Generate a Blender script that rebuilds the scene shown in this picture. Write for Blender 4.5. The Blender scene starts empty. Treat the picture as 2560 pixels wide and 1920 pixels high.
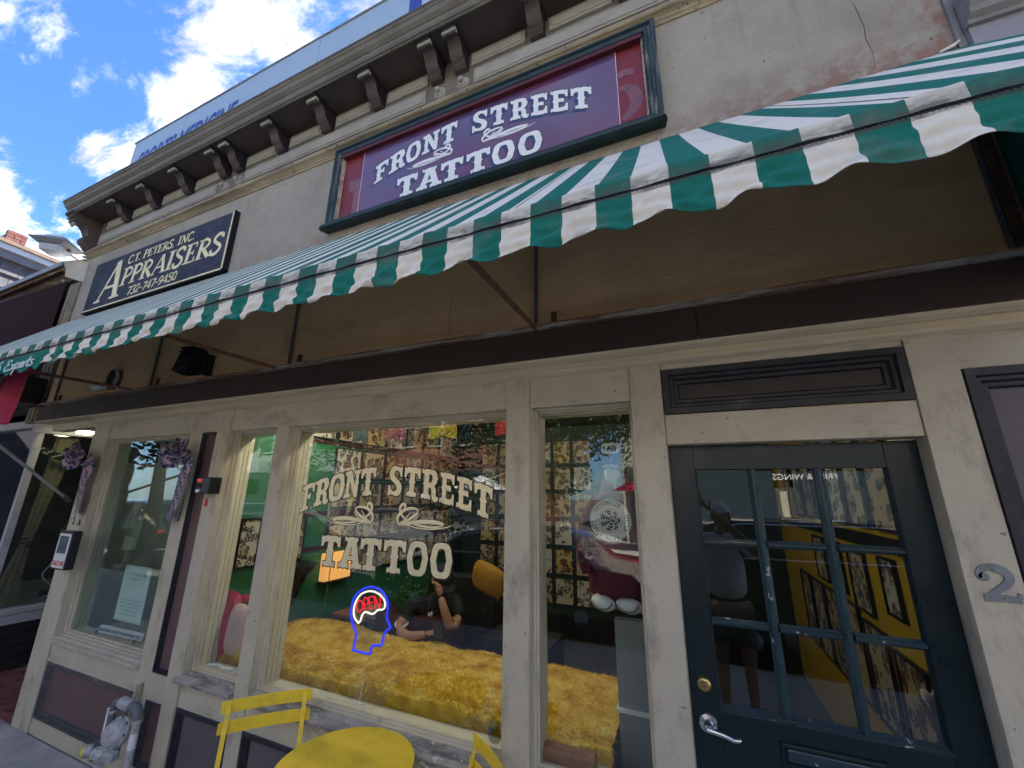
import bpy, bmesh, math, random
from mathutils import Vector, Matrix, Euler
from mathutils.geometry import tessellate_polygon
random.seed(7)
R = math.radians
sc = bpy.context.scene
col = sc.collection

# ------------------------------------------------------------------ camera
cam_d = bpy.data.cameras.new('camera')
cam_d.sensor_width = 36.0
cam_d.lens = 14.0944
cam_d.clip_start = 0.03
cam_d.clip_end = 600
cam = bpy.data.objects.new('camera', cam_d)
col.objects.link(cam)
cam.matrix_world = Matrix(((0.9192557, 0.0931539, 0.3824805, 0.0000000), (0.3935051, -0.2447831, -0.8861348, -2.0000000), (0.0110778, 0.9650925, -0.2616748, 1.9000000), (0.0000000, 0.0000000, 0.0000000, 1.0000000)))
sc.camera = cam

# ------------------------------------------------------------------ sky, sun, exposure
sc.view_settings.view_transform = 'Standard'
sc.view_settings.look = 'None'
sc.view_settings.exposure = 2.6
sc.view_settings.gamma = 1.0
sc.view_settings.use_curve_mapping = False
SUN_EL, SUN_AZ = 48.0, 24.0          # the sun stands behind the building, a little to its right
sd = bpy.data.lights.new('sun', 'SUN')
sd.energy = 5.0
sd.angle = R(0.55)
sd.color = (1.0, 0.95, 0.87)
sun = bpy.data.objects.new('sun', sd)
col.objects.link(sun)
to_sun = Vector((math.sin(R(SUN_AZ)) * math.cos(R(SUN_EL)), math.cos(R(SUN_AZ)) * math.cos(R(SUN_EL)), math.sin(R(SUN_EL))))
sun.rotation_euler = to_sun.to_track_quat('Z', 'Y').to_euler()
world = bpy.data.worlds.new('World')
sc.world = world
world.use_nodes = True
wn, wl = world.node_tree.nodes, world.node_tree.links
wn.clear()
def wnode(t, **k):
    n = wn.new(t)
    for a, b in k.items(): setattr(n, a, b)
    return n
def wmath(op, a, b=None, clamp=False):
    n = wnode('ShaderNodeMath', operation=op, use_clamp=clamp)
    for i, v in enumerate((a, b)):
        if v is None: continue
        if isinstance(v, (int, float)): n.inputs[i].default_value = v
        else: wl.new(v, n.inputs[i])
    return n.outputs[0]
wout = wnode('ShaderNodeOutputWorld')
sky = wnode('ShaderNodeTexSky', sky_type='NISHITA')
sky.sun_disc = False
sky.sun_elevation = R(SUN_EL)
sky.sun_rotation = R(SUN_AZ)
sky.air_density = 1.0; sky.dust_density = 0.25; sky.ozone_density = 1.6
geo = wnode('ShaderNodeTexCoord')
sep = wnode('ShaderNodeSeparateXYZ')
wl.new(geo.outputs['Generated'], sep.inputs[0])
zc = wmath('ADD', wmath('MAXIMUM', sep.outputs[2], 0.0), 0.16)
px_ = wmath('DIVIDE', sep.outputs[0], zc)
py_ = wmath('DIVIDE', sep.outputs[1], zc)
comb = wnode('ShaderNodeCombineXYZ')
wl.new(px_, comb.inputs[0]); wl.new(py_, comb.inputs[1])
# wind-drawn clouds: noise on the cloud deck, stretched along the wind
mp = wnode('ShaderNodeMapping')
mp.inputs['Rotation'].default_value = (0, 0, R(-38))
mp.inputs['Scale'].default_value = (1.25, 2.3, 1)
mp.inputs['Location'].default_value = (3.1, 0.7, 0)
wl.new(comb.outputs[0], mp.inputs[0])
n1 = wnode('ShaderNodeTexNoise'); n1.inputs['Scale'].default_value = 2.9; n1.inputs['Detail'].default_value = 11; n1.inputs['Roughness'].default_value = 0.66; n1.inputs['Distortion'].default_value = 0.35
wl.new(mp.outputs[0], n1.inputs['Vector'])
dens = wmath('ADD', wmath('MULTIPLY', wmath('SUBTRACT', n1.outputs['Fac'], 0.5), 2.3), 0.50)
for (cx, cy, rx, ry, w) in ((-0.69, 0.287, 0.082, 0.047, 0.3), (-0.623, 0.292, 0.077, 0.046, 0.28), (-0.833, 0.318, 0.076, 0.042, 0.26), (-0.971, 0.343, 0.063, 0.033, 0.22), (-0.728, 0.344, 0.06, 0.036, 0.1), (-0.932, 0.253, 0.066, 0.032, 0.2), (-1.009, 0.231, 0.07, 0.031, 0.26), (-0.946, 0.307, 0.059, 0.03, 0.2), (-1.091, 0.234, 0.05, 0.022, 0.12), (-1.191, 0.295, 0.051, 0.023, 0.24), (-1.061, 0.222, 0.042, 0.02, 0.08), (-1.672, 0.327, 0.16, 0.059, 0.28), (-1.698, 0.407, 0.122, 0.049, 0.24), (-1.719, 0.459, 0.101, 0.043, 0.2), (-1.478, 0.251, 0.09, 0.033, 0.22), (-1.03, 0.116, 0.046, 0.02, 0.25), (-0.647, 0.351, 0.065, 0.042, 0.2), (-0.537, 0.345, 0.084, 0.057, 0.2), (-1.05, 0.178, 0.08, 0.033, -0.22), (-1.233, 0.209, 0.099, 0.038, -0.15), (-1.098, 0.31, 0.083, 0.039, -0.12), (-0.876, 0.264, 0.037, 0.02, -0.22), (-1.343, 0.299, 0.101, 0.042, -0.12), (-0.884, 0.23, 0.051, 0.025, -0.08), (-0.919, 0.199, 0.072, 0.033, -0.12), (-0.688, 0.324, 0.02, 0.02, -0.2), (-1.433, 0.429, 0.189, 0.088, -0.12), (-1.162, 0.256, 0.041, 0.02, -0.08)):
    dx = wmath('MULTIPLY', wmath('SUBTRACT', px_, cx), 1.0 / rx)
    dy = wmath('MULTIPLY', wmath('SUBTRACT', py_, cy), 1.0 / ry)
    r2 = wmath('ADD', wmath('MULTIPLY', dx, dx), wmath('MULTIPLY', dy, dy))
    g = wmath('MULTIPLY', wmath('EXPONENT', wmath('MULTIPLY', r2, -1.0)), w * 0.72)
    dens = wmath('ADD', dens, g)
ramp = wnode('ShaderNodeMapRange'); ramp.interpolation_type = 'SMOOTHSTEP'
ramp.inputs['From Min'].default_value = 0.46; ramp.inputs['From Max'].default_value = 0.92
wl.new(dens, ramp.inputs['Value'])
n2 = wnode('ShaderNodeTexNoise'); n2.inputs['Scale'].default_value = 2.1; n2.inputs['Detail'].default_value = 5
wl.new(mp.outputs[0], n2.inputs['Vector'])
shade = wnode('ShaderNodeMapRange'); shade.inputs['From Min'].default_value = 0.35; shade.inputs['From Max'].default_value = 0.65
shade.inputs['To Min'].default_value = 0.40; shade.inputs['To Max'].default_value = 1.0
wl.new(n2.outputs['Fac'], shade.inputs['Value'])
ccol = wnode('ShaderNodeVectorMath', operation='SCALE')
ccol.inputs[0].default_value = (1.03, 1.01, 0.94)
wl.new(shade.outputs[0], ccol.inputs['Scale'])
skyb = wnode('ShaderNodeVectorMath', operation='MULTIPLY'); skyb.inputs[1].default_value = (0.25, 0.385, 0.585)
wl.new(sky.outputs[0], skyb.inputs[0])
cb = wnode('ShaderNodeVectorMath', operation='SCALE'); cb.inputs['Scale'].default_value = 4.0
wl.new(ccol.outputs[0], cb.inputs[0])
mix = wnode('ShaderNodeMix', data_type='RGBA')
wl.new(ramp.outputs[0], mix.inputs[0]); wl.new(skyb.outputs[0], mix.inputs[6]); wl.new(cb.outputs[0], mix.inputs[7])
bg = wnode('ShaderNodeBackground'); bg.inputs['Strength'].default_value = 0.11
wl.new(mix.outputs[2], bg.inputs['Color']); wl.new(bg.outputs[0], wout.inputs[0])

# ------------------------------------------------------------------ materials
MATS = {}
def new_mat(name):
    m = bpy.data.materials.new(name); m.use_nodes = True
    nt = m.node_tree
    return m, nt, nt.nodes, nt.links, nt.nodes['Principled BSDF']
def mnode(N, t, **k):
    n = N.new(t)
    for a, b in k.items(): setattr(n, a, b)
    return n
def rgb(c): return (c[0], c[1], c[2], 1.0)
def mat(name, c, rough=0.6, metal=0.0, var=0.18, scale=6.0, dirt=0.0, dirtc=(0.1, 0.08, 0.06), dscale=3.0, dst=(1, 1, 1), dlo=0.55, dhi=0.7,
        bump=0.0, bscale=60.0, bst=(1, 1, 1), spec=0.4, coat=0.0, chips=0.0, chipc=(0.6, 0.58, 0.52), emis=None, es=1.0, specks=0.0):
    if name in MATS: return MATS[name]
    m, nt, N, L, P = new_mat(name)
    tc = mnode(N, 'ShaderNodeTexCoord')
    oi = mnode(N, 'ShaderNodeObjectInfo')
    off = mnode(N, 'ShaderNodeVectorMath', operation='ADD')
    sc_ = mnode(N, 'ShaderNodeVectorMath', operation='SCALE')
    comb = mnode(N, 'ShaderNodeCombineXYZ')
    for i in range(3): L.new(oi.outputs['Random'], comb.inputs[i])
    L.new(comb.outputs[0], sc_.inputs[0]); sc_.inputs['Scale'].default_value = 7.0
    L.new(tc.outputs['Object'], off.inputs[0]); L.new(sc_.outputs[0], off.inputs[1])
    V = off.outputs[0]
    def noise(s, st=(1, 1, 1), detail=5, rough_=0.6):
        mp = mnode(N, 'ShaderNodeMapping'); mp.inputs['Scale'].default_value = st
        L.new(V, mp.inputs[0])
        n = mnode(N, 'ShaderNodeTexNoise'); n.inputs['Scale'].default_value = s; n.inputs['Detail'].default_value = detail
        n.inputs['Roughness'].default_value = rough_
        L.new(mp.outputs[0], n.inputs['Vector'])
        return n.outputs['Fac']
    def rng(v, a, b, lo=0.0, hi=1.0):
        r = mnode(N, 'ShaderNodeMapRange'); r.inputs['From Min'].default_value = a; r.inputs['From Max'].default_value = b
        r.inputs['To Min'].default_value = lo; r.inputs['To Max'].default_value = hi
        L.new(v, r.inputs['Value']); return r.outputs[0]
    def mixc(f, a, b):
        x = mnode(N, 'ShaderNodeMix', data_type='RGBA')
        if isinstance(f, float): x.inputs[0].default_value = f
        else: L.new(f, x.inputs[0])
        for i, v in ((6, a), (7, b)):
            if isinstance(v, tuple): x.inputs[i].default_value = rgb(v)
            else: L.new(v, x.inputs[i])
        return x.outputs[2]
    nz = noise(scale)
    lo = tuple(max(0, v * (1 - var)) for v in c); hi = tuple(min(1, v * (1 + var)) for v in c)
    cc = mixc(rng(nz, 0.3, 0.7), lo, hi)
    if dirt > 0:
        dn = noise(dscale, dst, 8, 0.68)
        cc = mixc(rng(dn, dlo, dhi, 0.0, dirt), cc, dirtc)
    if specks > 0:
        s1 = noise(95.0, (1, 1, 1), 3, 0.7)
        cc = mixc(rng(s1, 0.60, 0.70, 0.0, 0.55 * specks), cc, tuple(v * .45 for v in c))
        s2 = noise(34.0, (1, 1, 1), 2, 0.5)
        cc = mixc(rng(s2, 0.72, 0.75, 0.0, 0.9 * specks), cc, tuple(v * .25 for v in c))
    if chips > 0:
        cn = noise(26.0, (1, 1, 1), 4, 0.5)
        cc = mixc(rng(cn, 0.70 - chips * 0.1, 0.72 - chips * 0.1), cc, chipc)
    L.new(cc, P.inputs['Base Color'])
    P.inputs['Metallic'].default_value = metal
    L.new(rng(noise(scale * 2.3), 0.2, 0.8, max(0.02, rough - 0.1), min(1, rough + 0.12)), P.inputs['Roughness'])
    P.inputs['Specular IOR Level'].default_value = spec
    P.inputs['Coat Weight'].default_value = coat
    if bump > 0:
        b = mnode(N, 'ShaderNodeBump'); b.inputs['Strength'].default_value = bump; b.inputs['Distance'].default_value = 0.006
        L.new(noise(bscale, bst, 6, 0.65), b.inputs['Height']); L.new(b.outputs[0], P.inputs['Normal'])
    if emis:
        P.inputs['Emission Color'].default_value = rgb(emis); P.inputs['Emission Strength'].default_value = es
    MATS[name] = m
    return m

TRIM = (0.51, 0.455, 0.34)
m_trim = mat('painted_trim', TRIM, 0.62, var=0.10, scale=3, dirt=0.85, specks=.8, dirtc=(0.13, 0.10, 0.075), dscale=7, dst=(1, 1, 0.5), dlo=0.52, dhi=0.80, bump=0.35, bscale=40, bst=(1.0, 1.0, 0.25), chips=0.0)
m_rail = mat('painted_rail', TRIM, 0.62, var=0.10, scale=3, dirt=0.85, specks=.8, dirtc=(0.13, 0.10, 0.075), dscale=7, dst=(0.45, 1, 1.2), dlo=0.52, dhi=0.80, bump=0.35, bscale=40, bst=(0.25, 1.0, 1.0))
m_sill = mat('weathered_sill', (0.36, 0.33, 0.285), 0.75, var=0.25, scale=9, dirt=0.85, dirtc=(0.10, 0.09, 0.08), dscale=10, dst=(0.35, 1.5, 2.5), dlo=0.46, dhi=0.62, bump=0.8, bscale=30, bst=(0.2, 1.5, 2.0), chips=0.5, chipc=(0.55, 0.53, 0.5))
m_jamb = mat('window_jamb', (0.50, 0.44, 0.32), 0.6, var=0.12, scale=4, dirt=0.5, dirtc=(0.14, 0.11, 0.08), dscale=9, dst=(1, 1, .3), dlo=.5, dhi=.75, bump=0.3, bscale=30, bst=(1, 1, .2))
m_inner = mat('inner_sash', (0.62, 0.58, 0.47), 0.5, var=0.08, dirt=.25, dscale=8)
m_innergreen = mat('inner_sash_green', (0.36, 0.42, 0.35), 0.5, var=0.08)
m_stucco = mat('stucco', (0.36, 0.34, 0.275), 0.9, var=0.12, scale=2.0, dirt=0.6, specks=1.0, dirtc=(0.24, 0.22, 0.19), dscale=2.2, dlo=0.5, dhi=0.72, bump=1.0, bscale=75, spec=0.2)
m_under = mat('plywood_sheet', (0.80, 0.53, 0.29), 0.75, var=0.12, scale=2.5, dirt=0.6, specks=.5, dirtc=(0.42, 0.26, 0.13), dscale=2.5, dst=(0.5, 1, 1.5), dlo=.5, dhi=.75, bump=0.5, bscale=26, bst=(0.25, 1, 2.5))
m_fascia = mat('brown_metal_fascia', (0.040, 0.023, 0.018), 0.62, var=0.15, scale=2, dirt=.2, dirtc=(.03, .02, .02), bump=.05)
m_mold = mat('moulding_paint', (0.56, 0.475, 0.32), 0.55, var=0.10, scale=4, dirt=0.45, dirtc=(0.15, 0.11, 0.075), dscale=6, dst=(0.3, 1, 2), dlo=.52, dhi=.78, bump=.25, bscale=30, bst=(.2, 1, 1))
m_cornice = mat('cornice_paint', (0.165, 0.153, 0.12), 0.6, var=0.15, scale=5, dirt=0.6, dirtc=(0.09, 0.08, 0.065), dscale=5, dst=(0.3, 1, 2), dlo=.5, dhi=.72, bump=.3, bscale=30, chips=.35, chipc=(.12, .07, .04))
m_soffit = mat('brown_soffit', (0.058, 0.043, 0.038), 0.6, var=0.12, dirt=.3)
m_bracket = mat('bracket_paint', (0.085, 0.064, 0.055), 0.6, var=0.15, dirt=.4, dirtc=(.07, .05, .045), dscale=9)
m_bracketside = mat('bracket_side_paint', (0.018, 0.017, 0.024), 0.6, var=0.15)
m_frieze = mat('frieze_panel_paint', (0.34, 0.33, 0.275), 0.6, var=0.12, dirt=.5, dirtc=(.2, .19, .17), dscale=5, dst=(.4, 1, 2), bump=.2)
m_friezeback = mat('frieze_back_paint', (0.17, 0.15, 0.115), 0.65, var=0.14, dirt=.4)
m_bead = mat('bead_moulding_paint', (0.36, 0.30, 0.19), 0.5, var=0.22, scale=3, dirt=.75, dirtc=(.11, .085, .06), dscale=4, dst=(.3, 1, 3), dlo=.45, dhi=.66, chips=.4, chipc=(.08, .05, .03))
m_panel = mat('maroon_panel', (0.135, 0.082, 0.078), 0.55, var=0.10, scale=3, dirt=0.35, dirtc=(0.06, 0.045, 0.045), dscale=4, bump=.12, bscale=60)
m_panelg = mat('plum_panel', (0.115, 0.098, 0.105), 0.5, var=0.10, scale=3, dirt=0.35, dirtc=(0.06, 0.055, 0.06), dscale=4, bump=.12, bscale=60)
m_pmold = mat('black_panel_moulding', (0.020, 0.020, 0.026), 0.45, var=0.2, dirt=.35, dirtc=(.12, .11, .11), dscale=12, dlo=.55, dhi=.75)
m_pmoldlow = mat('worn_panel_moulding', (0.075, 0.07, 0.075), 0.5, var=0.2, dirt=.6, dirtc=(.2, .185, .17), dscale=14, dst=(.4, 1, 1), dlo=.52, dhi=.7)
m_tpanel = mat('transom_panel', (0.030, 0.018, 0.016), 0.4, var=0.15, dirt=.4, dirtc=(.025, .02, .02), dscale=4)
m_door = mat('door_teal_paint', (0.005, 0.016, 0.019), 0.32, var=0.18, scale=4, dirt=0.35, dirtc=(0.015, 0.03, 0.035), dscale=8, dst=(1, 1, .3), bump=.12, bscale=50, bst=(1, 1, .2), coat=.0)
m_muntin = mat('muntin_teal_paint', (0.020, 0.044, 0.054), 0.33, var=0.2, scale=9, dirt=.2, bump=.1, chips=.22, chipc=(.36, .37, .36), coat=.1)
m_chrome = mat('satin_chrome', (0.72, 0.72, 0.72), 0.22, metal=1, var=.05)
m_brass = mat('brass', (0.62, 0.44, 0.16), 0.28, metal=1, var=.12)
m_zinc = mat('zinc', (0.19, 0.205, 0.215), 0.5, metal=.2, var=.25, scale=20, dirt=.5, dirtc=(.11, .125, .14), dscale=25)
m_rust = mat('rusty_iron', (0.11, 0.06, 0.045), 0.8, var=0.4, scale=25, dirt=.9, dirtc=(0.20, 0.075, 0.035), dscale=14, dlo=.48, dhi=.58, bump=.8, bscale=60, chips=.3, chipc=(.36, .35, .35))
m_iron = mat('grey_iron', (0.13, 0.13, 0.14), 0.55, metal=.4, var=.3, scale=20, dirt=.6, dirtc=(.16, .07, .04), dscale=9, dlo=.55, dhi=.65)
m_flash = mat('galvanised_flashing', (0.34, 0.32, 0.29), 0.6, metal=.1, var=.3, scale=18, dirt=.9, dirtc=(.15, .055, .025), dscale=4, dst=(.5, 3, 3), dlo=.42, dhi=.54, bump=.4)
m_black = mat('black_plastic', (0.012, 0.012, 0.014), 0.4, var=.2)
m_rubber = mat('dark_recess', (0.008, 0.008, 0.009), 0.8, var=.2)
m_white = mat('white_paint', (0.72, 0.72, 0.71), 0.5, var=.05, dirt=.2, dscale=12)
m_cord = mat('white_cord', (0.78, 0.78, 0.76), 0.45, var=.03)
m_yellow = mat('yellow_powder_coat', (0.86, 0.60, 0.035), 0.42, var=.06, scale=5, dirt=.5, dirtc=(.50, .34, .06), dscale=11, dlo=.50, dhi=.72, bump=.35, bscale=220, specks=.4)
m_galv = mat('grey_meter_paint', (0.46, 0.455, 0.44), 0.5, metal=.2, var=.25, scale=22, dirt=.7, dirtc=(.12, .12, .13), dscale=22, dlo=.5, dhi=.65, bump=.5, bscale=60, chips=.25)
m_pipe = mat('grey_pipe_paint', (0.13, 0.14, 0.155), 0.45, var=.2, scale=12, dirt=.5, dirtc=(.12, .12, .13), dscale=14, bump=.3)
m_concrete = mat('concrete', (0.44, 0.42, 0.37), 0.9, var=.18, scale=3, dirt=.6, dirtc=(.22, .21, .20), dscale=4, dlo=.5, dhi=.75, bump=.7, bscale=60, spec=.2)
m_asphalt = mat('asphalt', (0.08, 0.078, 0.075), 0.9, var=.3, scale=8, bump=.6, bscale=90)
m_brick = mat('red_brick', (0.15, 0.055, 0.045), 0.85, var=.35, scale=9, dirt=.4, dirtc=(.07, .035, .03), dscale=12, bump=.5)
m_mortar = mat('mortar', (0.22, 0.20, 0.18), 0.95, var=.2)
m_skin = mat('skin', (0.36, 0.21, 0.15), 0.5, var=.06)
m_skind = mat('tanned_skin', (0.30, 0.16, 0.105), 0.5, var=.06)
m_hair = mat('dark_hair', (0.03, 0.02, 0.015), 0.6, var=.3)

def emission(name, c, s):
    if name in MATS: return MATS[name]
    m, nt, N, L, P = new_mat(name)
    P.inputs['Base Color'].default_value = rgb(c)
    P.inputs['Emission Color'].default_value = rgb(c); P.inputs['Emission Strength'].default_value = s
    P.inputs['Roughness'].default_value = .4
    MATS[name] = m; return m
def glass(name, tint=(0.93, 0.97, 0.94), ior=1.5, rough=0.0, boost=1.0):
    if name in MATS: return MATS[name]
    m, nt, N, L, P = new_mat(name)
    N.remove(P)
    out = [n for n in N if n.type == 'OUTPUT_MATERIAL'][0]
    tr = mnode(N, 'ShaderNodeBsdfTransparent'); tr.inputs[0].default_value = rgb(tint)
    gl = mnode(N, 'ShaderNodeBsdfGlossy'); gl.inputs['Roughness'].default_value = rough; gl.inputs['Color'].default_value = (.97, .98, 1, 1)
    # Schlick reflectance of one pane face, the same from both sides
    ge = mnode(N, 'ShaderNodeNewGeometry')
    dt = mnode(N, 'ShaderNodeVectorMath', operation='DOT_PRODUCT'); L.new(ge.outputs['Incoming'], dt.inputs[0]); L.new(ge.outputs['True Normal'], dt.inputs[1])
    def mm(op, a_, b_):
        n_ = mnode(N, 'ShaderNodeMath', operation=op)
        for i_, v_ in enumerate((a_, b_)):
            if v_ is None: continue
            if isinstance(v_, (int, float)): n_.inputs[i_].default_value = v_
            else: L.new(v_, n_.inputs[i_])
        return n_.outputs[0]
    ab = mm('ABSOLUTE', dt.outputs['Value'], None)
    fr_ = mm('ADD', mm('MULTIPLY', mm('POWER', mm('SUBTRACT', 1.0, ab), 5.0), .96), .04)
    mu = mnode(N, 'ShaderNodeMath', operation='MULTIPLY', use_clamp=True); mu.inputs[1].default_value = boost
    # faint waviness of old glass
    tc = mnode(N, 'ShaderNodeTexCoord'); nz = mnode(N, 'ShaderNodeTexNoise'); nz.inputs['Scale'].default_value = 2.2
    L.new(tc.outputs['Object'], nz.inputs['Vector'])
    bp = mnode(N, 'ShaderNodeBump'); bp.inputs['Strength'].default_value = 0.025; bp.inputs['Distance'].default_value = .02
    L.new(nz.outputs['Fac'], bp.inputs['Height']); L.new(bp.outputs[0], gl.inputs['Normal'])
    L.new(fr_, mu.inputs[0])
    mx = mnode(N, 'ShaderNodeMixShader'); L.new(mu.outputs[0], mx.inputs[0]); L.new(tr.outputs[0], mx.inputs[1]); L.new(gl.outputs[0], mx.inputs[2])
    L.new(mx.outputs[0], out.inputs[0])
    MATS[name] = m; return m
m_glass = glass('shop_glass', (0.88, 0.92, 0.90), boost=1.15)
m_glassd = glass('door_glass', (0.66, 0.70, 0.70), boost=1.8)

# ------------------------------------------------------------------ mesh helper
class MB:
    def __init__(s): s.v = []; s.f = []; s.uv = None
    def add(s, vs, fs):
        o = len(s.v); s.v += [tuple(p) for p in vs]; s.f += [tuple(i + o for i in f) for f in fs]; return s
    def box(s, x0, x1, y0, y1, z0, z1):
        if x0 > x1: x0, x1 = x1, x0
        if y0 > y1: y0, y1 = y1, y0
        if z0 > z1: z0, z1 = z1, z0
        return s.add([(x0, y0, z0), (x1, y0, z0), (x1, y1, z0), (x0, y1, z0), (x0, y0, z1), (x1, y0, z1), (x1, y1, z1), (x0, y1, z1)],
                     [(0, 3, 2, 1), (4, 5, 6, 7), (0, 1, 5, 4), (1, 2, 6, 5), (2, 3, 7, 6), (3, 0, 4, 7)])
    def obox(s, c, half, rot):
        m = Euler(rot).to_matrix(); c = Vector(c)
        vs = [c + m @ Vector((sx * half[0], sy * half[1], sz * half[2])) for sz in (-1, 1) for sy, sx in ((-1, -1), (-1, 1), (1, 1), (1, -1))]
        return s.add(vs, [(0, 3, 2, 1), (4, 5, 6, 7), (0, 1, 5, 4), (1, 2, 6, 5), (2, 3, 7, 6), (3, 0, 4, 7)])
    def beam(s, a, b, w, h, up=(0, 0, 1)):
        a = Vector(a); b = Vector(b); d = (b - a).normalized(); u = Vector(up); sd_ = d.cross(u)
        if sd_.length < 1e-4: sd_ = d.cross(Vector((0, 1, 0)))
        sd_.normalize(); u = sd_.cross(d).normalized()
        vs = [p + sd_ * (i * w / 2) + u * (j * h / 2) for p in (a, b) for i, j in ((-1, -1), (1, -1), (1, 1), (-1, 1))]
        return s.add(vs, [(0, 1, 2, 3), (7, 6, 5, 4), (0, 4, 5, 1), (1, 5, 6, 2), (2, 6, 7, 3), (3, 7, 4, 0)])
    def prism(s, poly, axis, a, b):
        n = len(poly)
        def P(p, t):
            if axis == 'x': return (t, p[0], p[1])
            if axis == 'y': return (p[0], t, p[1])
            return (p[0], p[1], t)
        vs = [P(p, a) for p in poly] + [P(p, b) for p in poly]
        return s.add(vs, [tuple(range(n)), tuple(range(2 * n - 1, n - 1, -1))] + [(i, (i + 1) % n + 0, (i + 1) % n + n, i + n) for i in range(n)])
    def tube(s, pts, r, n=8, closed=False, cap=True):
        pts = [Vector(p) for p in pts]; m = len(pts)
        rs = r if isinstance(r, (list, tuple)) else [r] * m
        prev = None; rings = []
        for i, p in enumerate(pts):
            if closed: d = (pts[(i + 1) % m] - pts[i - 1])
            else: d = pts[min(i + 1, m - 1)] - pts[max(i - 1, 0)]
            d.normalize()
            if prev is None:
                u = d.cross(Vector((0, 0, 1)))
                if u.length < .1: u = d.cross(Vector((0, 1, 0)))
            else: u = prev - d * prev.dot(d)
            u.normalize(); prev = u; w = d.cross(u)
            rings.append([p + (u * math.cos(2 * math.pi * k / n) + w * math.sin(2 * math.pi * k / n)) * rs[i] for k in range(n)])
        vs = [q for rg in rings for q in rg]; fs = []
        for i in range(m if closed else m - 1):
            j = (i + 1) % m
            for k in range(n): fs.append((i * n + k, i * n + (k + 1) % n, j * n + (k + 1) % n, j * n + k))
        if cap and not closed: fs += [tuple(range(n - 1, -1, -1)), tuple((m - 1) * n + k for k in range(n))]
        return s.add(vs, fs)
    def lathe(s, prof, c, axis='z', n=20, d=None):
        ax = Vector(d).normalized() if d is not None else {'x': Vector((1, 0, 0)), 'y': Vector((0, 1, 0)), 'z': Vector((0, 0, 1))}[axis]
        u = ax.orthogonal().normalized(); w = ax.cross(u); c = Vector(c)
        vs = [c + ax * h + (u * math.cos(2 * math.pi * k / n) + w * math.sin(2 * math.pi * k / n)) * r for r, h in prof for k in range(n)]
        m = len(prof); fs = [(i * n + k, i * n + (k + 1) % n, (i + 1) * n + (k + 1) % n, (i + 1) * n + k) for i in range(m - 1) for k in range(n)]
        fs += [tuple(range(n - 1, -1, -1)), tuple((m - 1) * n + k for k in range(n))]
        return s.add(vs, fs)
    def ball(s, c, r, n=12, rot=None):
        r = r if isinstance(r, (list, tuple)) else (r, r, r); c = Vector(c); mt = Euler(rot).to_matrix() if rot else Matrix.Identity(3)
        vs = []; m = n // 2 + 1
        for i in range(m + 1):
            t = math.pi * i / m
            for k in range(n):
                a = 2 * math.pi * k / n
                vs.append(c + mt @ Vector((r[0] * math.sin(t) * math.cos(a), r[1] * math.sin(t) * math.sin(a), r[2] * math.cos(t))))
        return s.add(vs, [(i * n + k, (i + 1) * n + k, (i + 1) * n + (k + 1) % n, i * n + (k + 1) % n) for i in range(m) for k in range(n)])
    def rectframe(s, x0, x1, z0, z1, prof, fill=False):
        # moulding mitred round a rectangle in an xz plane: prof = [(inset, y), ...]
        vs = []; n = len(prof)
        for t, y in prof: vs += [(x0 + t, y, z0 + t), (x1 - t, y, z0 + t), (x1 - t, y, z1 - t), (x0 + t, y, z1 - t)]
        fs = [(i * 4 + k, i * 4 + (k + 1) % 4, (i + 1) * 4 + (k + 1) % 4, (i + 1) * 4 + k) for i in range(n - 1) for k in range(4)]
        if fill: fs.append(tuple((n - 1) * 4 + k for k in range(4)))
        return s.add(vs, fs)
    def grid(s, nu, nv, fn, uv=False):
        vs = [fn(i / nu, j / nv) for j in range(nv + 1) for i in range(nu + 1)]
        if uv: s.uv = [(i / nu, j / nv) for j in range(nv + 1) for i in range(nu + 1)]
        return s.add(vs, [(j * (nu + 1) + i, j * (nu + 1) + i + 1, (j + 1) * (nu + 1) + i + 1, (j + 1) * (nu + 1) + i) for j in range(nv) for i in range(nu)])
    def build(s, name, m, parent=None, smooth=False, bevel=0.0, kind=None, label=None, solid=0.0, sub=0, mats=None):
        me = bpy.data.meshes.new(name); me.from_pydata(s.v, [], s.f)
        if s.uv:
            ul = me.uv_layers.new(name='UVMap')
            for lp in me.loops: ul.data[lp.index].uv = s.uv[lp.vertex_index]
        me.validate(); me.update()
        bm = bmesh.new(); bm.from_mesh(me); bmesh.ops.recalc_face_normals(bm, faces=bm.faces); bm.to_mesh(me); bm.free()
        me.materials.append(m)
        for x in (mats or []): me.materials.append(x)
        if smooth:
            for p in me.polygons: p.use_smooth = True
            me.set_sharp_from_angle(angle=R(38))
        o = bpy.data.objects.new(name, me); col.objects.link(o)
        if parent is not None:
            o.parent = parent
            o.matrix_parent_inverse = Matrix.Translation(-Vector(ORIG.get(parent.name, (0, 0, 0))))
        if bevel > 0:
            b = o.modifiers.new('bevel', 'BEVEL'); b.width = bevel; b.segments = 2; b.limit_method = 'ANGLE'; b.angle_limit = R(40)
        if solid: 
            b = o.modifiers.new('solid', 'SOLIDIFY'); b.thickness = solid; b.offset = 0
        if sub:
            b = o.modifiers.new('sub', 'SUBSURF'); b.levels = sub; b.render_levels = sub
        if kind: o['kind'] = kind
        if label: o['label'] = label
        return o
ORIG = {}
def thing(name, label, cat, loc=(0, 0, 0), group=None, local=False):
    o = bpy.data.objects.new(name, None); col.objects.link(o); o.location = loc; o.empty_display_size = .1
    if not local: ORIG[o.name] = tuple(loc)
    o['label'] = label; o['category'] = cat
    if group: o['group'] = group
    return o
def tag(o, label, cat, group=None):
    o['label'] = label; o['category'] = cat
    if group: o['group'] = group
    return o
def struct(o): o['kind'] = 'structure'; return o
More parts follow.
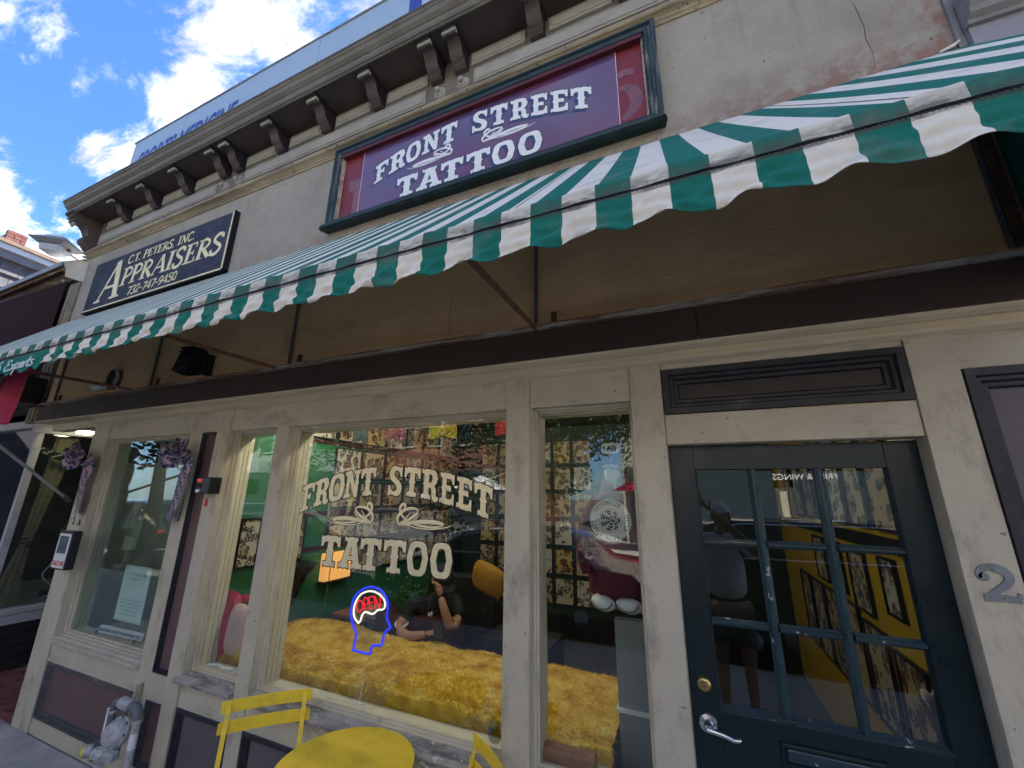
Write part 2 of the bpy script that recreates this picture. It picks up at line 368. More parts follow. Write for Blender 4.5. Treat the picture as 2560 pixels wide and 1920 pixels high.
def copy_thing(root, loc, label=None, rotz=None, scale=None):
    kids = {}
    for x in list(bpy.data.objects):
        if x.parent: kids.setdefault(x.parent.name, []).append(x)
    def cp2(o, par):
        c = o.copy(); col.objects.link(c)
        if par is not None: c.parent = par
        for ch in kids.get(o.name, []): cp2(ch, c)
        return c
    r = cp2(root, None); r.location = loc
    if rotz is not None: r.rotation_euler = (0, 0, rotz)
    if scale: r.scale = (scale,) * 3
    if label: r['label'] = label
    return r

# ------------------------------------------------------------------ lettering helpers
def area2(p): return sum(p[i][0] * p[(i + 1) % len(p)][1] - p[(i + 1) % len(p)][0] * p[i][1] for i in range(len(p)))
def offset_poly(p, d):
    n = len(p); s = 1 if area2(p) > 0 else -1; out = []
    for i in range(n):
        a, b, c = Vector(p[i - 1]), Vector(p[i]), Vector(p[(i + 1) % n])
        e1 = (b - a); e2 = (c - b)
        if e1.length < 1e-9 or e2.length < 1e-9: out.append(tuple(b)); continue
        e1.normalize(); e2.normalize()
        n1 = Vector((e1.y, -e1.x)) * s; n2 = Vector((e2.y, -e2.x)) * s
        m = n1 + n2
        if m.length < .2: m = n1
        m.normalize(); k = d / max(.55, m.dot(n1)); out.append(tuple(b + m * k))
    return out
def plate(mb, outer, holes, place, th):
    # flat plate with holes; place(u, v, t) maps to the world, t = thickness towards the viewer
    polys = [outer] + holes
    tris = tessellate_polygon([[Vector((u, v, 0)) for u, v in p] for p in polys])
    flat = [q for p in polys for q in p]; n = len(flat)
    vs = [place(u, v, th) for u, v in flat] + [place(u, v, 0) for u, v in flat]
    fs = [tuple(t) for t in tris]; o = 0
    for p in polys:
        m = len(p)
        for i in range(m): fs.append((o + i, o + (i + 1) % m, n + o + (i + 1) % m, n + o + i))
        o += m
    mb.add(vs, fs)
def superell(cx, cy, rx, ry, e, n=28, spur=0.0):
    pts = []
    for i in range(n):
        a = 2 * math.pi * i / n; c, s_ = math.cos(a), math.sin(a)
        x = cx + rx * math.copysign(abs(c) ** e, c); y = cy + ry * math.copysign(abs(s_) ** e, s_)
        if spur and i in (0, n // 2): x += math.copysign(spur, c)
        pts.append((x, y))
    return pts
WG = {
 'T': ([(0,1),(.1,.955),(.22,.99),(.36,1),(.5,.98),(.64,1),(.78,.99),(.9,.955),(1,1),(1,.64),(.88,.64),(.86,.72),(.80,.78),(.72,.8),(.645,.8),(.645,.56),(.71,.5),(.645,.44),(.645,.2),(.69,.165),(.8,.155),(.8,0),(.7,.04),(.6,.01),(.4,.01),(.3,.04),(.2,0),(.2,.155),(.31,.165),(.355,.2),(.355,.44),(.29,.5),(.355,.56),(.355,.8),(.28,.8),(.2,.78),(.14,.72),(.12,.64),(0,.64)], []),
 'F': ([(0,1),(.12,.96),(.28,1),(.75,1),(.88,.96),(1,1),(1,.62),(.88,.62),(.85,.74),(.74,.82),(.45,.82),(.45,.58),(.6,.58),(.64,.64),(.73,.64),(.73,.38),(.64,.38),(.6,.44),(.45,.44),(.45,.2),(.5,.165),(.62,.155),(.62,0),(.5,.04),(.31,.01),(.12,.04),(0,0),(0,.155),(.12,.165),(.16,.2),(.16,.44),(.09,.5),(.16,.56),(.16,.8),(.12,.84),(0,.85)], []),
 'E': ([(0,1),(.12,.96),(.28,1),(.75,1),(.88,.96),(1,1),(1,.66),(.88,.66),(.85,.75),(.74,.82),(.45,.82),(.45,.60),(.62,.60),(.78,.60),(.78,.42),(.62,.44),(.45,.44),(.45,.18),(.74,.18),(.85,.25),(.88,.36),(1,.36),(1,0),(.88,.04),(.75,0),(.28,0),(.12,.04),(0,0),(0,.155),(.12,.165),(.16,.2),(.16,.44),(.09,.5),(.16,.56),(.16,.8),(.12,.84),(0,.85)], []),
 'R': ([(0,1),(.12,.96),(.28,1),(.66,1),(.82,.97),(.91,.89),(.94,.78),(1.0,.73),(.94,.68),(.92,.6),(.84,.52),(.76,.48),(.84,.43),(.89,.34),(.89,.18),(.95,.14),(1.03,.16),(1.03,.05),(.95,-.01),(.8,-.01),(.68,.05),(.63,.16),(.63,.32),(.56,.40),(.44,.40),(.44,.2),(.48,.165),(.57,.155),(.57,0),(.44,.04),(.29,.01),(.12,.04),(0,0),(0,.155),(.1,.165),(.15,.2),(.15,.44),(.08,.5),(.15,.56),(.15,.8),(.1,.84),(0,.85)], [[(.44,.84),(.57,.84),(.64,.78),(.65,.66),(.6,.58),(.54,.56),(.44,.56)]]),
 'N': ([(0,1),(.1,.965),(.34,1.0),(.40,.97),(.71,.42),(.71,.84),(.61,.85),(.61,1),(.7,.97),(.8,.985),(.9,.97),(1,1),(1,.85),(.94,.84),(.9,.8),(.9,.56),(.95,.5),(.9,.44),(.9,.02),(.8,-.02),(.68,.03),(.32,.64),(.32,.2),(.36,.165),(.43,.155),(.43,0),(.34,.035),(.22,.01),(.1,.035),(0,0),(0,.155),(.08,.165),(.13,.2),(.13,.44),(.08,.5),(.13,.56),(.13,.8),(.08,.84),(0,.85)], []),
 'S': ([(.95,1),(.95,.64),(.83,.64),(.78,.76),(.65,.84),(.5,.855),(.39,.80),(.37,.72),(.45,.63),(.62,.56),(.80,.48),(.93,.37),(.98,.23),(.93,.09),(.8,.01),(.6,-.02),(.38,.015),(.2,.045),(.08,.0),(0,0),(0,.35),(.12,.35),(.18,.23),(.33,.15),(.5,.135),(.61,.19),(.62,.28),(.53,.37),(.36,.44),(.16,.53),(.05,.64),(.02,.76),(.08,.9),(.22,.98),(.42,1.015),(.62,.98),(.8,.955)], []),
 'A': ([(.2,1),(.30,.965),(.5,1.0),(.68,.965),(.77,1),(.77,.86),(.71,.84),(.83,.35),(.88,.2),(.92,.165),(1,.155),(1,0),(.9,.035),(.78,.01),(.66,.035),(.55,0),(.55,.155),(.62,.17),(.60,.27),(.39,.27),(.36,.17),(.43,.155),(.43,0),(.33,.035),(.22,.01),(.1,.035),(0,0),(0,.155),(.08,.17),(.14,.22),(.33,.82),(.29,.855),(.2,.87)], [[(.43,.40),(.57,.40),(.5,.70)]]),
 'O': (superell(.5, .5, .47, .5, .62, 28, .05), [superell(.5, .5, .20, .33, .62, 20, -.045)]),
}
def western(words, place, grow=0.0, du=0.0, dv=0.0, th=.0012, wscale=None):
    # words: list of (char, x0, x1, zbase(x) -> z, height)
    mb = MB()
    for ch, x0, x1, zb, h in words:
        outer, holes = WG[ch]
        def q(p): return [(x0 + (x1 - x0) * u, v * h) for u, v in p]
        O = q(outer); H = [q(hh) for hh in holes]
        if grow:
            O = offset_poly(O, grow); H = [offset_poly(hh, -grow) for hh in H]
        f = lambda p: [(u + du, v + zb(u) + dv) for u, v in p]
        plate(mb, f(O), [f(hh) for hh in H], place, th)
    return mb
def ribbon2d(mb, pts, ws, place, th, k0=0):
    # tapered flat stroke through 2D points
    n = len(pts); L_, R_ = [], []
    for i in range(n):
        a = Vector(pts[max(i - 1, 0)]); b = Vector(pts[min(i + 1, n - 1)]); d = (b - a)
        if d.length < 1e-9: d = Vector((1, 0))
        d.normalize(); nn = Vector((-d.y, d.x)); w = ws[i] if isinstance(ws, (list, tuple)) else ws
        p = Vector(pts[i]); L_.append(p + nn * w / 2); R_.append(p - nn * w / 2)
    vs = [place(p.x, p.y, th) for p in L_] + [place(p.x, p.y, th) for p in R_] + [place(p.x, p.y, 0) for p in L_] + [place(p.x, p.y, 0) for p in R_]
    fs = []
    for i in range(n - 1):
        fs += [(i, i + 1, n + i + 1, n + i), (i, 2 * n + i, 2 * n + i + 1, i + 1), (n + i, n + i + 1, 3 * n + i + 1, 3 * n + i)]
    fs += [(0, n, 3 * n, 2 * n), (n - 1, 3 * n - 1 + 0, 4 * n - 1, 2 * n - 1)]
    fs[-1] = (n - 1, 3 * n - 1, 4 * n - 1, 2 * n - 1)
    mb.add(vs, fs)
def catmull(pts, k=6):
    P = [Vector(p) for p in pts]; P = [P[0]] + P + [P[-1]]; out = []
    for i in range(1, len(P) - 2):
        for j in range(k):
            t = j / k
            out.append(tuple(.5 * ((2 * P[i]) + (-P[i - 1] + P[i + 1]) * t + (2 * P[i - 1] - 5 * P[i] + 4 * P[i + 1] - P[i + 2]) * t * t + (-P[i - 1] + 3 * P[i] - 3 * P[i + 1] + P[i + 2]) * t ** 3)))
    out.append(tuple(P[-2])); return out
TK, TN = .20, .065
def arc(cx, cy, rx, ry, a0, a1, n=10): return [(cx + rx * math.cos(R(a0 + (a1 - a0) * i / n)), cy + ry * math.sin(R(a0 + (a1 - a0) * i / n))) for i in range(n + 1)]
SG = {  # serif stroke letters: (advance, [(points, width)...])
 'A': (.95, [([(.08,0),(.5,1)],TN),([(.5,1),(.82,0)],TK),([(.22,.34),(.72,.34)],TN),([(-.04,.02),(.22,.02)],.05),([(.62,.02),(1.0,.02)],.05)]),
 'P': (.72, [([(.2,0),(.2,1)],TK),(arc(.3,.72,.38,.26,90,-90),.12),([(.0,.02),(.42,.02)],.05),([(.0,.98),(.34,.98)],.05)]),
 'R': (.85, [([(.2,0),(.2,1)],TK),(arc(.3,.73,.36,.25,90,-90),.12),([(.38,.48),(.78,.0)],TK),([(.0,.02),(.42,.02)],.05),([(.0,.98),(.34,.98)],.05),([(.66,.02),(.95,.02)],.05)]),
 'I': (.45, [([(.2,0),(.2,1)],TK),([(.0,.02),(.42,.02)],.05),([(.0,.98),(.42,.98)],.05)]),
 'S': (.68, [(catmull([(.56,.78),(.5,.95),(.3,1.0),(.12,.88),(.12,.70),(.3,.54),(.48,.42),(.56,.24),(.42,.04),(.22,0),(.08,.08),(.04,.26)],4),.15)]),
 'E': (.74, [([(.2,0),(.2,1)],TK),([(.0,.98),(.62,.98)],.06),([(.2,.5),(.5,.5)],.06),([(.0,.02),(.66,.02)],.06),([(.61,1),(.61,.76)],.06),([(.65,0),(.65,.26)],.06),([(.5,.62),(.5,.38)],.05)]),
 'T': (.72, [([(.36,0),(.36,1)],TK),([(.0,.97),(.72,.97)],.07),([(.03,1),(.03,.74)],.06),([(.69,1),(.69,.74)],.06),([(.18,.02),(.56,.02)],.05)]),
 'C': (.75, [(arc(.42,.5,.36,.5,50,310,14),.15),([(.66,1),(.66,.72)],.05)]),
 'N': (.85, [([(.16,0),(.16,1)],TN),([(.14,1),(.68,0)],TK),([(.7,0),(.7,1)],TN),([(.02,.02),(.3,.02)],.05),([(.0,.98),(.26,.98)],.05),([(.56,.98),(.84,.98)],.05)]),
 '.': (.28, [([(.06,.07),(.2,.07)],.13)]), ',': (.3, [([(.16,.1),(.04,-.14)],.09)]), ' ': (.4, []), '-': (.45, [([(.06,.42),(.4,.42)],.09)]),
 '7': (.62, [([(.04,.93),(.6,.93)],.11),([(.58,.96),(.24,0)],.14)]),
 '3': (.62, [(arc(.28,.75,.24,.24,140,-90,8),.12),(arc(.28,.27,.28,.26,90,-140,8),.13)]),
 '2': (.62, [(catmull([(.06,.72),(.14,.95),(.36,.98),(.52,.78),(.4,.48),(.06,.05)],4),.12),([(.04,.06),(.6,.06)],.11)]),
 '4': (.66, [([(.46,0),(.46,1)],.15),([(.46,1),(.04,.3)],.07),([(.02,.3),(.64,.3)],.08)]),
 '9': (.62, [(arc(.3,.70,.23,.28,0,340,14),.11),([(.54,.7),(.46,.25),(.14,.0)],.12)]),
 '5': (.62, [([(.16,.95),(.56,.95)],.10),([(.16,.98),(.12,.56)],.08),(arc(.26,.3,.28,.29,115,-140,10),.12)]),
 '0': (.64, [(arc(.3,.5,.24,.47,0,350,18),.14)]),
}
def serif_text(txt, x, z, h, wf, slant, place, th=.002, mb=None):
    mb = mb or MB(); k = 0
    for ch in txt:
        adv, st = SG[ch]
        for pts, w in st:
            k += 1
            q = [(x + (p[0] * wf + p[1] * slant) * h, z + p[1] * h) for p in pts]
            ribbon2d(mb, q, w * h * (.5 + .5 * wf), place, th + (k % 4) * .0002)
        x += adv * h * wf
    return mb, x
def bfont(txt, size, place, width=None, bold=0.0, th=.001, align='LEFT', slant=0.0):
    cu = bpy.data.curves.new('t', 'FONT'); cu.body = txt; cu.size = size; cu.offset = bold; cu.align_x = align; cu.fill_mode = 'FRONT'; cu.resolution_u = 3
    o = bpy.data.objects.new('t', cu); col.objects.link(o)
    dg = bpy.context.evaluated_depsgraph_get(); ev = o.evaluated_get(dg); me = ev.to_mesh()
    vs = [v.co.copy() for v in me.vertices]; fs = [tuple(p.vertices) for p in me.polygons]
    ev.to_mesh_clear(); bpy.data.objects.remove(o); bpy.data.curves.remove(cu)
    mb = MB()
    if not vs: return mb
    if width:
        x0 = min(v.x for v in vs); x1 = max(v.x for v in vs)
        for v in vs: v.x = (v.x - x0) * width / (x1 - x0) - (width / 2 if align == 'CENTER' else 0)
    mb.add([place(v.x + v.y * slant, v.y, th) for v in vs], fs)
    return mb
def wallplace(y): return lambda u, v, t: (u, y - t, v)
# ================================================================== SETTING
XL, XR = -6.66, 1.28
# ground: sidewalk slabs with joints, kerb, street, far sidewalk
struct(MB().box(-90, 90, -3.56, 60, -.16, -.012).build('ground', m_concrete))
st = struct(MB().box(-90, 90, -11.9, -3.7, -.30, -.14).build('street', m_asphalt))
sw = struct(MB().box(-90, -9.2, -3.55, 0, -.012, 0).box(4.6, 90, -3.55, 0, -.012, 0).build('sidewalk', m_concrete))
slab_me = None
for ix in range(9):
    for iy in range(3):
        if iy == 2 and ix > 2: continue
        x0 = -9.2 + ix * 1.53; y0 = -3.55 + iy * 1.19
        y1 = min(y0 + 1.18, -.004) if iy < 2 else -.004
        o = MB().box(x0, x0 + 1.52, y0, y1, -.012, random.uniform(-.001, .002)).build('paving_slab', m_concrete, sw, bevel=.004)
for ix in range(3, 9):
    x0 = -9.2 + ix * 1.53
    MB().box(x0, x0 + 1.52, -1.17, -.004, -.012, random.uniform(-.001, .002)).build('paving_slab', m_concrete, sw, bevel=.004)
struct(MB().box(-90, 90, -3.71, -3.56, -.30, .0).build('kerb', m_concrete, bevel=.012))
struct(MB().box(-90, 90, -20, -11.9, -.30, -.01).build('far_sidewalk', m_concrete))
mk = MB()
for i in range(-8, 9): mk.box(i * 6 - 1.5, i * 6 + 1.5, -7.9, -7.78, -.1399, -.136)
struct(mk.build('road_marking', m_white))
struct(MB().box(-90, 90, -120, -20, -.32, -.02).build('far_ground', m_asphalt))
# dirt line where the shop front meets the sidewalk
# ================================================================== BUILDING
B = thing('shop_building', 'long low shop building with bracketed cornice, grey stucco wall and tan wooden shopfront', 'building', (-2.7, 1.5, 0))
post_i = 0
def post(x0, x1, z0, z1, y0=0.0, y1=.085, name='post', m=None):
    return MB().box(x0 + .0012, x1 - .0012, y0, y1, z0, z1).build(name, m or m_trim, B, bevel=.0025)
# posts
post(-5.33, -5.045, 0.0, 2.52, -.008)
post(-3.76, -3.60, 0.49, 2.345)
post(-3.60, -3.40, .49, .652); post(-3.60, -3.40, 2.345, 2.52)
post(-3.40, -3.255, 0.0, 2.52, -.012)
post(-2.725, -2.60, 0.0, 2.345)
post(-.895, -.757, 0.0, 2.52, -.006)
post(-.225, -.077, 0.0, 2.52, -.006, .14)
post(.838, .985, 0.0, 2.52, -.006, .14)
# header rails
def rail(x0, x1, z0, z1, y0=.002, y1=.085):
    return MB().box(x0 + .0012, x1 - .0012, y0, y1, z0, z1).build('rail', m_rail, B, bevel=.0025)
rail(-5.045, -3.60, 2.345, 2.52); rail(-3.255, -.895, 2.345, 2.52); rail(-.757, -.225, 2.345, 2.52, .004)
rail(-.077, .838, 2.484, 2.52, .0); rail(-.077, .838, 2.124, 2.262, .0, .11); rail(.985, 1.275, 2.372, 2.52, .004)
# rails below the windows
rail(-5.045, -3.60, .505, .65); rail(-5.045, -3.60, 0, .105)
rail(-3.60, -3.40, 0, .105)
rail(-3.255, -2.725, .505, .64, .004); rail(-3.255, -2.725, 0, .12, .004)
rail(-2.60, -.895, .505, .64, .004); rail(-2.60, -.895, 0, .12, .004)
rail(-.757, -.225, .505, .66, .004); rail(-.757, -.225, 0, .12, .004)
post(-3.77, -3.60, .105, .49)
# sunk panels with mitred mouldings
PM = [(0, .004), (.006, -.002), (.022, -.002), (.028, .016), (.04, .016), (.048, .034), (.058, .034)]
def sunk(x0, x1, z0, z1, mp, mm, name='panel', prof=PM, deep=.030):
    p = MB().box(x0 + .05, x1 - .05, deep, deep + .02, z0 + .05, z1 - .05).build(name, mp, B)
    MB().rectframe(x0, x1, z0, z1, prof).build('panel_moulding', mm, p)
sunk(-5.045, -3.77, .105, .505, m_panel, m_pmoldlow)
PN = [(t * .45, y) for t, y in PM]
def sunkn(x0, x1, z0, z1, mm):
    p = MB().box(x0 + .022, x1 - .022, .030, .05, z0 + .022, z1 - .022).build('panel', m_panel, B)
    MB().rectframe(x0, x1, z0, z1, PN).build('panel_moulding', mm, p)
sunkn(-3.60, -3.40, .105, .49, m_pmoldlow)
sunkn(-3.60, -3.40, .652, 2.345, m_pmold)
sunk(-3.255, -2.725, .12, .505, m_panelg, m_pmold)
sunk(-2.60, -.895, .12, .505, m_panelg, m_pmold)
sunk(-.757, -.225, .12, .505, m_panelg, m_pmold)
PT = [(0, .002), (.004, -.010), (.03, -.010), (.036, .004), (.048, .004), (.056, .018), (.07, .018), (.076, .03), (.088, .03)]
p = MB().box(.0, .76, .028, .05, 2.34, 2.40).build('transom_panel', m_tpanel, B)
MB().rectframe(-.076, .837, 2.263, 2.483, PT).build('panel_moulding', m_pmold, p)
p2 = MB().box(1.06, 1.20, .028, .05, .2, 2.29).build('panel', m_panelg, B)
MB().rectframe(.985, 1.275, .15, 2.37, PT).build('panel_moulding', m_pmold, p2)
post(1.275, 1.5, 0, 2.52, 0.02)
# crown moulding above the shopfront, and the brown metal fascia over it
prof = [(.09, 2.508), (-.010, 2.508), (-.014, 2.512), (-.030, 2.516), (-.040, 2.523), (-.044, 2.531), (-.036, 2.534), (-.036, 2.560), (-.060, 2.562), (-.066, 2.566), (-.080, 2.570), (-.088, 2.577), (-.091, 2.586), (-.086, 2.589), (-.086, 2.592), (-.095, 2.594), (-.095, 2.602), (.09, 2.602)]
MB().prism(prof, 'x', -5.33, 1.5).build('crown_moulding', m_mold, B)
MB().prism([(.0, 2.52), (-.014, 2.524), (-.014, 2.531), (-.05, 2.56), (-.055, 2.575), (0, 2.575)], 'x', -5.345, -5.331).build('moulding_end', m_mold, B)
for a, b in ((-6.41, -5.188), (-5.184, -3.3), (-3.297, .1), (.103, 1.5)):
    MB().box(a, b, -.102, .0, 2.585, 2.744).build('fascia_sheet', m_fascia, B, bevel=.002)
for a, b in ((-6.41, -5.187), ):
    MB().box(a, b, -.098, .95, 2.572, 2.583).build('recess_soffit', m_mold, B)
MB().box(-6.41, -5.33, .05, .16, 2.50, 2.571).build('recess_header', m_mold, B)
# wall sheet below the awning: three plywood sheets
for a, b in ((-6.60, -4.42), (-4.417, -2.82), (-2.817, -1.302), (-1.299, 1.235)):
    MB().box(a, b, .0, .05, 2.745, 3.80).build('wall_sheet', m_under, B, bevel=.0015)
MB().box(1.235, XR, -.02, .05, 2.745, 3.80).build('wall_sheet_trim', m_bead, B)
# stucco wall
ms = MB()
ms.box(XL, XR, -.003, .25, 3.80, 4.69)
m_stw = m_stucco.copy(); m_stw.name = 'stucco_front'
nt = m_stw.node_tree; N, L = nt.nodes, nt.links; P = N['Principled BSDF']
src = P.inputs['Base Color'].links[0].from_socket
def sm(v, a, b, hi=1.0):
    r_ = mnode(N, 'ShaderNodeMapRange'); r_.interpolation_type = 'SMOOTHSTEP'; r_.inputs['From Min'].default_value = a; r_.inputs['From Max'].default_value = b; r_.inputs['To Max'].default_value = hi; L.new(v, r_.inputs['Value']); return r_.outputs[0]
def ml(a, b):
    n_ = mnode(N, 'ShaderNodeMath', operation='MULTIPLY'); L.new(a, n_.inputs[0]); L.new(b, n_.inputs[1]); return n_.outputs[0]
def mxs(f_, a, c_):
    x_ = mnode(N, 'ShaderNodeMix', data_type='RGBA'); L.new(f_, x_.inputs[0]); L.new(a, x_.inputs[6]); x_.inputs[7].default_value = rgb(c_); return x_.outputs[2]
tc = mnode(N, 'ShaderNodeTexCoord'); sp = mnode(N, 'ShaderNodeSeparateXYZ'); L.new(tc.outputs['Object'], sp.inputs[0])
def nzz(s_, st=(1, 1, 1), d=7):
    mp_ = mnode(N, 'ShaderNodeMapping'); mp_.inputs['Scale'].default_value = st; L.new(tc.outputs['Object'], mp_.inputs[0])
    n_ = mnode(N, 'ShaderNodeTexNoise'); n_.inputs['Scale'].default_value = s_; n_.inputs['Detail'].default_value = d; n_.inputs['Roughness'].default_value = .7; L.new(mp_.outputs[0], n_.inputs['Vector']); return n_.outputs['Fac']
# rusty pink bloom above the awning, rust run-off near the right end, grey streaks below the cornice
m1 = ml(sm(sp.outputs[2], 4.12, 3.86), sm(sp.outputs[0], -.5, 1.0)); c1 = mxs(ml(m1, sm(nzz(9), .40, .60, .75)), src, (.27, .12, .09))
m2 = ml(sm(sp.outputs[0], .90, 1.20), sm(nzz(4, (1, 1, .5)), .44, .60, .9)); c2 = mxs(m2, c1, (.30, .15, .10))
m3 = sm(nzz(5, (2.2, 1, .25)), .52, .74, .55); c3 = mxs(ml(m3, sm(sp.outputs[2], 3.9, 4.6)), c2, (.23, .215, .175))
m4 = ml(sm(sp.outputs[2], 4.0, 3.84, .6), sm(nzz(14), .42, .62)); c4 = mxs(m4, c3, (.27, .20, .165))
L.new(c4, P.inputs['Base Color'])
wall_o = ms.build('stucco_wall', m_stw, B)
for k_, pts in enumerate(([Vector((0.9812, -0.0040, 4.3240)), Vector((0.9921, -0.0040, 4.2442)), Vector((1.0003, -0.0040, 4.1326)), Vector((0.9936, -0.0040, 4.0556)), Vector((1.0034, -0.0040, 3.9599)), Vector((0.9945, -0.0040, 3.8549))],)):
    MB().tube([(p_.x, -.0035, p_.z) for p_ in pts], [.0004, .0014, .0011, .0015, .0008, .0004][:len(pts)], 4).build('crack', m_rubber, B)
# side and roof mass
mass = MB().box(XL, XL + .2, .25, 7.5, 2.6, 5.2).box(XR - .2, XR, .25, 7.5, 0, 5.2).box(XL, XR, .25, 7.7, 5.05, 5.2).box(XL, XR, 7.5, 7.7, 0, 5.2).box(XL, XR, .02, .30, 4.70, 5.3).box(XL, -5.33, .95, 1.15, 2.6, 5.1)
mass.build('wall', m_stucco, B)
# bead moulding under the frieze
bp = [(.02, 4.672), (-.012, 4.672), (-.020, 4.684), (-.030, 4.690), (-.030, 4.700), (-.046, 4.712)]
bp += [(-.050 - .020 * math.sin(R(a)), 4.735 - .020 * math.cos(R(a))) for a in range(0, 181, 30)]
bp += [(-.048, 4.768), (-.040, 4.780), (-.040, 4.792), (-.030, 4.798), (.02, 4.798)]
MB().prism(bp, 'x', XL - .03, XR - .005).build('bead_moulding', m_bead, B)
MB().box(XL - .01, XR - .005, -.012, .02, 4.797, 5.16).build('frieze', m_friezeback, B)
# frieze panels: raised boards with stepped edges
FP = [(0, -.012), (0, -.030), (.006, -.034), (.010, -.034), (.014, -.028), (.020, -.028), (.024, -.036)]
def fpanel(x0, x1, z0, z1): MB().rectframe(x0, x1, z0, z1, FP, True).build('frieze_panel', m_frieze, B)
for a, b in ((-6.50, -4.20), (-3.76, -1.62), (-1.19, 1.0)): fpanel(a, b, 4.822, 4.958)
BR = [-6.42, -5.84, -5.235, -4.63, -4.02, -3.80, -3.19, -2.61, -2.04, -1.46, -1.245, -.63, -.02, .6]    # right cheeks of the brackets
BW = .105
for a, b in zip(BR[:-1], BR[1:]):
    if b - BW - a > .2: fpanel(a + .03, b - BW - .045, 5.008, 5.118)
# bracket: console with block, S curve and cap
bk = [(-.012, 5.158), (-.245, 5.158), (-.245, 5.142), (-.228, 5.138), (-.228, 5.112), (-.216, 5.108), (-.205, 5.113), (-.19, 5.123), (-.172, 5.125), (-.155, 5.118),
      (-.140, 5.10), (-.130, 5.075), (-.118, 5.05), (-.10, 5.032), (-.082, 5.022), (-.082, 5.015), (-.076, 5.012), (-.076, 4.998), (-.05, 4.984), (-.012, 4.984)]
def bracket(x1):
    cap = bk[:6]
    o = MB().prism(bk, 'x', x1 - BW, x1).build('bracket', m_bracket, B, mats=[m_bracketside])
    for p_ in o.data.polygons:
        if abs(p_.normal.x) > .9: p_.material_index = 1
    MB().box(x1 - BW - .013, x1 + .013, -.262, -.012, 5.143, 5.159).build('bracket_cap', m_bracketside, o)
    MB().box(x1 - BW - .006, x1 + .006, -.236, -.205, 5.112, 5.140).build('bracket_block', m_frieze, o, bevel=.003)
    return o
for x in BR[1:]: bracket(x)
# end console at the corner: deeper and with a carved drop
eb = [(.05, 5.16), (-.31, 5.16), (-.31, 5.13), (-.285, 5.12), (-.285, 5.085), (-.262, 5.078), (-.262, 5.045), (-.24, 5.04), (-.215, 5.05), (-.19, 5.052), (-.165, 5.04), (-.14, 5.01), (-.12, 4.97),
      (-.11, 4.94), (-.115, 4.92), (-.135, 4.905), (-.145, 4.88), (-.142, 4.85), (-.125, 4.825), (-.10, 4.81), (-.10, 4.80), (-.08, 4.79), (-.08, 4.77), (-.06, 4.765), (-.055, 4.73), (.05, 4.72)]
o = MB().prism(eb, 'x', XL - .07, XL + .09).build('end_console', m_bracket, B)
MB().ball((XL - .04, -.235, 5.035), (.028, .02, .024), 10).ball((XL + .02, -.235, 5.035), (.028, .02, .024), 10).ball((XL - .01, -.24, 5.01), (.02, .016, .022), 10).ball((XL - .04, -.27, 5.09), (.03, .02, .02), 10).build('carved_drop', m_frieze, o, smooth=True)
for i, (z_, w_) in enumerate(((4.79, .055), (4.755, .075), (4.70, .06), (4.66, .045))):
    MB().box(XL - .08 + .008 * i, XL - .02, -.05 - .01 * (3 - i), .03, z_ - .012, z_).build('console_step', m_bead, o)
# soffit and crown of the cornice
MB().box(XL - .04, XR - .005, -.285, .25, 5.160, 5.185).build('soffit', m_soffit, B)
cp = [(-.262, 5.150), (-.272, 5.150), (-.276, 5.158), (-.288, 5.160), (-.288, 5.172), (-.292, 5.176), (-.292, 5.206), (-.296, 5.212), (-.304, 5.214), (-.304, 5.222), (-.310, 5.226), (-.322, 5.236), (-.328, 5.250), (-.332, 5.262), (-.344, 5.272), (-.346, 5.286), (-.352, 5.288), (-.352, 5.298), (-.30, 5.306), (-.20, 5.312), (.2, 5.33), (.2, 5.19), (-.262, 5.19)]
MB().prism(cp, 'x', XL - .10, XR - .005).build('cornice', m_cornice, B)
MB().prism([(-.356, 5.296), (-.352, 5.309), (.25, 5.342), (.25, 5.332), (-.30, 5.304)], 'x', XL - .115, XR - .005).build('roof_flashing', m_iron, B)
# rosette knobs under the paired brackets
for x in (-4.03, -3.81, -1.455, -1.25):
    MB().lathe([(.055, 0), (.055, .008), (.048, .012), (.048, .018), (.036, .022), (.036, .028), (.024, .032), (.014, .034), (.014, .040), (.020, .044), (.021, .052), (.015, .060), (.006, .063)], (x - .035, -.012, 4.875), n=22, d=(0, -1, 0)).build('rosette', m_frieze, B, smooth=True)

# ================================================================== WINDOWS AND SILLS
WP = [(0, .0), (.0, .055), (.006, .055), (.012, .062), (.012, .074), (.020, .08), (.020, .088)]
def window(x0, x1, z0, z1, inner, weathered=True, th=.195, stained=True):
    w = MB().rectframe(x0 - .002, x1 + .002, z0 - .002, z1 + .002, [(0, .05), (.008, .05), (.014, .058), (.014, .072), (.022, .078), (.022, .096)]).build('window_frame', m_jamb, B)
    MB().box(x0, x0 + .001, .0, .06, z0, z1).build('jamb', m_jamb, w)
    MB().box(x1 - .001, x1, .0, .06, z0, z1).build('jamb', m_jamb, w)
    MB().box(x0 + .014, x1 - .014, .088, .092, z0 + .014, z1 - .014).build('glass_pane', m_glass, w)
    inn = MB()
    for k, (a, b) in enumerate(((.0, .03), (.034, .062), (.066, th - .095))):
        inn.box(x0 + .012 + .002 * (k % 2), x0 + .02, .097 + a, .097 + b, z0, z1).box(x1 - .02, x1 - .012 - .002 * (k % 2), .097 + a, .097 + b, z0, z1)
    inn.box(x0 + .01, x1 - .01, .097, th, z1 - .03, z1 - .01)
    inn.build('inner_jamb', inner, w)
    MB().box(x0 + .004, x1 - .004, .097, th, z0 - .02, z0 + .012).build('inner_sill', m_inner, w)
    return w
wA = window(-5.045, -3.76, .705, 2.345, m_innergreen)
wC = window(-3.255, -2.725, .70, 2.345, m_inner)
wD = window(-2.60, -.895, .70, 2.345, m_inner)
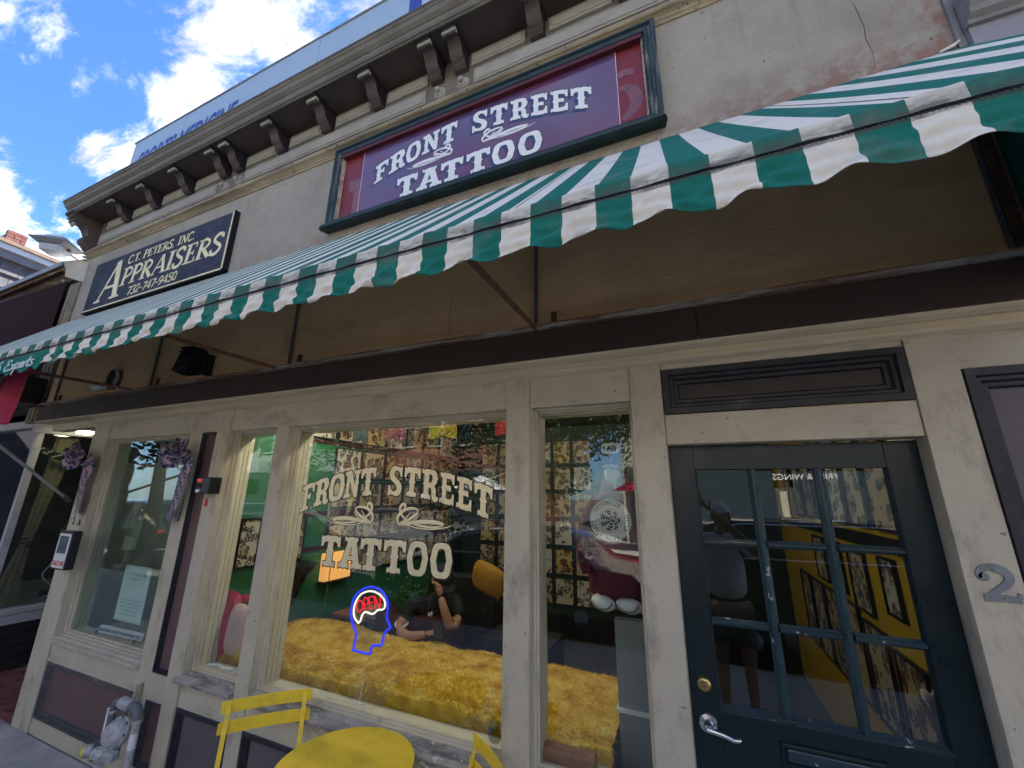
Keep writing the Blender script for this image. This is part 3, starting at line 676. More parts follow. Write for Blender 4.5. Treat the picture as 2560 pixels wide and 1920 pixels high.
wN = window(-.757, -.225, .70, 2.345, m_inner)
def sill(x0, x1, z, m, rough=0.0):
    pr_ = [(.08, z - .06), (-.002, z - .06), (-.006, z - .052), (-.03, z - .050), (-.034, z - .030), (-.030, z - .026), (.0, z - .020), (.004, z - .012), (.03, z - .006), (.034, z), (.08, z + .004)]
    n = max(2, int((x1 - x0) / .02)); mb = MB()
    vs = []
    for i in range(n + 1):
        for (y, zz) in pr_:
            j = rough * (random.random() - .5)
            vs.append((x0 + (x1 - x0) * i / n, y + j, zz + rough * .6 * (random.random() - .5)))
    k = len(pr_)
    fs = [(i * k + a, i * k + (a + 1) % k, (i + 1) * k + (a + 1) % k, (i + 1) * k + a) for i in range(n) for a in range(k)] + [tuple(range(k)), tuple(range((n + 1) * k - 1, n * k - 1, -1))]
    mb.add(vs, fs); return mb.build('sill', m, B)
sill(-5.043, -3.762, .702, m_trim, .0005)
sill(-3.30, -2.727, .70, m_sill, .005)
sill(-2.598, -.897, .70, m_sill, .005)
sill(-.755, -.227, .70, m_sill, .002)
# loose splinter of sill
MB().beam((-1.30, -.04, .655), (-1.17, -.055, .625), .02, .012).build('sill_splinter', m_sill, B)

# ================================================================== DOOR
def leaf():
    d = MB()
    y0, y1 = .075, .115
    xs = [-.077, .03, .245, .272, .487, .514, .727, .838]
    d.box(-.0755, .03, y0, y1, .03, 2.118).box(.729, .8365, y0, y1, .03, 2.118).box(.03, .729, y0, y1, 2.012, 2.118).box(.03, .729, y0, y1, .03, 1.075)
    door = d.build('door', m_door, B, bevel=.002)
    rows = [(1.083, 1.368), (1.402, 1.685), (1.716, 2.004)]; cols = [(.035, .243), (.282, .484), (.523, .727)]
    g = MB()
    # muntin bars: bevelled profile
    for x0, x1 in ((.243, .282), (.484, .523)):
        MB().prism([(x0, .098), (x0 + .004, .092), (x0 + .005, .086), (x0 + .012, .079), (x0 + .0135, .0745), (x1 - .0135, .0745), (x1 - .012, .079), (x1 - .005, .086), (x1 - .004, .092), (x1, .098)], 'z', 1.076, 2.011).build('muntin', m_muntin, door)
    for z0, z1 in ((1.368, 1.402), (1.685, 1.716)):
        for x0, x1 in cols:
            MB().prism([(.098, z0), (.092, z0 + .004), (.086, z0 + .005), (.079, z0 + .010), (.075, z0 + .0115), (.075, z1 - .0115), (.079, z1 - .010), (.086, z1 - .005), (.092, z1 - .004), (.098, z1)], 'x', x0, x1).build('muntin', m_muntin, door)
    MB().prism([(.098, 1.062), (.0735, 1.062), (.0725, 1.068), (.098, 1.086)], 'x', .026, .734).build('glazing_bead', m_muntin, door)
    MB().prism([(.028, .098), (.024, .0735), (.028, .0735), (.038, .098)], 'z', 1.07, 2.02).build('glazing_bead', m_door, door)
    MB().prism([(.7315, .098), (.7355, .0735), (.7315, .0735), (.7215, .098)], 'z', 1.07, 2.02).build('glazing_bead', m_door, door)
    for x0, x1 in cols:
        for z0, z1 in rows:
            MB().box(x0 - .004, x1 + .004, .099, .102, z0 - .004, z1 + .004).build('door_pane', m_glassd, door)
    # mail slot
    (xa, ya, za), (xb, yb, zb) = Vector((0.2241, 0.0680, 1.0068)), Vector((0.5448, 0.0680, 1.0153))
    ms_ = MB().rectframe(xa, xb, za - .075, za, [(0, .074), (.003, .066), (.012, .064), (.014, .070), (.018, .070)]).build('mail_slot_frame', m_door, door)
    MB().box(xa + .02, xb - .02, .060, .072, za - .058, za - .018).build('mail_flap', m_muntin, ms_, bevel=.004)
    # lower panel moulding
    MB().rectframe(.03, .73, .15, .80, [(0, .076), (.004, .070), (.016, .070), (.026, .082)]).build('panel_moulding', m_door, door)
    # deadbolt and lever
    c = Vector((-0.0196, 0.0700, 1.1496))
    lk = MB().lathe([(.028, 0), (.028, .004), (.024, .010), (.017, .013), (.016, .018)], (c[0], .075, c[2]), n=24, d=(0, -1, 0)).build('deadbolt', m_brass, door, smooth=True)
    MB().box(c[0] - .0015, c[0] + .0015, .0555, .0572, c[2] - .007, c[2] + .004).build('keyway', m_rubber, lk)
    c = Vector((-0.0182, 0.0700, 1.0156))
    le = MB().lathe([(.036, 0), (.036, .005), (.032, .011), (.018, .014), (.0155, .018), (.0155, .048), (.012, .054)], (c[0], .075, c[2]), n=26, d=(0, -1, 0)).build('lever_handle', m_chrome, door, smooth=True)
    pts = catmull([(c[0] - .004, .028, c[2] - .004), (c[0] + .02, .024, c[2] - .006), (c[0] + .055, .024, c[2] - .012), (c[0] + .085, .027, c[2] - .022), (c[0] + .110, .031, c[2] - .020)], 5)
    MB().tube(pts, [.012 - .006 * (i / len(pts)) for i in range(len(pts))], 10).build('lever_arm', m_chrome, le, smooth=True)
    # hinges hidden; paint seam
    return door
door = leaf()
MB().box(-.077, -.076, .0, .075, .03, 2.124).build('door_jamb', m_trim, B)
MB().box(.837, .838, .0, .075, .03, 2.124).build('door_jamb', m_trim, B)
MB().box(-.09, .85, -.02, .14, .0, .03).build('threshold', m_iron, B, bevel=.004)

# ================================================================== NUMBERS
def two(mb, place, x, z, s, th):
    pts = catmull([(.12, .66), (.10, .78), (.2, .93), (.42, .99), (.66, .92), (.78, .74), (.70, .54), (.45, .33), (.22, .16)], 6)
    n = len(pts); ws = [.10 + .14 * min(1, abs(i - 0) / (n * .45)) if i < n * .55 else .24 - .10 * ((i - n * .55) / (n * .45)) for i in range(n)]
    ribbon2d(mb, [(x + p[0] * s, z + p[1] * s) for p in pts], [w * s for w in ws], place, th)
    ribbon2d(mb, [(x + a * s, z + b * s) for a, b in ((.10, .10), (.45, .12), (.80, .10), (.93, .12))], [.22 * s, .20 * s, .17 * s, .06 * s], place, th - .0003)
    ribbon2d(mb, [(x + .86 * s, z + .0 * s), (x + .93 * s, z + .28 * s)], .10 * s, place, th - .0006)
    mb.lathe([(.13 * s, 0), (.13 * s, th)], place(x + .2 * s, z + .70 * s, 0), n=14, d=(0, -1, 0))
mb = MB(); two(mb, wallplace(-.006), .866, 1.568, .108, .006)
for q in ((.915, 1.668), (.925, 1.580)): mb.lathe([(.004, 0), (.003, .009)], (q[0], -.006, q[1]), n=10, d=(0, -1, 0))
tag(mb.build('house_number', m_zinc, smooth=False), 'large zinc house number 2 screwed to the post right of the dark green door', 'house number')
c = Vector((-5.2183, -0.0100, 1.6197))
h2 = thing('house_number', 'small dark house number 2A on the left pier, under the flag ribbon', 'house number', (c[0], -.01, c[2]))
bfont('2', .085, lambda u, v, t: (c[0] - .03 + u, -.010 - .002 - t, c[2] - .04 + v), bold=.001).build('digit', m_rubber, h2)
c2 = Vector((-5.1213, -0.0100, 1.5762))
bfont('A', .085, lambda u, v, t: (c2[0] - .03 + u, -.010 - .002 - t, c2[2] - .01 + v), bold=.001).build('letter', m_rubber, h2)
# ================================================================== MAIN SIGN
S = thing('tattoo_sign', 'purple and white tattoo shop sign in a dark green moulded frame above the striped awning', 'sign', (-1.2, 0, 4.0))
m_sred = mat('old_red_board', (0.19, 0.022, 0.032), 0.45, var=.08, scale=2, dirt=.3, dirtc=(.13, .02, .03), dscale=3)
m_sgreen = mat('sign_frame_green', (0.010, 0.028, 0.032), 0.42, var=.25, scale=8, dirt=.35, dirtc=(.05, .065, .07), dscale=16, dlo=.55, dhi=.68, bump=.3)
m_sgreenw = mat('sign_frame_worn', (0.024, 0.044, 0.05), 0.6, var=.3, scale=8, dirt=.85, dirtc=(.20, .19, .17), dscale=16, dst=(2.5, 1, .25), dlo=.50, dhi=.60, bump=.9, bscale=40, bst=(2, 1, .2), chips=.5, chipc=(.4, .35, .26))
m_sside = mat('inner_frame_chipped', (0.45, 0.40, 0.28), 0.7, var=.3, dirt=.7, dirtc=(.3, .06, .06), dscale=12, dlo=.5, dhi=.56)
MB().box(-2.44, .01, -.0055, .012, 3.96, 4.64).build('red_board', m_sred, S)
FPs = [(0, .0), (0, -.052), (.012, -.062), (.026, -.062), (.032, -.050), (.046, -.046), (.054, -.052), (.066, -.050), (.072, -.036), (.078, -.034), (.082, .0)]
x0, x1, z0, z1 = -2.50, .068, 3.905, 4.690
def side(k, m, prof, name):
    # one mitred side of the frame: 0 bottom, 1 right, 2 top, 3 left
    mb = MB(); vs = []; n = len(prof)
    for t, y in prof:
        c4 = [(x0 + t, y, z0 + t), (x1 - t, y, z0 + t), (x1 - t, y, z1 - t), (x0 + t, y, z1 - t)]
        vs += [c4[k], c4[(k + 1) % 4]]
    mb.add(vs, [(2 * i, 2 * i + 1, 2 * i + 3, 2 * i + 2) for i in range(n - 1)])
    return mb.build(name, m, S)
side(0, m_sgreen, [(-.0, .0), (-.012, -.07), (-.004, -.095), (.016, -.098), (.022, -.085), (.036, -.080), (.046, -.07), (.060, -.066), (.074, -.04), (.082, .0)], 'frame_side')
side(1, m_sgreenw, FPs, 'frame_side'); side(2, m_sgreen, FPs, 'frame_side'); side(3, m_sgreenw, FPs, 'frame_side')
x0, x1, z0, z1 = -2.42, -.012, 3.985, 4.61
MB().rectframe(x0, x1, z0, z1, [(0, -.034), (.005, -.034), (.006, -.018), (.010, -.016), (.011, .0)]).build('inner_frame', m_sside, S)
MB().box(x0, x1, -.046, .0, z1 - .020, z1 + .01).build('inner_frame_top', mat('shaded_maroon_inner', (.09, .012, .018), .5, var=.2), S)  # maroon darkened to carry the shadow of the frame
# printed purple panel: two sheets side by side
m, nt, N, L, P = new_mat('purple_panel')
tc = mnode(N, 'ShaderNodeTexCoord'); sp = mnode(N, 'ShaderNodeSeparateXYZ'); L.new(tc.outputs['Object'], sp.inputs[0])
nz = mnode(N, 'ShaderNodeTexNoise'); nz.inputs['Scale'].default_value = 1.6; nz.inputs['Detail'].default_value = 1.5; L.new(tc.outputs['Object'], nz.inputs['Vector'])
rp = mnode(N, 'ShaderNodeValToRGB'); rp.color_ramp.elements[0].position = .38; rp.color_ramp.elements[0].color = (.085, .050, .135, 1); rp.color_ramp.elements[1].position = .62; rp.color_ramp.elements[1].color = (.125, .030, .085, 1)
mr = mnode(N, 'ShaderNodeMapRange'); mr.inputs['From Min'].default_value = 4.65; mr.inputs['From Max'].default_value = 3.95; mr.inputs['To Min'].default_value = -.16; mr.inputs['To Max'].default_value = .14
L.new(sp.outputs[2], mr.inputs['Value']); ad = mnode(N, 'ShaderNodeMath', operation='ADD'); L.new(nz.outputs['Fac'], ad.inputs[0]); L.new(mr.outputs[0], ad.inputs[1]); L.new(ad.outputs[0], rp.inputs[0])
L.new(rp.outputs[0], P.inputs['Base Color']); P.inputs['Roughness'].default_value = .30; P.inputs['Coat Weight'].default_value = .8; P.inputs['Coat Roughness'].default_value = .16
nb = mnode(N, 'ShaderNodeTexNoise'); nb.inputs['Scale'].default_value = 260; bp_ = mnode(N, 'ShaderNodeBump'); bp_.inputs['Strength'].default_value = .12; bp_.inputs['Distance'].default_value = .002; L.new(tc.outputs['Object'], nb.inputs['Vector']); L.new(nb.outputs['Fac'], bp_.inputs['Height']); L.new(bp_.outputs[0], P.inputs['Normal'])
m_purple = m
m_edge = mat('panel_edge', (.75, .62, .72), .4, var=.02)
for a, b in ((-2.20, -1.105), (-1.1035, -.178)):
    pn = MB().box(a, b, -.0125, -.006, 3.990, 4.598).build('sign_panel', m_purple, S)
MB().box(-2.2035, -2.2, -.0140, -.006, 3.990, 4.598).box(-.178, -.1745, -.0140, -.006, 3.990, 4.598).build('panel_edge_strip', m_edge, S)
sc_ = MB()
for x in (-2.18, -1.68, -1.2, -.7, -.2):
    for z in (4.58, 4.005): sc_.lathe([(.005, 0), (.004, .003), (.001, .004)], (x, -.0125, z), n=10, d=(0, -1, 0))
sc_.build('panel_screw', m_iron, S)
m_swhite = mat('sign_white', (.80, .82, .80), .4, var=.04)
m_sblue = mat('sign_blue_shadow', (.032, .055, .155), .35, var=.06)
m_sdark = mat('sign_dark_outline', (.06, .07, .075), .35, var=.06)
za = lambda x: 4.372 - .205 * (x + 1.21) ** 2
zt = lambda x: 4.022
top = [('F',-2.06,-1.937),('R',-1.92,-1.775),('O',-1.765,-1.634),('N',-1.616,-1.470),('T',-1.454,-1.318),('S',-1.19,-1.068),('T',-1.046,-.915),('R',-.891,-.762),('E',-.74,-.627),('E',-.602,-.488),('T',-.467,-.335)]
bot = [('T',-1.826,-1.64),('A',-1.64,-1.425),('T',-1.434,-1.252),('T',-1.224,-1.041),('O',-1.023,-.859),('O',-.831,-.666)]
words = [(c_, a, b, za, .176) for c_, a, b in top] + [(c_, a, b, zt, .178) for c_, a, b in bot]
for i_, w_ in enumerate(words):
    lt_ = western([w_], wallplace(-.0125), th=.0030).build('letter', m_swhite, S)
    western([w_], wallplace(-.0125), grow=.0045, th=.0018 + .0001 * (i_ % 3)).build('letter_outline', m_sdark, lt_)
    western([w_], wallplace(-.0125), grow=.003, du=-.018, dv=-.015, th=.0007 + .0001 * (i_ % 3)).build('letter_shadow', m_sblue, lt_)
# flourish strokes (shared by the sign and the window)
FL = [([(-1.9993, 1.7720), (-1.9481, 1.7295), (-1.8472, 1.7044)], 0.0050),
 ([(-1.4881, 1.7720), (-1.5393, 1.7295), (-1.6402, 1.7044)], 0.0050),
 ([(-1.9875, 1.7945), (-1.9737, 1.7690), (-1.9089, 1.7309), (-1.8429, 1.7081)], 0.0140),
 ([(-1.4999, 1.7945), (-1.5137, 1.7690), (-1.5785, 1.7309), (-1.6445, 1.7081)], 0.0140),
 ([(-1.9875, 1.7945), (-1.9486, 1.8028), (-1.8881, 1.7932), (-1.8446, 1.7582), (-1.8390, 1.7296), (-1.8520, 1.7042)], 0.0150),
 ([(-1.4999, 1.7945), (-1.5387, 1.8028), (-1.5993, 1.7932), (-1.6428, 1.7582), (-1.6484, 1.7296), (-1.6354, 1.7042)], 0.0150),
 ([(-1.8827, 1.7897), (-1.8910, 1.8151), (-1.8779, 1.8264), (-1.8599, 1.8158), (-1.8537, 1.7904), (-1.8735, 1.7573), (-1.9269, 1.7194)], 0.0150),
 ([(-1.6047, 1.7897), (-1.5963, 1.8151), (-1.6095, 1.8264), (-1.6275, 1.8158), (-1.6337, 1.7904), (-1.6139, 1.7573), (-1.5605, 1.7194)], 0.0150),
 ([(-1.9356, 1.7810), (-1.9124, 1.7561), (-1.8895, 1.7315), (-1.8538, 1.7184)], 0.0060),
 ([(-1.5518, 1.7810), (-1.5750, 1.7561), (-1.5979, 1.7315), (-1.6335, 1.7184)], 0.0060),
 ([(-2.2240, 1.7142), (-2.1682, 1.6997), (-2.0626, 1.6889), (-1.9631, 1.6964), (-1.8682, 1.7179)], 0.0060),
 ([(-1.2634, 1.7142), (-1.3191, 1.6997), (-1.4247, 1.6889), (-1.5243, 1.6964), (-1.6192, 1.7179)], 0.0060),
 ([(-2.1721, 1.7220), (-2.1108, 1.7315), (-2.0184, 1.7309), (-1.9264, 1.7158), (-1.8472, 1.7044)], 0.0160),
 ([(-1.3153, 1.7220), (-1.3766, 1.7315), (-1.4690, 1.7309), (-1.5610, 1.7158), (-1.6402, 1.7044)], 0.0160),
 ([(-2.1721, 1.7220), (-2.1486, 1.7079), (-2.0850, 1.7005), (-2.0145, 1.7053), (-1.9660, 1.7158), (-2.0273, 1.7232), (-2.1089, 1.7204), (-2.1607, 1.7172)], 0.0100),
 ([(-1.3153, 1.7220), (-1.3388, 1.7079), (-1.4024, 1.7005), (-1.4729, 1.7053), (-1.5214, 1.7158), (-1.4601, 1.7232), (-1.3784, 1.7204), (-1.3267, 1.7172)], 0.0100)]
def flourish(place, tx, w, grow=0.0, th=.002, half=0):
    mb = MB()
    for k, (pts, ww) in enumerate(FL):
        if k % 2 != half: continue
        q = [tx(*p_) for p_ in catmull(pts, 6)]; n = len(q)
        ribbon2d(mb, q, [max(.0006, (ww * w * (math.sin(math.pi * (i + .6) / (n + .2)) ** .5)) + grow * 2) for i in range(n)], place, th + .0002 * (k % 5))
    return mb
sx = lambda x, z: (-1.723 + (x + 2.20) * 1.02 if x < -1.745 else -1.723 + (-1.29 * 1.0 + 2.20 - .91 + (x + 1.745) * 1.02 + .52), 4.218 + (z - 1.655) * .80 )
for h_ in (0, 1): flourish(wallplace(-.0125), sx, 1.1, th=.0026, half=h_).build('flourish', m_swhite, S)
# ghost lettering left on the red board
m_ghost = mat('ghost_lettering', (.20, .09, .115), .5, var=.35, dirt=.8, dirtc=(.19, .03, .04), dscale=20)
m_ghost2 = mat('ghost_lettering_red', (.24, .045, .05), .5, var=.1)
bfont('S', .16, lambda u, v, t: (-2.305 + u * .8, -.0062, 4.44 + v)).build('ghost_letter', m_ghost2, S)
MB().prism([(-2.335, 4.36), (-2.335, 4.25), (-2.275, 4.25), (-2.275, 4.03), (-2.21, 4.03), (-2.21, 4.36)], 'y', -.0064, -.0056).build('ghost_letter', m_ghost, S)
gb = MB(); 
ribbon2d(gb, [(-.17, 4.40), (-.13, 4.41), (-.10, 4.40), (-.075, 4.395)], .05, wallplace(-.0050), .002)
ribbon2d(gb, catmull([(-.17, 4.29), (-.12, 4.28), (-.08, 4.22), (-.075, 4.15), (-.11, 4.09), (-.16, 4.05)], 5), [.03 + .045 * math.sin(math.pi * i / 25) for i in range(26)], wallplace(-.0050), .0022)
gb.build('ghost_letter', m_ghost, S)

# ================================================================== APPRAISERS SIGN
A = thing('appraisers_sign', 'navy blue board sign with gold appraisers lettering and a cracked joint', 'sign', (-5.03, 0, 3.9))
m_navy = mat('navy_smalt', (.030, .036, .058), .75, var=.35, scale=5, dirt=.5, dirtc=(.07, .085, .12), dscale=4, dlo=.5, dhi=.7, bump=.5, bscale=140)
m_gold = mat('gold_leaf', (.92, .74, .32), .40, metal=.3, var=.15, scale=18, dirt=.5, dirtc=(.92, .86, .62), dscale=18, dlo=.45, dhi=.55, bump=.3)
ax0, ax1, az0, az1 = -6.285, -3.74, 3.848, 4.480
rnd = random.Random(3)
def crack_line(n=30): return [(ax0 + (ax1 - ax0) * i / n, 4.235 + .075 * i / n + (rnd.random() - .5) * .006) for i in range(n + 1)]
ck = [(ax0 + (ax1 - ax0) * i / 40, 4.318 + (rnd.random() - .5) * .006 + (.004 if i > 30 else 0)) for i in range(41)]
MB().prism([(ax0, az0), (ax1, az0)] + [(p_[0], p_[1] - .0025) for p_ in ck[::-1]], 'y', -.042, -.004).build('board', m_navy, A)
MB().prism([(p_[0], p_[1] + .0025) for p_ in ck] + [(ax1, az1), (ax0, az1)], 'y', -.040, -.004).build('board', m_navy, A)
MB().box(ax1 - .045, ax1 - .012, -.0445, -.038, az0 + .02, 4.312).box(ax1 - .045, ax1 - .012, -.0425, -.038, 4.324, az1).build('gold_border', m_gold, A)
MB().box(ax0, ax1 - .045, -.0445, -.038, az0 + .008, az0 + .024).build('gold_border', m_gold, A)
MB().box(ax1 - .011, ax1 + .006, -.05, -.002, az0 - .012, az1).box(ax0, ax1 + .006, -.05, -.002, az0 - .014, az0 - .0005).build('board_edge', m_rubber, A)
P_ = wallplace(-.0425)
def fit(txt, xa, xb, z, h, slant, name='lettering', n=None):
    tot = sum(SG[c_][0] for c_ in txt) * h; wf = (xb - xa) / tot
    mb, _ = serif_text(txt, xa, z, h, wf, slant / wf if False else slant, P_); return mb.build(name, m_gold, A)
fit('A', Vector((-6.0619, -0.0420, 3.9516)).x, Vector((-5.5894, -0.0420, 3.9413)).x, 3.935, .47, .16)
def letters(txt, xa, xb, z, h, sl):
    tot = sum(SG[c_][0] for c_ in txt) * h; wf = (xb - xa) / tot; x = xa
    for c_ in txt:
        if SG[c_][1]: serif_text(c_, x, z, h, wf, sl, P_)[0].build('letter', m_gold, A)
        x += SG[c_][0] * h * wf
letters('PPRAISERS', Vector((-5.6044, -0.0420, 4.0117)).x, Vector((-3.8466, -0.0420, 4.0145)).x, 4.055, .215, .14)
letters('C.T. PETERS, INC.', Vector((-5.5581, -0.0420, 4.2843)).x, Vector((-4.3418, -0.0420, 4.2912)).x, 4.325, .098, .14)
letters('732-747-9450', Vector((-5.3875, -0.0420, 3.8595)).x, Vector((-4.4912, -0.0420, 3.8723)).x, 3.905, .098, .14)

# ================================================================== ROOF BILLBOARD
BB = thing('billboard', 'pale blue sports medicine billboard rising behind the cornice', 'billboard', (-4, 1.0, 6))
m_bb = mat('billboard_vinyl', (.29, .38, .46), .5, var=.04)
m_bbw = mat('billboard_white', (.38, .44, .50), .5, var=.03)
m_bbb = mat('billboard_blue', (.01, .045, .26), .5, var=.06)
for i_ in range(4): MB().box(-9.62 + i_ * 1.69, -9.62 + i_ * 1.69 + 1.683, 1.0 + .002 * (i_ % 2), 1.10, 6.2, 8.60).build('board', m_bb, BB)
MB().box(-9.65, 2.4, .985, 1.08, 8.605, 8.63).build('board_frame', m_zinc, BB)
MB().box(-2.85, 2.4, 1.0, 1.10, 6.2, 8.66).build('board', m_bbw, BB)
MB().box(-2.86, -2.66, .992, .999, 6.2, 8.66).build('stripe', m_bbb, BB)
for xx in (-8, -4.5, -1, 1.8): MB().box(xx - .06, xx + .06, 1.15, 1.27, 5.2, 8.4).build('leg', m_iron, BB)
bfont('SPORTS MEDICINE', .72, lambda u, v, t: (-9.34 + u, .996 - t, 7.74 + v), width=2.92, bold=.010, slant=.12).build('lettering', m_bbb, BB)
bfont('REHAB', .4, lambda u, v, t: (-5.0 + u, .996 - t, 7.60 + v), width=1.2).build('lettering', m_zinc, BB)
# ================================================================== AWNING
AW = thing('striped_awning', 'long green and white striped cloth awning with scalloped valance over the shopfront', 'awning', (-2.7, -.5, 2.7))
def cloth_mat(name, stripe=True):
    m, nt, N, L, P = new_mat(name)
    tc = mnode(N, 'ShaderNodeTexCoord'); sp = mnode(N, 'ShaderNodeSeparateXYZ'); L.new(tc.outputs['Object'], sp.inputs[0])
    def mt(op, a, b=None, cl=False):
        n = mnode(N, 'ShaderNodeMath', operation=op, use_clamp=cl)
        for i, v in enumerate((a, b)):
            if v is None: continue
            if isinstance(v, (int, float)): n.inputs[i].default_value = v
            else: L.new(v, n.inputs[i])
        return n.outputs[0]
    def nz(s, st=(1, 1, 1), d=5):
        mp = mnode(N, 'ShaderNodeMapping'); mp.inputs['Scale'].default_value = st; L.new(tc.outputs['Object'], mp.inputs[0])
        n = mnode(N, 'ShaderNodeTexNoise'); n.inputs['Scale'].default_value = s; n.inputs['Detail'].default_value = d; n.inputs['Roughness'].default_value = .65; L.new(mp.outputs[0], n.inputs['Vector']); return n.outputs['Fac']
    def mx(f, a, b):
        x = mnode(N, 'ShaderNodeMix', data_type='RGBA')
        L.new(f, x.inputs[0])
        for i, v in ((6, a), (7, b)):
            if isinstance(v, tuple): x.inputs[i].default_value = rgb(v)
            else: L.new(v, x.inputs[i])
        return x.outputs[2]
    X_, Z_ = sp.outputs[0], sp.outputs[2]
    fr = mt('FRACT', mt('DIVIDE', mt('SUBTRACT', X_, .0276 - .0997 * 100), .1994))
    isw = mt('GREATER_THAN', fr, .5)
    if stripe == 'valance': isw = mt('MULTIPLY', isw, mt('GREATER_THAN', X_, -3.445))
    g = mx(nz(5), (.012, .165, .125), (.016, .20, .155)); w = mx(nz(7), (.77, .73, .62), (.87, .84, .73))
    cc = mx(isw, g, w)
    # grime gathered along the front bar seam, and light streaks of dirt on the cloth
    bn1 = mnode(N, 'ShaderNodeMapRange'); bn1.inputs['From Min'].default_value = 2.772; bn1.inputs['From Max'].default_value = 2.728; L.new(Z_, bn1.inputs['Value'])
    band = mt('MULTIPLY', mt('GREATER_THAN', Z_, 2.702), bn1.outputs[0])
    dn = nz(38, (.5, 1, 1.4), 8)
    f1 = mnode(N, 'ShaderNodeMapRange'); f1.inputs['From Min'].default_value = .30; f1.inputs['From Max'].default_value = .58; L.new(dn, f1.inputs['Value'])
    cc = mx(mt('MULTIPLY', mt('MULTIPLY', band, f1.outputs[0]), .85), cc, (.10, .10, .085))
    f2 = mnode(N, 'ShaderNodeMapRange'); f2.inputs['From Min'].default_value = .52; f2.inputs['From Max'].default_value = .8; f2.inputs['To Max'].default_value = .55; L.new(nz(6, (1, 1, 1), 9), f2.inputs['Value'])
    cc = mx(f2.outputs[0], cc, (.30, .29, .26))
    L.new(cc, P.inputs['Base Color']); P.inputs['Roughness'].default_value = .85; P.inputs['Specular IOR Level'].default_value = .2
    wv = mnode(N, 'ShaderNodeTexNoise'); wv.inputs['Scale'].default_value = 350; L.new(tc.outputs['Object'], wv.inputs['Vector'])
    tl_ = mnode(N, 'ShaderNodeBsdfTranslucent'); L.new(cc, tl_.inputs['Color'])
    ms_ = mnode(N, 'ShaderNodeMixShader'); ms_.inputs[0].default_value = .15; out_ = [n for n in N if n.type == 'OUTPUT_MATERIAL'][0]
    L.new(P.outputs[0], ms_.inputs[1]); L.new(tl_.outputs[0], ms_.inputs[2]); L.new(ms_.outputs[0], out_.inputs[0])
    bp = mnode(N, 'ShaderNodeBump'); bp.inputs['Strength'].default_value = .25; bp.inputs['Distance'].default_value = .001; L.new(wv.outputs['Fac'], bp.inputs['Height']); L.new(bp.outputs[0], P.inputs['Normal'])
    return m
m_canopy = cloth_mat('awning_cloth'); m_val = cloth_mat('valance_cloth', 'valance')
m_thread = mat('seam_thread', (.13, .13, .115), .8, var=.3)
ax0, ax1 = -6.70, 1.292
poles = [-6.35, -4.50, -2.667, -.678, 1.26]
def canopy(u, v):
    x = ax0 + (ax1 - ax0) * u
    y = -.985 * v; z = 3.835 + (2.782 - 3.835) * v
    dp = min(abs(x - p_) for p_ in poles)
    sag = .003 * min(1, dp / .5) * math.sin(math.pi * v)
    w = .0011 * math.sin(x * 9.1 + v * 3) * math.sin(math.pi * v)
    n_ = sag + w
    return (x, y + n_ * .7 + 0, z - n_ * .7)
mb = MB(); mb.grid(400, 16, canopy)
mb.build('canopy', m_canopy, AW, smooth=True, solid=.0015)
# front hem wrapped round the bar: roll, then a grubby seam
def roll(u, v):
    x = ax0 + (ax1 - ax0) * u
    a = R(-52 + 150 * v); r = .022 + .002 * math.sin(x * 31) * (1 - v)
    wob = .0018 * math.sin(x * 23) + .0012 * math.sin(x * 57 + 1)
    if v < .72:
        return (x, -.985 - r * math.sin(a + .75) - .004, 2.752 + r * math.cos(a + .45) + wob)
    t = (v - .72) / .28
    b0 = R(-52 + 150 * .72)
    return (x, -.985 - r * math.sin(b0 + .75) - .004 - .004 * t, 2.752 + r * math.cos(b0 + .45) + wob - .036 * t)
MB().grid(420, 12, roll).build('hem_roll', m_canopy, AW, smooth=True)
rn = random.Random(11)
hem = [rn.uniform(-.006, .006) for _ in range(80)]
def valance(u, v):
    x = ax0 + (ax1 - ax0) * u
    k = (x + 1.2953) / .2; kk = math.floor(k); f_ = k - kk
    drop = .106 + .019 * abs(math.cos(math.pi * (f_))) ** 2.2 + hem[int(kk) % 80] * math.sin(math.pi * f_)
    if x < -3.46: drop += .004 + .012 * abs(math.cos(math.pi * f_)) ** 2
    rip = math.sin(x * 66 + v * 13 + 1.6 * math.sin(x * 7)) * .0050 + math.sin(x * 29 + v * 7 + 2 * math.sin(x * 3.1)) * .0075 + math.sin(x * 12 - v * 16 + 1.5 * math.sin(x * 5)) * .0045
    if x < -3.46: rip *= .45
    slant = .010 * v
    xs = x + .012 * v * math.sin(x * 3.3) + .0055 * math.sin(v * 11 + x * 31) * (.2 + v)
    return (xs, -1.010 - rip * v ** .8 - .018 * v * v - .006 * math.sin(x * 1.7) * v, 2.7125 - drop * v)
MB().grid(1300, 18, valance).build('valance', m_val, AW, smooth=True, solid=.0012)
# stitching row and seams
stt = MB(); x = -6.6
while x < 1.28:
    stt.box(x, x + .005, -1.0150, -1.013, 2.7085, 2.7108); x += .0105
stt.build('stitching', m_thread, AW, kind='stuff')
seams = MB()
for i in range(1, 9):
    xs_ = .074 + .0 - (i - 2) * .997 + .48
    seams.tube([(xs_ , canopy((xs_ - ax0) / (ax1 - ax0), v)[1] - .002, canopy((xs_ - ax0) / (ax1 - ax0), v)[2] + .0015) for v in (0, .2, .4, .6, .8, 1)], .0011, 4)
seams.build('seam', m_thread, AW, kind='stuff')
# white puckered binding tip at the wall, right end
MB().tube([(1.22, -.008, 3.834), (1.265, -.014, 3.842), (1.285, -.02, 3.856)], [.006, .009, .004], 8).build('binding', m_white, AW, smooth=True)
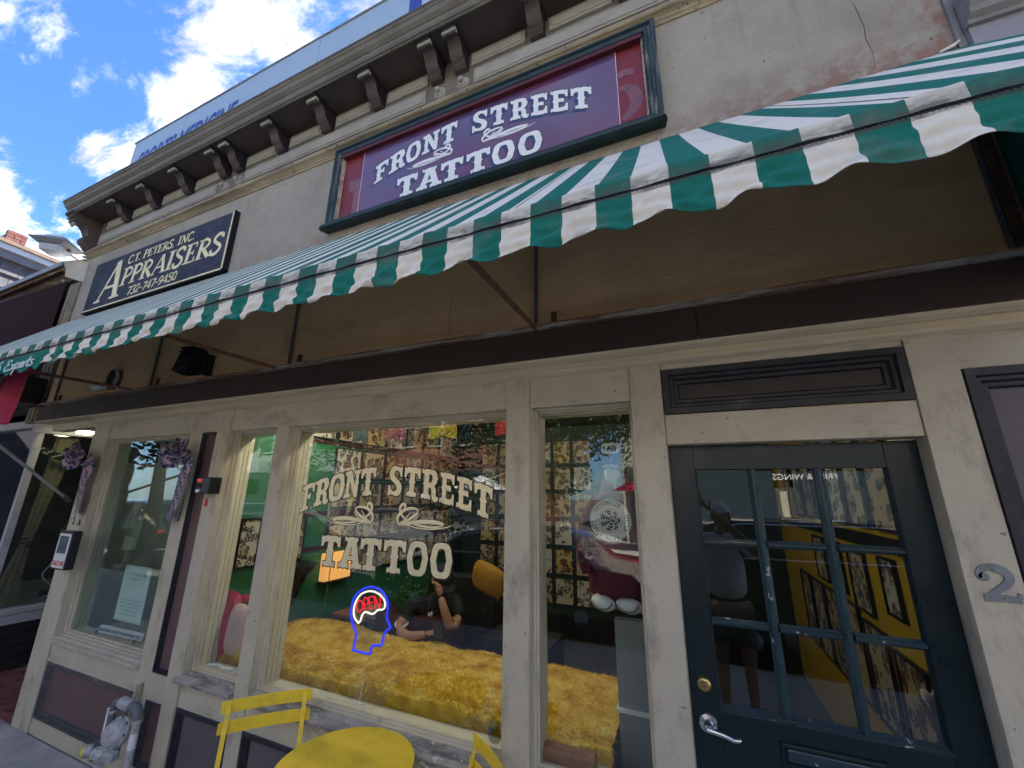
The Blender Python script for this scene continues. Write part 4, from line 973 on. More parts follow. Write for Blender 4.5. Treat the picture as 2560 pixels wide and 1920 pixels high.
# side cloth at the right end and frame
sdc = mat('awning_side_cloth', (.012, .10, .08), .85, var=.15)
MB().prism([(-.01, 3.80), (-.97, 2.78), (-.97, 2.62), (-.01, 2.62)], 'x', 1.288, 1.2905).build('side_cloth', sdc, AW)
MB().beam((1.25, -.02, 3.75), (1.25, -.02, 2.76), .028, .028).build('rafter', m_rust, AW)
MB().tube([(-6.7, -.985, 2.742), (1.29, -.985, 2.742)], .017, 10).build('front_bar', m_iron, AW, smooth=True)
for x in poles:
    MB().beam((x, -.112, 2.752), (x, -.985, 2.742), .016, .022).build('arm', m_rust, AW)
    MB().tube([(x - .035, -.012, 2.75), (x - .035, -.012, 3.80)], .011, 8).build('upright', m_iron, AW, smooth=True)
    a = MB().box(x + .055, x + .083, -.018, -.001, 2.762, 2.882).build('hinge_plate', m_rust, AW)
MB().beam((-6.40, -.122, 2.752), (1.6, -.122, 2.752), .034, .013).beam((-6.40, -.105, 2.766), (1.6, -.105, 2.766), .004, .03).build('mounting_rail', m_flash, AW)
# script lettering painted on the plain end of the valance: "& Experts"
m_script = mat('script_white', (.72, .76, .74), .6, var=.1)
SC = {'E': (.75, [[(.62,.86),(.5,1),(.26,.96),(.2,.78),(.42,.6),(.2,.52),(.04,.28),(.16,.04),(.42,.0),(.6,.14)]]), 'x': (.5, [[(.02,.5),(.12,.52),(.3,.1),(.46,.06)], [(.5,.54),(.26,.26),(-.02,.0)]]),
      'p': (.52, [[(.08,.52),(.02,.1),(-.1,-.5)], [(.06,.4),(.24,.56),(.42,.42),(.34,.1),(.1,.04)]]), 'e': (.42, [[(.04,.26),(.3,.36),(.28,.54),(.12,.5),(.04,.24),(.14,.02),(.38,.14)]]),
      'r': (.36, [[(.08,.52),(.02,.0)], [(.05,.3),(.18,.52),(.34,.5)]]), 't': (.32, [[(.16,.95),(.04,.2),(.12,.0),(.28,.12)], [(-.06,.6),(.3,.62)]]), 's': (.36, [[(.34,.5),(.16,.54),(.1,.38),(.28,.2),(.2,.0),(-.02,.06)]]), 't2': (.32, [])}
def vplace(u, v, t): return (u, -1.030 - t, v)
ex = Vector((Vector((-3.9513, -1.0300, 2.5682)).x, 0, 2.607)); xe = Vector((-3.5514, -1.0300, 2.5894)).x
tot = sum(SC[c_][0] for c_ in 'Experts'); hh = .066; wf = (xe - ex.x) / (tot * hh); xx = ex.x
for c_ in 'Experts':
    mb = MB()
    for k_, st_ in enumerate(SC[c_][1]):
        q = catmull([(xx + (p_[0] * wf + p_[1] * .22) * hh, ex.z + p_[1] * hh) for p_ in st_], 5)
        ribbon2d(mb, q, [.0035 + .0055 * abs(math.sin(i * .5)) for i in range(len(q))], vplace, .004 + .0003 * k_)
    mb.build('script_letter', m_script, AW)
    xx += SC[c_][0] * wf * hh
mb = MB(); q = catmull([(ex.x - .05, 2.68), (ex.x - .09, 2.66), (ex.x - .06, 2.63), (ex.x - .10, 2.61), (ex.x - .14, 2.63)], 5)
ribbon2d(mb, q, .007, vplace, .004); mb.build('script_letter', m_script, AW)

# ================================================================== FIXTURES UNDER THE AWNING
def at_y(p, y): return p
fl = thing('flood_light', 'black ribbed flood light on the tan wall under the awning', 'flood light', (-3.82, -.06, 2.95))
MB().obox((-3.84, -.085, 2.965), (.088, .05, .115), (R(-14), 0, R(6))).build('housing', m_black, fl, bevel=.006)
fn = MB()
for i in range(7): fn.obox((-3.84, -.085 - .0, 2.865 + i * .032), (.080, .056, .003), (R(-14), 0, R(6)))
fn.build('cooling_fin', m_rubber, fl, kind='stuff')
MB().tube([(-3.945, -.07, 2.94), (-3.95, -.01, 2.96), (-3.73, -.01, 2.96), (-3.735, -.07, 2.94)], .007, 6).build('yoke', m_iron, fl)
MB().box(-3.70, -3.645, -.05, 0, 2.83, 3.01).build('junction_box', m_black, fl, bevel=.004)
MB().tube([(-3.685, -.055, 3.0), (-3.672, -.055, 2.85)], .002, 5).build('cable', m_iron, fl)
cl = thing('wall_lamp', 'round metal wall lamp with a pale bowl under the awning', 'wall lamp', (-5.22, -.06, 2.92))
MB().lathe([(.10, 0), (.10, .035), (.085, .05)], (-5.19, 0, 2.955), n=22, d=(0, -1, 0)).build('back_plate', m_iron, cl, smooth=True)
MB().lathe([(.102, .0), (.106, .012), (.09, .02)], (-5.19, -.03, 2.955), n=22, d=(0, -1, 0)).build('trim_ring', m_galv, cl, smooth=True)
MB().tube([(-5.40, -.09, 2.875), (-5.34, -.09, 2.865), (-5.24, -.09, 2.857), (-5.18, -.09, 2.862)], [.022, .034, .036, .028], 14).build('lamp_bowl', m_white, cl, smooth=True)
MB().tube([(-5.30, -.08, 2.90), (-5.29, -.02, 2.93)], .010, 6).build('bracket_arm', m_iron, cl)
sp1 = thing('loudspeaker', 'large black loudspeaker box in the shadow at the left end under the awning', 'loudspeaker', (-6.85, -.15, 2.95))
MB().box(-7.05, -6.66, -.30, -.02, 2.78, 3.10).build('cabinet', m_black, sp1, bevel=.01)
MB().box(-7.02, -6.69, -.31, -.30, 2.81, 3.07).build('grille', m_rubber, sp1)

# ================================================================== NEIGHBOUR ON THE LEFT
NB = thing('neighbour_shop', 'low neighbouring shop on the left with rusty wooden cornice and weathered pilaster', 'building', (-9.5, .5, 0))
m_oldwood = mat('peeling_wood', (.30, .26, .19), .85, var=.3, scale=6, dirt=.9, dirtc=(.10, .07, .05), dscale=8, dst=(3, 1, .25), dlo=.48, dhi=.60, bump=1.0, bscale=30, bst=(3, 1, .2), chips=.5, chipc=(.40, .38, .33))
m_oldcorn = mat('rotten_cornice', (.13, .085, .055), .8, var=.4, scale=6, dirt=.9, dirtc=(.30, .29, .27), dscale=9, dst=(.5, 1, 2.5), dlo=.55, dhi=.62, bump=.9, bscale=25, bst=(.3, 1, 2), chips=.3, chipc=(.02, .015, .01))
m_lead = mat('grey_flashing', (.30, .30, .30), .55, metal=.2, var=.2, dirt=.5, dirtc=(.16, .16, .16), dscale=5, bump=.2)
m_cream = mat('cream_sheet', (.46, .44, .35), .6, var=.08, dirt=.3, dscale=9)
ca = Vector((-6.9500, -0.1360, 4.6401)); cb_ = Vector((-6.9500, -0.1285, 4.5762)); cc_ = Vector((-6.9500, -0.0551, 4.5220)); cd_ = Vector((-6.9500, -0.0510, 4.4629))
yc = ca.y
prof = [(.3, ca.z), (yc, ca.z), (yc - .005, cb_.z), (yc + .03, cb_.z - .004), (yc + .035, cb_.z - .05), (yc + .015, cb_.z - .06), (cc_.y + .01, cc_.z + .02), (cc_.y + .03, cc_.z - .02), (cd_.y + .05, cd_.z), (.3, cd_.z)]
MB().prism([(.3, ca.z + .002), (yc - .004, ca.z + .002), (yc - .009, cb_.z - .002), (yc - .004, cb_.z - .003), (yc + .002, ca.z - .006), (.3, ca.z - .006)], 'x', -22, -6.94).build('roof_flashing', m_lead, NB)
MB().prism(prof, 'x', -22, -6.951).build('cornice', m_oldcorn, NB)
# cream filler panel between the old cornice and the stucco corner
e1 = Vector((-6.6650, 0.0152, 4.6825)); e2 = Vector((-6.6650, 0.0174, 4.3572)); e3 = Vector((-6.9450, -0.0662, 4.4536))
MB().add([(-6.945, yc - .002, ca.z - .004), (-6.665, e1.y - .02, e1.z), (-6.665, e2.y - .02, e2.z), (-6.945, cc_.y - .03, cd_.z - .01), (-6.945, cc_.y - .04, cc_.z + .02),
          (-6.945, yc + .05, ca.z - .004), (-6.665, .2, e1.z), (-6.665, .2, e2.z), (-6.945, .2, cd_.z - .01), (-6.945, .2, cc_.z + .02)],
         [(0, 1, 2, 3, 4), (9, 8, 7, 6, 5), (0, 5, 6, 1), (1, 6, 7, 2), (2, 7, 8, 3)]).build('filler_panel', m_cream, NB)
MB().prism([(-6.93, 2.6), (-6.668, 2.6), (-6.668, 4.36), (-6.93, 4.36)], 'y', -.02, .25).build('pilaster', m_oldwood, NB)
MB().box(-6.86, -6.84, -.026, -.02, 2.6, 4.34).box(-6.76, -6.735, -.03, -.02, 2.6, 4.34).build('pilaster_bead', m_oldwood, NB, kind='stuff')
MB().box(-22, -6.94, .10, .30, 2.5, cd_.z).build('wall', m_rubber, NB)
MB().box(-22, -6.75, .10, 7, 2.62, 2.75).box(-22, -6.95, 6.9, 7, 0, 4.3).build('wall', m_oldcorn, NB)
ha = Vector((-7.0200, -0.0311, 4.4290)); 
AW2 = thing('brown_awning', 'dark maroon cloth awning with sagging folds on the neighbouring shop', 'awning', (-9, -.5, 3.5))
m_maroon = mat('maroon_cloth', (.050, .024, .026), .8, var=.15, scale=3, dirt=.2, dirtc=(.09, .05, .05))
zt_ = ha.z - .01; yt_ = ha.y
def ma(u, v):
    x = -7.02 - 5.5 * u
    y = yt_ - 1.15 * v; z = zt_ - 1.28 * v
    d = u * 5.5
    fold = .04 * math.exp(-((d - .55 * v) / .10) ** 2) * v + .10 * math.exp(-((d - 1.25 * v - .3) / .25) ** 2) * math.sin(math.pi * v)
    sag = .16 * math.sin(math.pi * min(1, d / 2.6)) * math.sin(math.pi * v) * .5
    return (x, y + (sag - fold) * .7, z + (fold - sag) * .7)
MB().grid(110, 24, ma).build('canopy', m_maroon, AW2, smooth=True, solid=.002)
MB().add([(-7.019, yt_, zt_), (-7.019, yt_ - 1.15, zt_ - 1.28), (-7.019, yt_, zt_ - 1.28)], [(0, 1, 2)]).build('side_cloth', m_maroon, AW2)
MB().tube([(-7.0, yt_, zt_), (-12, yt_, zt_)], .012, 6).build('rail', m_iron, AW2)
MB().ball((-7.02, yt_ - .03, zt_ + .0), .02, 8).build('pulley', m_galv, AW2)

# side wall of the recess with its corner window
m_greyw = mat('grey_white_wood', (.40, .41, .42), .6, var=.12, dirt=.5, dirtc=(.2, .2, .2), dscale=8, dst=(1, .3, 1), bump=.3)
m_dkwood = mat('black_board', (.018, .015, .015), .6, var=.3, dirt=.4, dirtc=(.06, .05, .05), dscale=12, dst=(1, .3, 2), bump=.4)
CW = thing('corner_shop_window', 'dark corner shop window with a grey post, white sill and black board base', 'shop window', (-6.75, .1, 0))
MB().box(-6.80, -6.74, .05, .11, .60, 2.58).build('corner_post', m_greyw, CW, bevel=.004)
MB().box(-6.86, -6.70, .0, 1.30, .60, .655).build('sill', m_greyw, CW, bevel=.006)
MB().box(-14, -6.72, .0, .16, .60, .655).build('sill', m_greyw, CW, bevel=.006)
MB().box(-6.84, -6.72, .02, 1.3, .50, .598).build('sill_apron', m_greyw, CW, bevel=.004)
for i in range(4):
    z0_ = .06 + i * .11
    MB().box(-6.83 + .0, -6.735 + .006 * (i % 2), .03, 1.30, z0_, z0_ + .106).build('base_board', m_dkwood, CW, bevel=.004)
    MB().box(-14, -6.835, .03, .12, z0_, z0_ + .106).build('base_board', m_dkwood, CW, bevel=.004)
MB().box(-6.772, -6.768, .11, 1.30, .655, 2.56).build('glass_pane', m_glass, CW)
MB().box(-14, -6.80, .078, .082, .655, 2.56).build('glass_pane', m_glass, CW)
MB().box(-6.80, -6.71, .02, 1.32, 2.50, 2.60).box(-14, -6.80, .02, .12, 2.56, 2.64).build('head_rail', m_greyw, CW)
MB().box(-6.85, -6.70, 1.28, 1.40, .05, 2.58).build('jamb', m_greyw, CW)
struct(MB().box(-6.75, -5.34, .03, 2.6, -.01, .035).build('vestibule_floor', m_mortar))
fb = bpy.data.objects['vestibule_floor']
bme = None
for iy in range(0, 11):
    for ix in range(0, 16):
        if iy == 0:
            x = -6.74 + ix * .088
            if x > -5.42: continue
            pts_ = (x, x + .080, .012, .205)
        else:
            x = -6.74 + ix * .20 + (.1 if iy % 2 else 0); 
            if x > -5.52: continue
            y = .215 + (iy - 1) * .096; pts_ = (x, x + .193, y, y + .088)
        if bme is None or True:
            MB().box(pts_[0], pts_[1], pts_[2], pts_[3], -.01, .05 + random.uniform(-.002, .002)).build('brick', m_brick, fb, bevel=0)
MB().box(-6.7, -5.4, 1.9, 1.98, .05, 2.57).build('back_door', m_dkwood, CW)
# things in the corner window
def tri(*a): pass
dr = thing('burlap_drape', 'coarse burlap drape tied with black string in the corner shop window', 'drape', (-6.9, .3, .7))
m_burlap = mat('burlap', (.26, .215, .14), .95, var=.3, scale=30, dirt=.5, dirtc=(.06, .05, .035), dscale=9, bump=1.0, bscale=120)
def drape(p0, p1, p2, wtop, wmid, wbot):
    ctr = catmull([p0, p1, p2], 10); n = len(ctr); mb = MB()
    def g(u, v):
        i = min(n - 1, int(v * (n - 1))); c_ = ctr[i]
        w = (wtop + (wmid - wtop) * min(1, v * 2)) if v < .5 else wmid + (wbot - wmid) * (v - .5) * 2
        a = u * 2 * math.pi
        r = 1 + .18 * math.cos(a * 7)
        return (c_[0] + w * .35 * r * math.cos(a), c_[1] + w * r * math.sin(a), c_[2])
    mb.grid(48, 24, g); return mb
drape((-6.92, .38, 2.5), (-6.9, .27, 1.25), (-6.92, .25, .66), .10, .035, .12).build('cloth', m_burlap, dr, smooth=True)
MB().tube([(-6.9 + .04 * math.cos(a * .6), .27 + .045 * math.sin(a * .6), 1.26 + .004 * a) for a in range(22)], .008, 6).build('tie', m_black, dr)
gl_ = thing('bone_garland', 'black ribbon garland printed with white dog bones across the corner window', 'garland', (-6.8, .5, 2.25))
m_bone = mat('bone_white', (.6, .6, .57), .6, var=.05)
gp = catmull([(-6.80, .10, 2.33), (-6.80, .45, 2.20), (-6.80, .85, 2.16), (-6.80, 1.25, 2.22)], 8)
mb = MB(); n = len(gp)
mb.add([(p_[0], p_[1], p_[2] + dz) for p_ in gp for dz in (.04, -.04)], [(2 * i, 2 * i + 1, 2 * i + 3, 2 * i + 2) for i in range(n - 1)])
mb.build('ribbon', m_black, gl_, solid=.002)
for r_ in range(2):
    for i in range(13):
        t = (i + .5 * r_ + .3) / 13.5; k = t * (n - 1); a = Vector(gp[int(k)]); b = Vector(gp[min(n - 1, int(k) + 1)]); c_ = a.lerp(b, k % 1)
        ang = random.uniform(-1, 1); dy, dz = .014 * math.cos(ang), .014 * math.sin(ang)
        cx, cy, cz = c_.x + .006, c_.y, c_.z + (.018 if r_ else -.018)
        mb = MB().tube([(cx, cy - dy, cz - dz), (cx, cy + dy, cz + dz)], .004, 5)
        for s_ in (-1, 1): mb.ball((cx, cy + s_ * dy - .3 * dz, cz + s_ * dz + .3 * dy), .0058, 6).ball((cx, cy + s_ * dy + .3 * dz, cz + s_ * dz - .3 * dy), .0058, 6)
        mb.build('bone', m_bone, gl_)
cr = thing('display_rack', 'black slatted rack with a pale lattice front standing in the corner window', 'display rack', (-6.95, .8, .7))
for i in range(5): MB().box(-7.15, -6.87, .62, 1.16, 1.16 + i * .055, 1.20 + i * .055).build('slat', m_dkwood, cr)
m_lat = mat('pale_lattice', (.42, .50, .50), .5, var=.05)
for a, b in (((-6.86, .60, 1.06), (-6.86, 1.18, 1.06)), ((-6.86, .60, .90), (-6.86, 1.18, .90)), ((-6.86, .60, .745), (-6.86, 1.18, .745)), ((-6.86, .78, 1.06), (-6.86, .74, .745)), ((-6.86, 1.05, .90), (-6.86, 1.0, .745))):
    MB().beam(a, b, .02, .02).build('lattice_bar', m_lat, cr)
MB().box(-7.2, -6.88, .6, 1.2, .66, .72).build('shelf', m_dkwood, cr)
cb2 = tag(MB().tube(catmull([(-6.83, .62, 2.2), (-6.83, .60, 1.6), (-6.83, .52, 1.1), (-6.83, .46, .95), (-6.83, .55, .83), (-6.83, .68, .76), (-6.83, .50, .70)], 8), .007, 6).build('power_cable', m_lat, None, smooth=True), 'pale cable hanging down inside the corner window beside the burlap', 'cable')
def leafball(mb, c, r, n, ls, rg=random):
    for _ in range(n):
        d = Vector((rg.gauss(0, 1), rg.gauss(0, 1), rg.gauss(0, 1))).normalized() * (r * rg.uniform(.55, 1.05))
        p_ = Vector(c) + d; a = Vector((rg.gauss(0, 1), rg.gauss(0, 1), rg.gauss(0, 1))).normalized(); b = a.orthogonal().normalized()
        mb.add([p_ - a * ls, p_ + b * ls * .4, p_ + a * ls, p_ - b * ls * .4], [(0, 1, 2, 3)])
m_leaf = mat('plant_leaf', (.035, .085, .022), .5, var=.5, scale=15)
pl = thing('potted_topiary', 'round dark green topiary plant inside the corner window', 'plant', (-6.95, .80, 1.4))
mb = MB(); leafball(mb, (-6.96, .78, 1.72), .10, 380, .018); mb.build('foliage', m_leaf, pl, kind='stuff')
mb = MB(); leafball(mb, (-6.96, .62, 1.36), .10, 300, .018); mb.build('foliage', m_leaf, pl, kind='stuff')
MB().tube([(-6.96, .78, 1.2), (-6.96, .78, 1.7)], .008, 6).build('stem', m_oldwood, pl)
cl2 = thing('ceiling_lamp', 'lit round ceiling lamp in the entrance recess left of the pier', 'ceiling lamp', (-6.3, .75, 2.57))
lp = Vector((-6.5005, 0.3546, 2.5600))
cl2.location = (lp.x, lp.y, 2.56); ORIG[cl2.name] = (lp.x, lp.y, 2.56)
MB().lathe([(.11, 0), (.11, .02), (.10, .03)], (lp.x, lp.y, 2.572), n=20, d=(0, 0, -1)).build('lamp_base', m_white, cl2)
MB().lathe([(.085, .03), (.075, .055), (.03, .065)], (lp.x, lp.y, 2.572), n=20, d=(0, 0, -1)).build('lamp_glass', emission('warm_lamp', (1, .88, .6), 5.0), cl2, smooth=True)

# flag on its pole
fg = thing('flag_and_pole', 'crimson flag on a grey aluminium pole slanting up from the left pier', 'flag', (-5.37, -.02, 1.78))
pa = Vector((-5.36, -.03, 1.78)); pb = Vector((-4.7710, -0.7200, 2.1985))
MB().tube([pa, pa.lerp(pb, .12)], .019, 10).build('pole_socket', m_iron, fg, smooth=True)
pd = (pb - pa); MB().tube([pa.lerp(pb, .1), pa + pd * 1.35], .0125, 10).build('pole', m_galv, fg, smooth=True)
m_crim = mat('crimson_flag', (.30, .015, .05), .7, var=.12)
f0 = Vector((-4.2761, -0.8500, 2.6623)); f1 = Vector((-4.5552, -0.8500, 2.6581))
def flag(u, v):
    a = Vector((f0.x + .02, -.85, f0.z + .15)); b = Vector((f1.x - .05, -.85, f1.z + .12)); c_ = Vector((-4.3769, -0.8500, 2.3250)); d_ = Vector((-4.7115, -0.8500, 2.3010))
    p_ = a.lerp(b, u).lerp(c_.lerp(d_, u), v)
    return (p_.x, p_.y + .03 * math.sin(u * 9 + v * 2), p_.z)
MB().grid(24, 20, flag).build('cloth', m_crim, fg, smooth=True, solid=.0015)

# street light on the corner and the shingled house behind
SL = thing('street_light', 'grey box street light on a short arm at the left corner of the cornice', 'street light', (-6.9, .1, 4.7))
lc = Vector((-7.0721, -0.2000, 4.8384))
rz = R(38)
def sl(p): v_ = Matrix.Rotation(rz, 3, 'Z') @ (Vector(p) * .78); return (lc.x + v_.x, lc.y + v_.y, lc.z + v_.z)
def frustum(mb, a0, a1, b0, b1, z0_, z1_):
    vs = [sl((sx_ * a0, sy_ * b0, z0_)) for sx_, sy_ in ((-1, -1), (1, -1), (1, 1), (-1, 1))] + [sl((sx_ * a1, sy_ * b1, z1_)) for sx_, sy_ in ((-1, -1), (1, -1), (1, 1), (-1, 1))]
    return mb.add(vs, [(3, 2, 1, 0), (4, 5, 6, 7), (0, 1, 5, 4), (1, 2, 6, 5), (2, 3, 7, 6), (3, 0, 4, 7)])
m_slh = mat('light_housing', (.20, .21, .23), .5, var=.15, dirt=.5, dirtc=(.09, .09, .1), dscale=14)
frustum(MB(), .12, .135, .12, .135, -.13, -.02).build('lens', mat('frosted_lens', (.45, .47, .48), .3, var=.06), SL, bevel=.004)
hs = frustum(MB(), .16, .235, .16, .215, -.02, .035); frustum(hs, .235, .235, .215, .215, .035, .05); frustum(hs, .225, .15, .20, .12, .05, .12); hs.build('housing', m_slh, SL, bevel=.004)
frustum(MB(), .14, .10, .11, .08, .12, .17).build('cap', mat('frosted_cap', (.55, .58, .6), .3, var=.1), SL, bevel=.01)
pe = Vector((-7.1899, 0.0500, 4.8237))
MB().tube([sl((.06, .03, -.02)), tuple(pe)], .013, 8).build('arm', m_rust, SL)
MB().ball(sl((.16, .02, -.035)), .022, 8).build('clamp', m_rust, SL)
HS = thing('shingle_house', 'dark shingle-sided house with white rake board behind the neighbouring shop', 'house', (-14, 6, 0))
hx = -13.0
m_shing = mat('cedar_shingle', (.075, .072, .085), .8, var=.35, scale=5, bump=.5, bscale=30, bst=(1, 3, .3))
m_rake = mat('rake_board', (.42, .47, .55), .5, var=.05)
def hz(v_): return Vector((-13.0000, 0.5419, 6.8914))
g1 = Vector((-13.0000, 0.5419, 6.8914)); g2 = Vector((-13.0000, 1.3066, 6.8452)); g3 = Vector((-13.0000, 0.5698, 6.7683)); g4 = Vector((-13.0000, 0.6092, 6.5943)); g0 = Vector((-13.0000, 0.5245, 6.9685))
sl_ = (g2.z - g1.z) / (g2.y - g1.y)
def sz(y, base): return base.z + sl_ * (y - base.y)
y0_, y1_ = g1.y - 3, g1.y + 14
def band(name, za_, zb_, xo, m_):
    return MB().add([(hx + xo, y0_, za_ + sl_ * (y0_ - g1.y)), (hx + xo, y1_, za_ + sl_ * (y1_ - g1.y)), (hx + xo, y1_, zb_ + sl_ * (y1_ - g1.y)), (hx + xo, y0_, zb_ + sl_ * (y0_ - g1.y)),
                     (hx - .3, y0_, za_ + sl_ * (y0_ - g1.y)), (hx - .3, y1_, za_ + sl_ * (y1_ - g1.y)), (hx - .3, y1_, zb_ + sl_ * (y1_ - g1.y)), (hx - .3, y0_, zb_ + sl_ * (y0_ - g1.y))],
                    [(0, 1, 2, 3), (7, 6, 5, 4), (0, 4, 5, 1), (3, 2, 6, 7)]).build(name, m_, HS)
zt0 = g1.z; zt1 = g3.z + sl_ * (g1.y - g3.y); zt2 = g4.z + sl_ * (g1.y - g4.y); ztop = g0.z + sl_ * (g1.y - g0.y)
band('roof_edge', zt0, ztop, .22, mat('roof_edge_rust', (.16, .11, .085), .8, var=.3)); band('rake_board', zt1, zt0 - .002, .16, m_rake); band('frieze_board', zt2, zt1 - .002, .10, mat('slate_board', (.11, .115, .135), .6, var=.15))
MB().box(hx - 6, hx, y0_, y1_, 0, zt2 - 3.0).build('wall', m_shing, HS)
zc_ = zt2
rr = random.Random(5)
for c_ in range(12):
    z1_ = zc_ - .30 * c_
    yy = y0_ + 2.0
    while yy < g1.y + 4.6:
        wd = rr.uniform(.16, .30)
        dz1 = sl_ * (yy - g1.y)
        if c_ < 12:
            zz = z1_
            MB().add([(hx + .002, yy, zz + dz1), (hx + .002, yy + wd, zz + sl_ * (yy + wd - g1.y)), (hx + .045, yy + wd, zz - .31 + sl_ * (yy + wd - g1.y)), (hx + .045, yy, zz - .31 + dz1), (hx - .02, yy, zz - .31 + dz1), (hx - .02, yy + wd, zz - .31 + sl_ * (yy + wd - g1.y))],
                     [(0, 1, 2, 3), (3, 2, 5, 4), (0, 3, 4), (1, 5, 2)]).build('shingle', m_shing, HS)
        yy += wd + .008
# chimney of brick courses
CH = thing('brick_chimney', 'red brick chimney above the shingle house roof at the left edge', 'chimney', (-14, 3, 7))
k0 = Vector((-13.3000, 0.6414, 7.2880)); k1 = Vector((-13.3000, 0.9359, 7.3010)); k2 = Vector((-13.3000, 0.9384, 7.0903))
cy0, cy1 = k0.y, k1.y; ctz = (k0.z + k1.z) / 2 + .1
MB().box(-14.1, -13.33, cy0 + .03, cy1 - .03, ctz - 2.2, ctz - .02).build('core', m_mortar, CH)
zz = ctz; c_ = 0
while zz > ctz - 1.5:
    yy = cy0 - (.1 if c_ % 2 else 0)
    while yy < cy1:
        a, b = max(yy, cy0), min(yy + .205, cy1)
        if b - a > .03: MB().box(-13.42, -13.30, a, b, zz - .066, zz).build('brick', m_brick, CH)
        yy += .216
    zz -= .078; c_ += 1
# ================================================================== NEIGHBOUR ON THE RIGHT
NR = thing('grey_stone_building', 'grey stone building with a moulded string course at the right edge', 'building', (3, 1, 0))
m_stone = mat('grey_stone', (.28, .28, .31), .85, var=.15, scale=3, dirt=.5, dirtc=(.17, .17, .19), dscale=5, bump=.9, bscale=24)
m_stonem = mat('grey_stone_moulding', (.24, .235, .235), .7, var=.2, dirt=.6, dirtc=(.12, .11, .10), dscale=8, dst=(.4, 1, 1), bump=.4)
MB().box(1.31, 8, -.04, 6, 2.6, 9).build('wall', m_stone, NR)
MB().box(1.52, 8, .0, 6, 0, 2.6).build('wall', m_stone, NR)
MB().prism([(-.03, 3.885), (-.06, 3.885), (-.065, 3.90), (-.09, 3.915), (-.095, 3.94), (-.12, 3.965), (-.14, 4.00), (-.145, 4.03), (-.12, 4.045), (-.03, 4.06)], 'x', 1.30, 8).build('string_course', m_stonem, NR)
MB().box(1.281, 1.309, -.015, .2, 2.6, 9).build('joint', m_stonem, NR)
# rust-pink stain is part of the stucco; end scroll
MB().ball((1.33, -.05, 4.16), (.03, .03, .05), 10).ball((1.31, -.05, 4.25), (.035, .03, .045), 10).build('corner_scroll', m_stonem, NR, smooth=True)
# ================================================================== WINDOW LETTERING
WL = thing('window_lettering', 'gold leaf tattoo shop lettering with black outline on the big window', 'window lettering', (-1.75, .087, 1.75))
m_gleaf = mat('gold_window_leaf', (1.0, .90, .60), .38, metal=.55, var=.04, scale=30, dirt=.5, dirtc=(.84, .70, .36), dscale=42, dlo=.46, dhi=.56, bump=.5, bscale=45)
m_outl = mat('black_outline', (.012, .012, .012), .4, var=.1)
zw = lambda x: 1.876 - .238 * (x + 1.745) ** 2
zb = lambda x: 1.433
wtop = [('F',-2.478,-2.369),('R',-2.362,-2.238),('O',-2.234,-2.104),('N',-2.101,-1.975),('T',-1.966,-1.847),('S',-1.739,-1.633),('T',-1.621,-1.50),('R',-1.489,-1.372),('E',-1.357,-1.260),('E',-1.241,-1.143),('T',-1.125,-1.011)]
wbot = [('T',-2.244,-2.08),('A',-2.081,-1.892),('T',-1.913,-1.752),('T',-1.731,-1.568),('O',-1.556,-1.413),('O',-1.393,-1.252)]
GP = wallplace(.0872)
ww = [(c_, a, b, zw, .178) for c_, a, b in wtop] + [(c_, a, b, zb, .187) for c_, a, b in wbot]
for i_, w_ in enumerate(ww):
    lt_ = western([w_], GP, th=.0018).build('letter', m_gleaf, WL)
    western([w_], GP, grow=.0058, th=.0007 + .0001 * (i_ % 3)).build('letter_outline', m_outl, lt_)
for h_ in (0, 1):
    fo_ = flourish(GP, lambda x, z: (x, z), 1.25, th=.0016, half=h_).build('flourish', m_gleaf, WL)
    flourish(GP, lambda x, z: (x, z), 1.25, grow=.0022, th=.0007, half=h_).build('flourish_outline', m_outl, fo_)

# ================================================================== NEON HEAD SIGN
NS = thing('open_sign', 'blue neon head outline with a white brain and red open letters in the window', 'neon sign', (-1.85, .15, 1.15))
m_nb = emission('neon_blue', (.008, .022, .60), .30); m_nw = emission('neon_white', (1.0, .84, .68), .24); m_nr = emission('neon_red', (.75, .01, .03), .22)
m_acr = glass('acrylic', (.90, .93, .97), boost=1.2)
NY = .150
def o_(pts, y=NY): return [Vector((v_.x, y, v_.z)) for v_ in pts]
head = [Vector((-1.9428, 0.1500, 0.9790)), Vector((-1.9351, 0.1500, 1.0301)), Vector((-1.9331, 0.1500, 1.0687)), Vector((-1.9619, 0.1500, 1.1073)), Vector((-1.9878, 0.1500, 1.1685)), Vector((-1.9825, 0.1500, 1.2454)), Vector((-1.9428, 0.1500, 1.2970)), Vector((-1.8646, 0.1500, 1.3307)), Vector((-1.7829, 0.1500, 1.3230)), Vector((-1.7290, 0.1500, 1.2854)), Vector((-1.7110, 0.1500, 1.2346)), Vector((-1.7151, 0.1500, 1.1855)), Vector((-1.6942, 0.1500, 1.1502)), Vector((-1.6802, 0.1500, 1.1315)), Vector((-1.6957, 0.1500, 1.1211)), Vector((-1.7194, 0.1500, 1.0994)), Vector((-1.7277, 0.1500, 1.0679)), Vector((-1.7335, 0.1500, 1.0369)), Vector((-1.7565, 0.1500, 1.0287)), Vector((-1.7948, 0.1500, 1.0251)), Vector((-1.8075, 0.1500, 1.0099)), Vector((-1.8097, 0.1500, 0.9893)), Vector((-1.8204, 0.1500, 0.9777)), Vector((-1.8821, 0.1500, 0.9773)), Vector((-1.9428, 0.1500, 0.9790))]
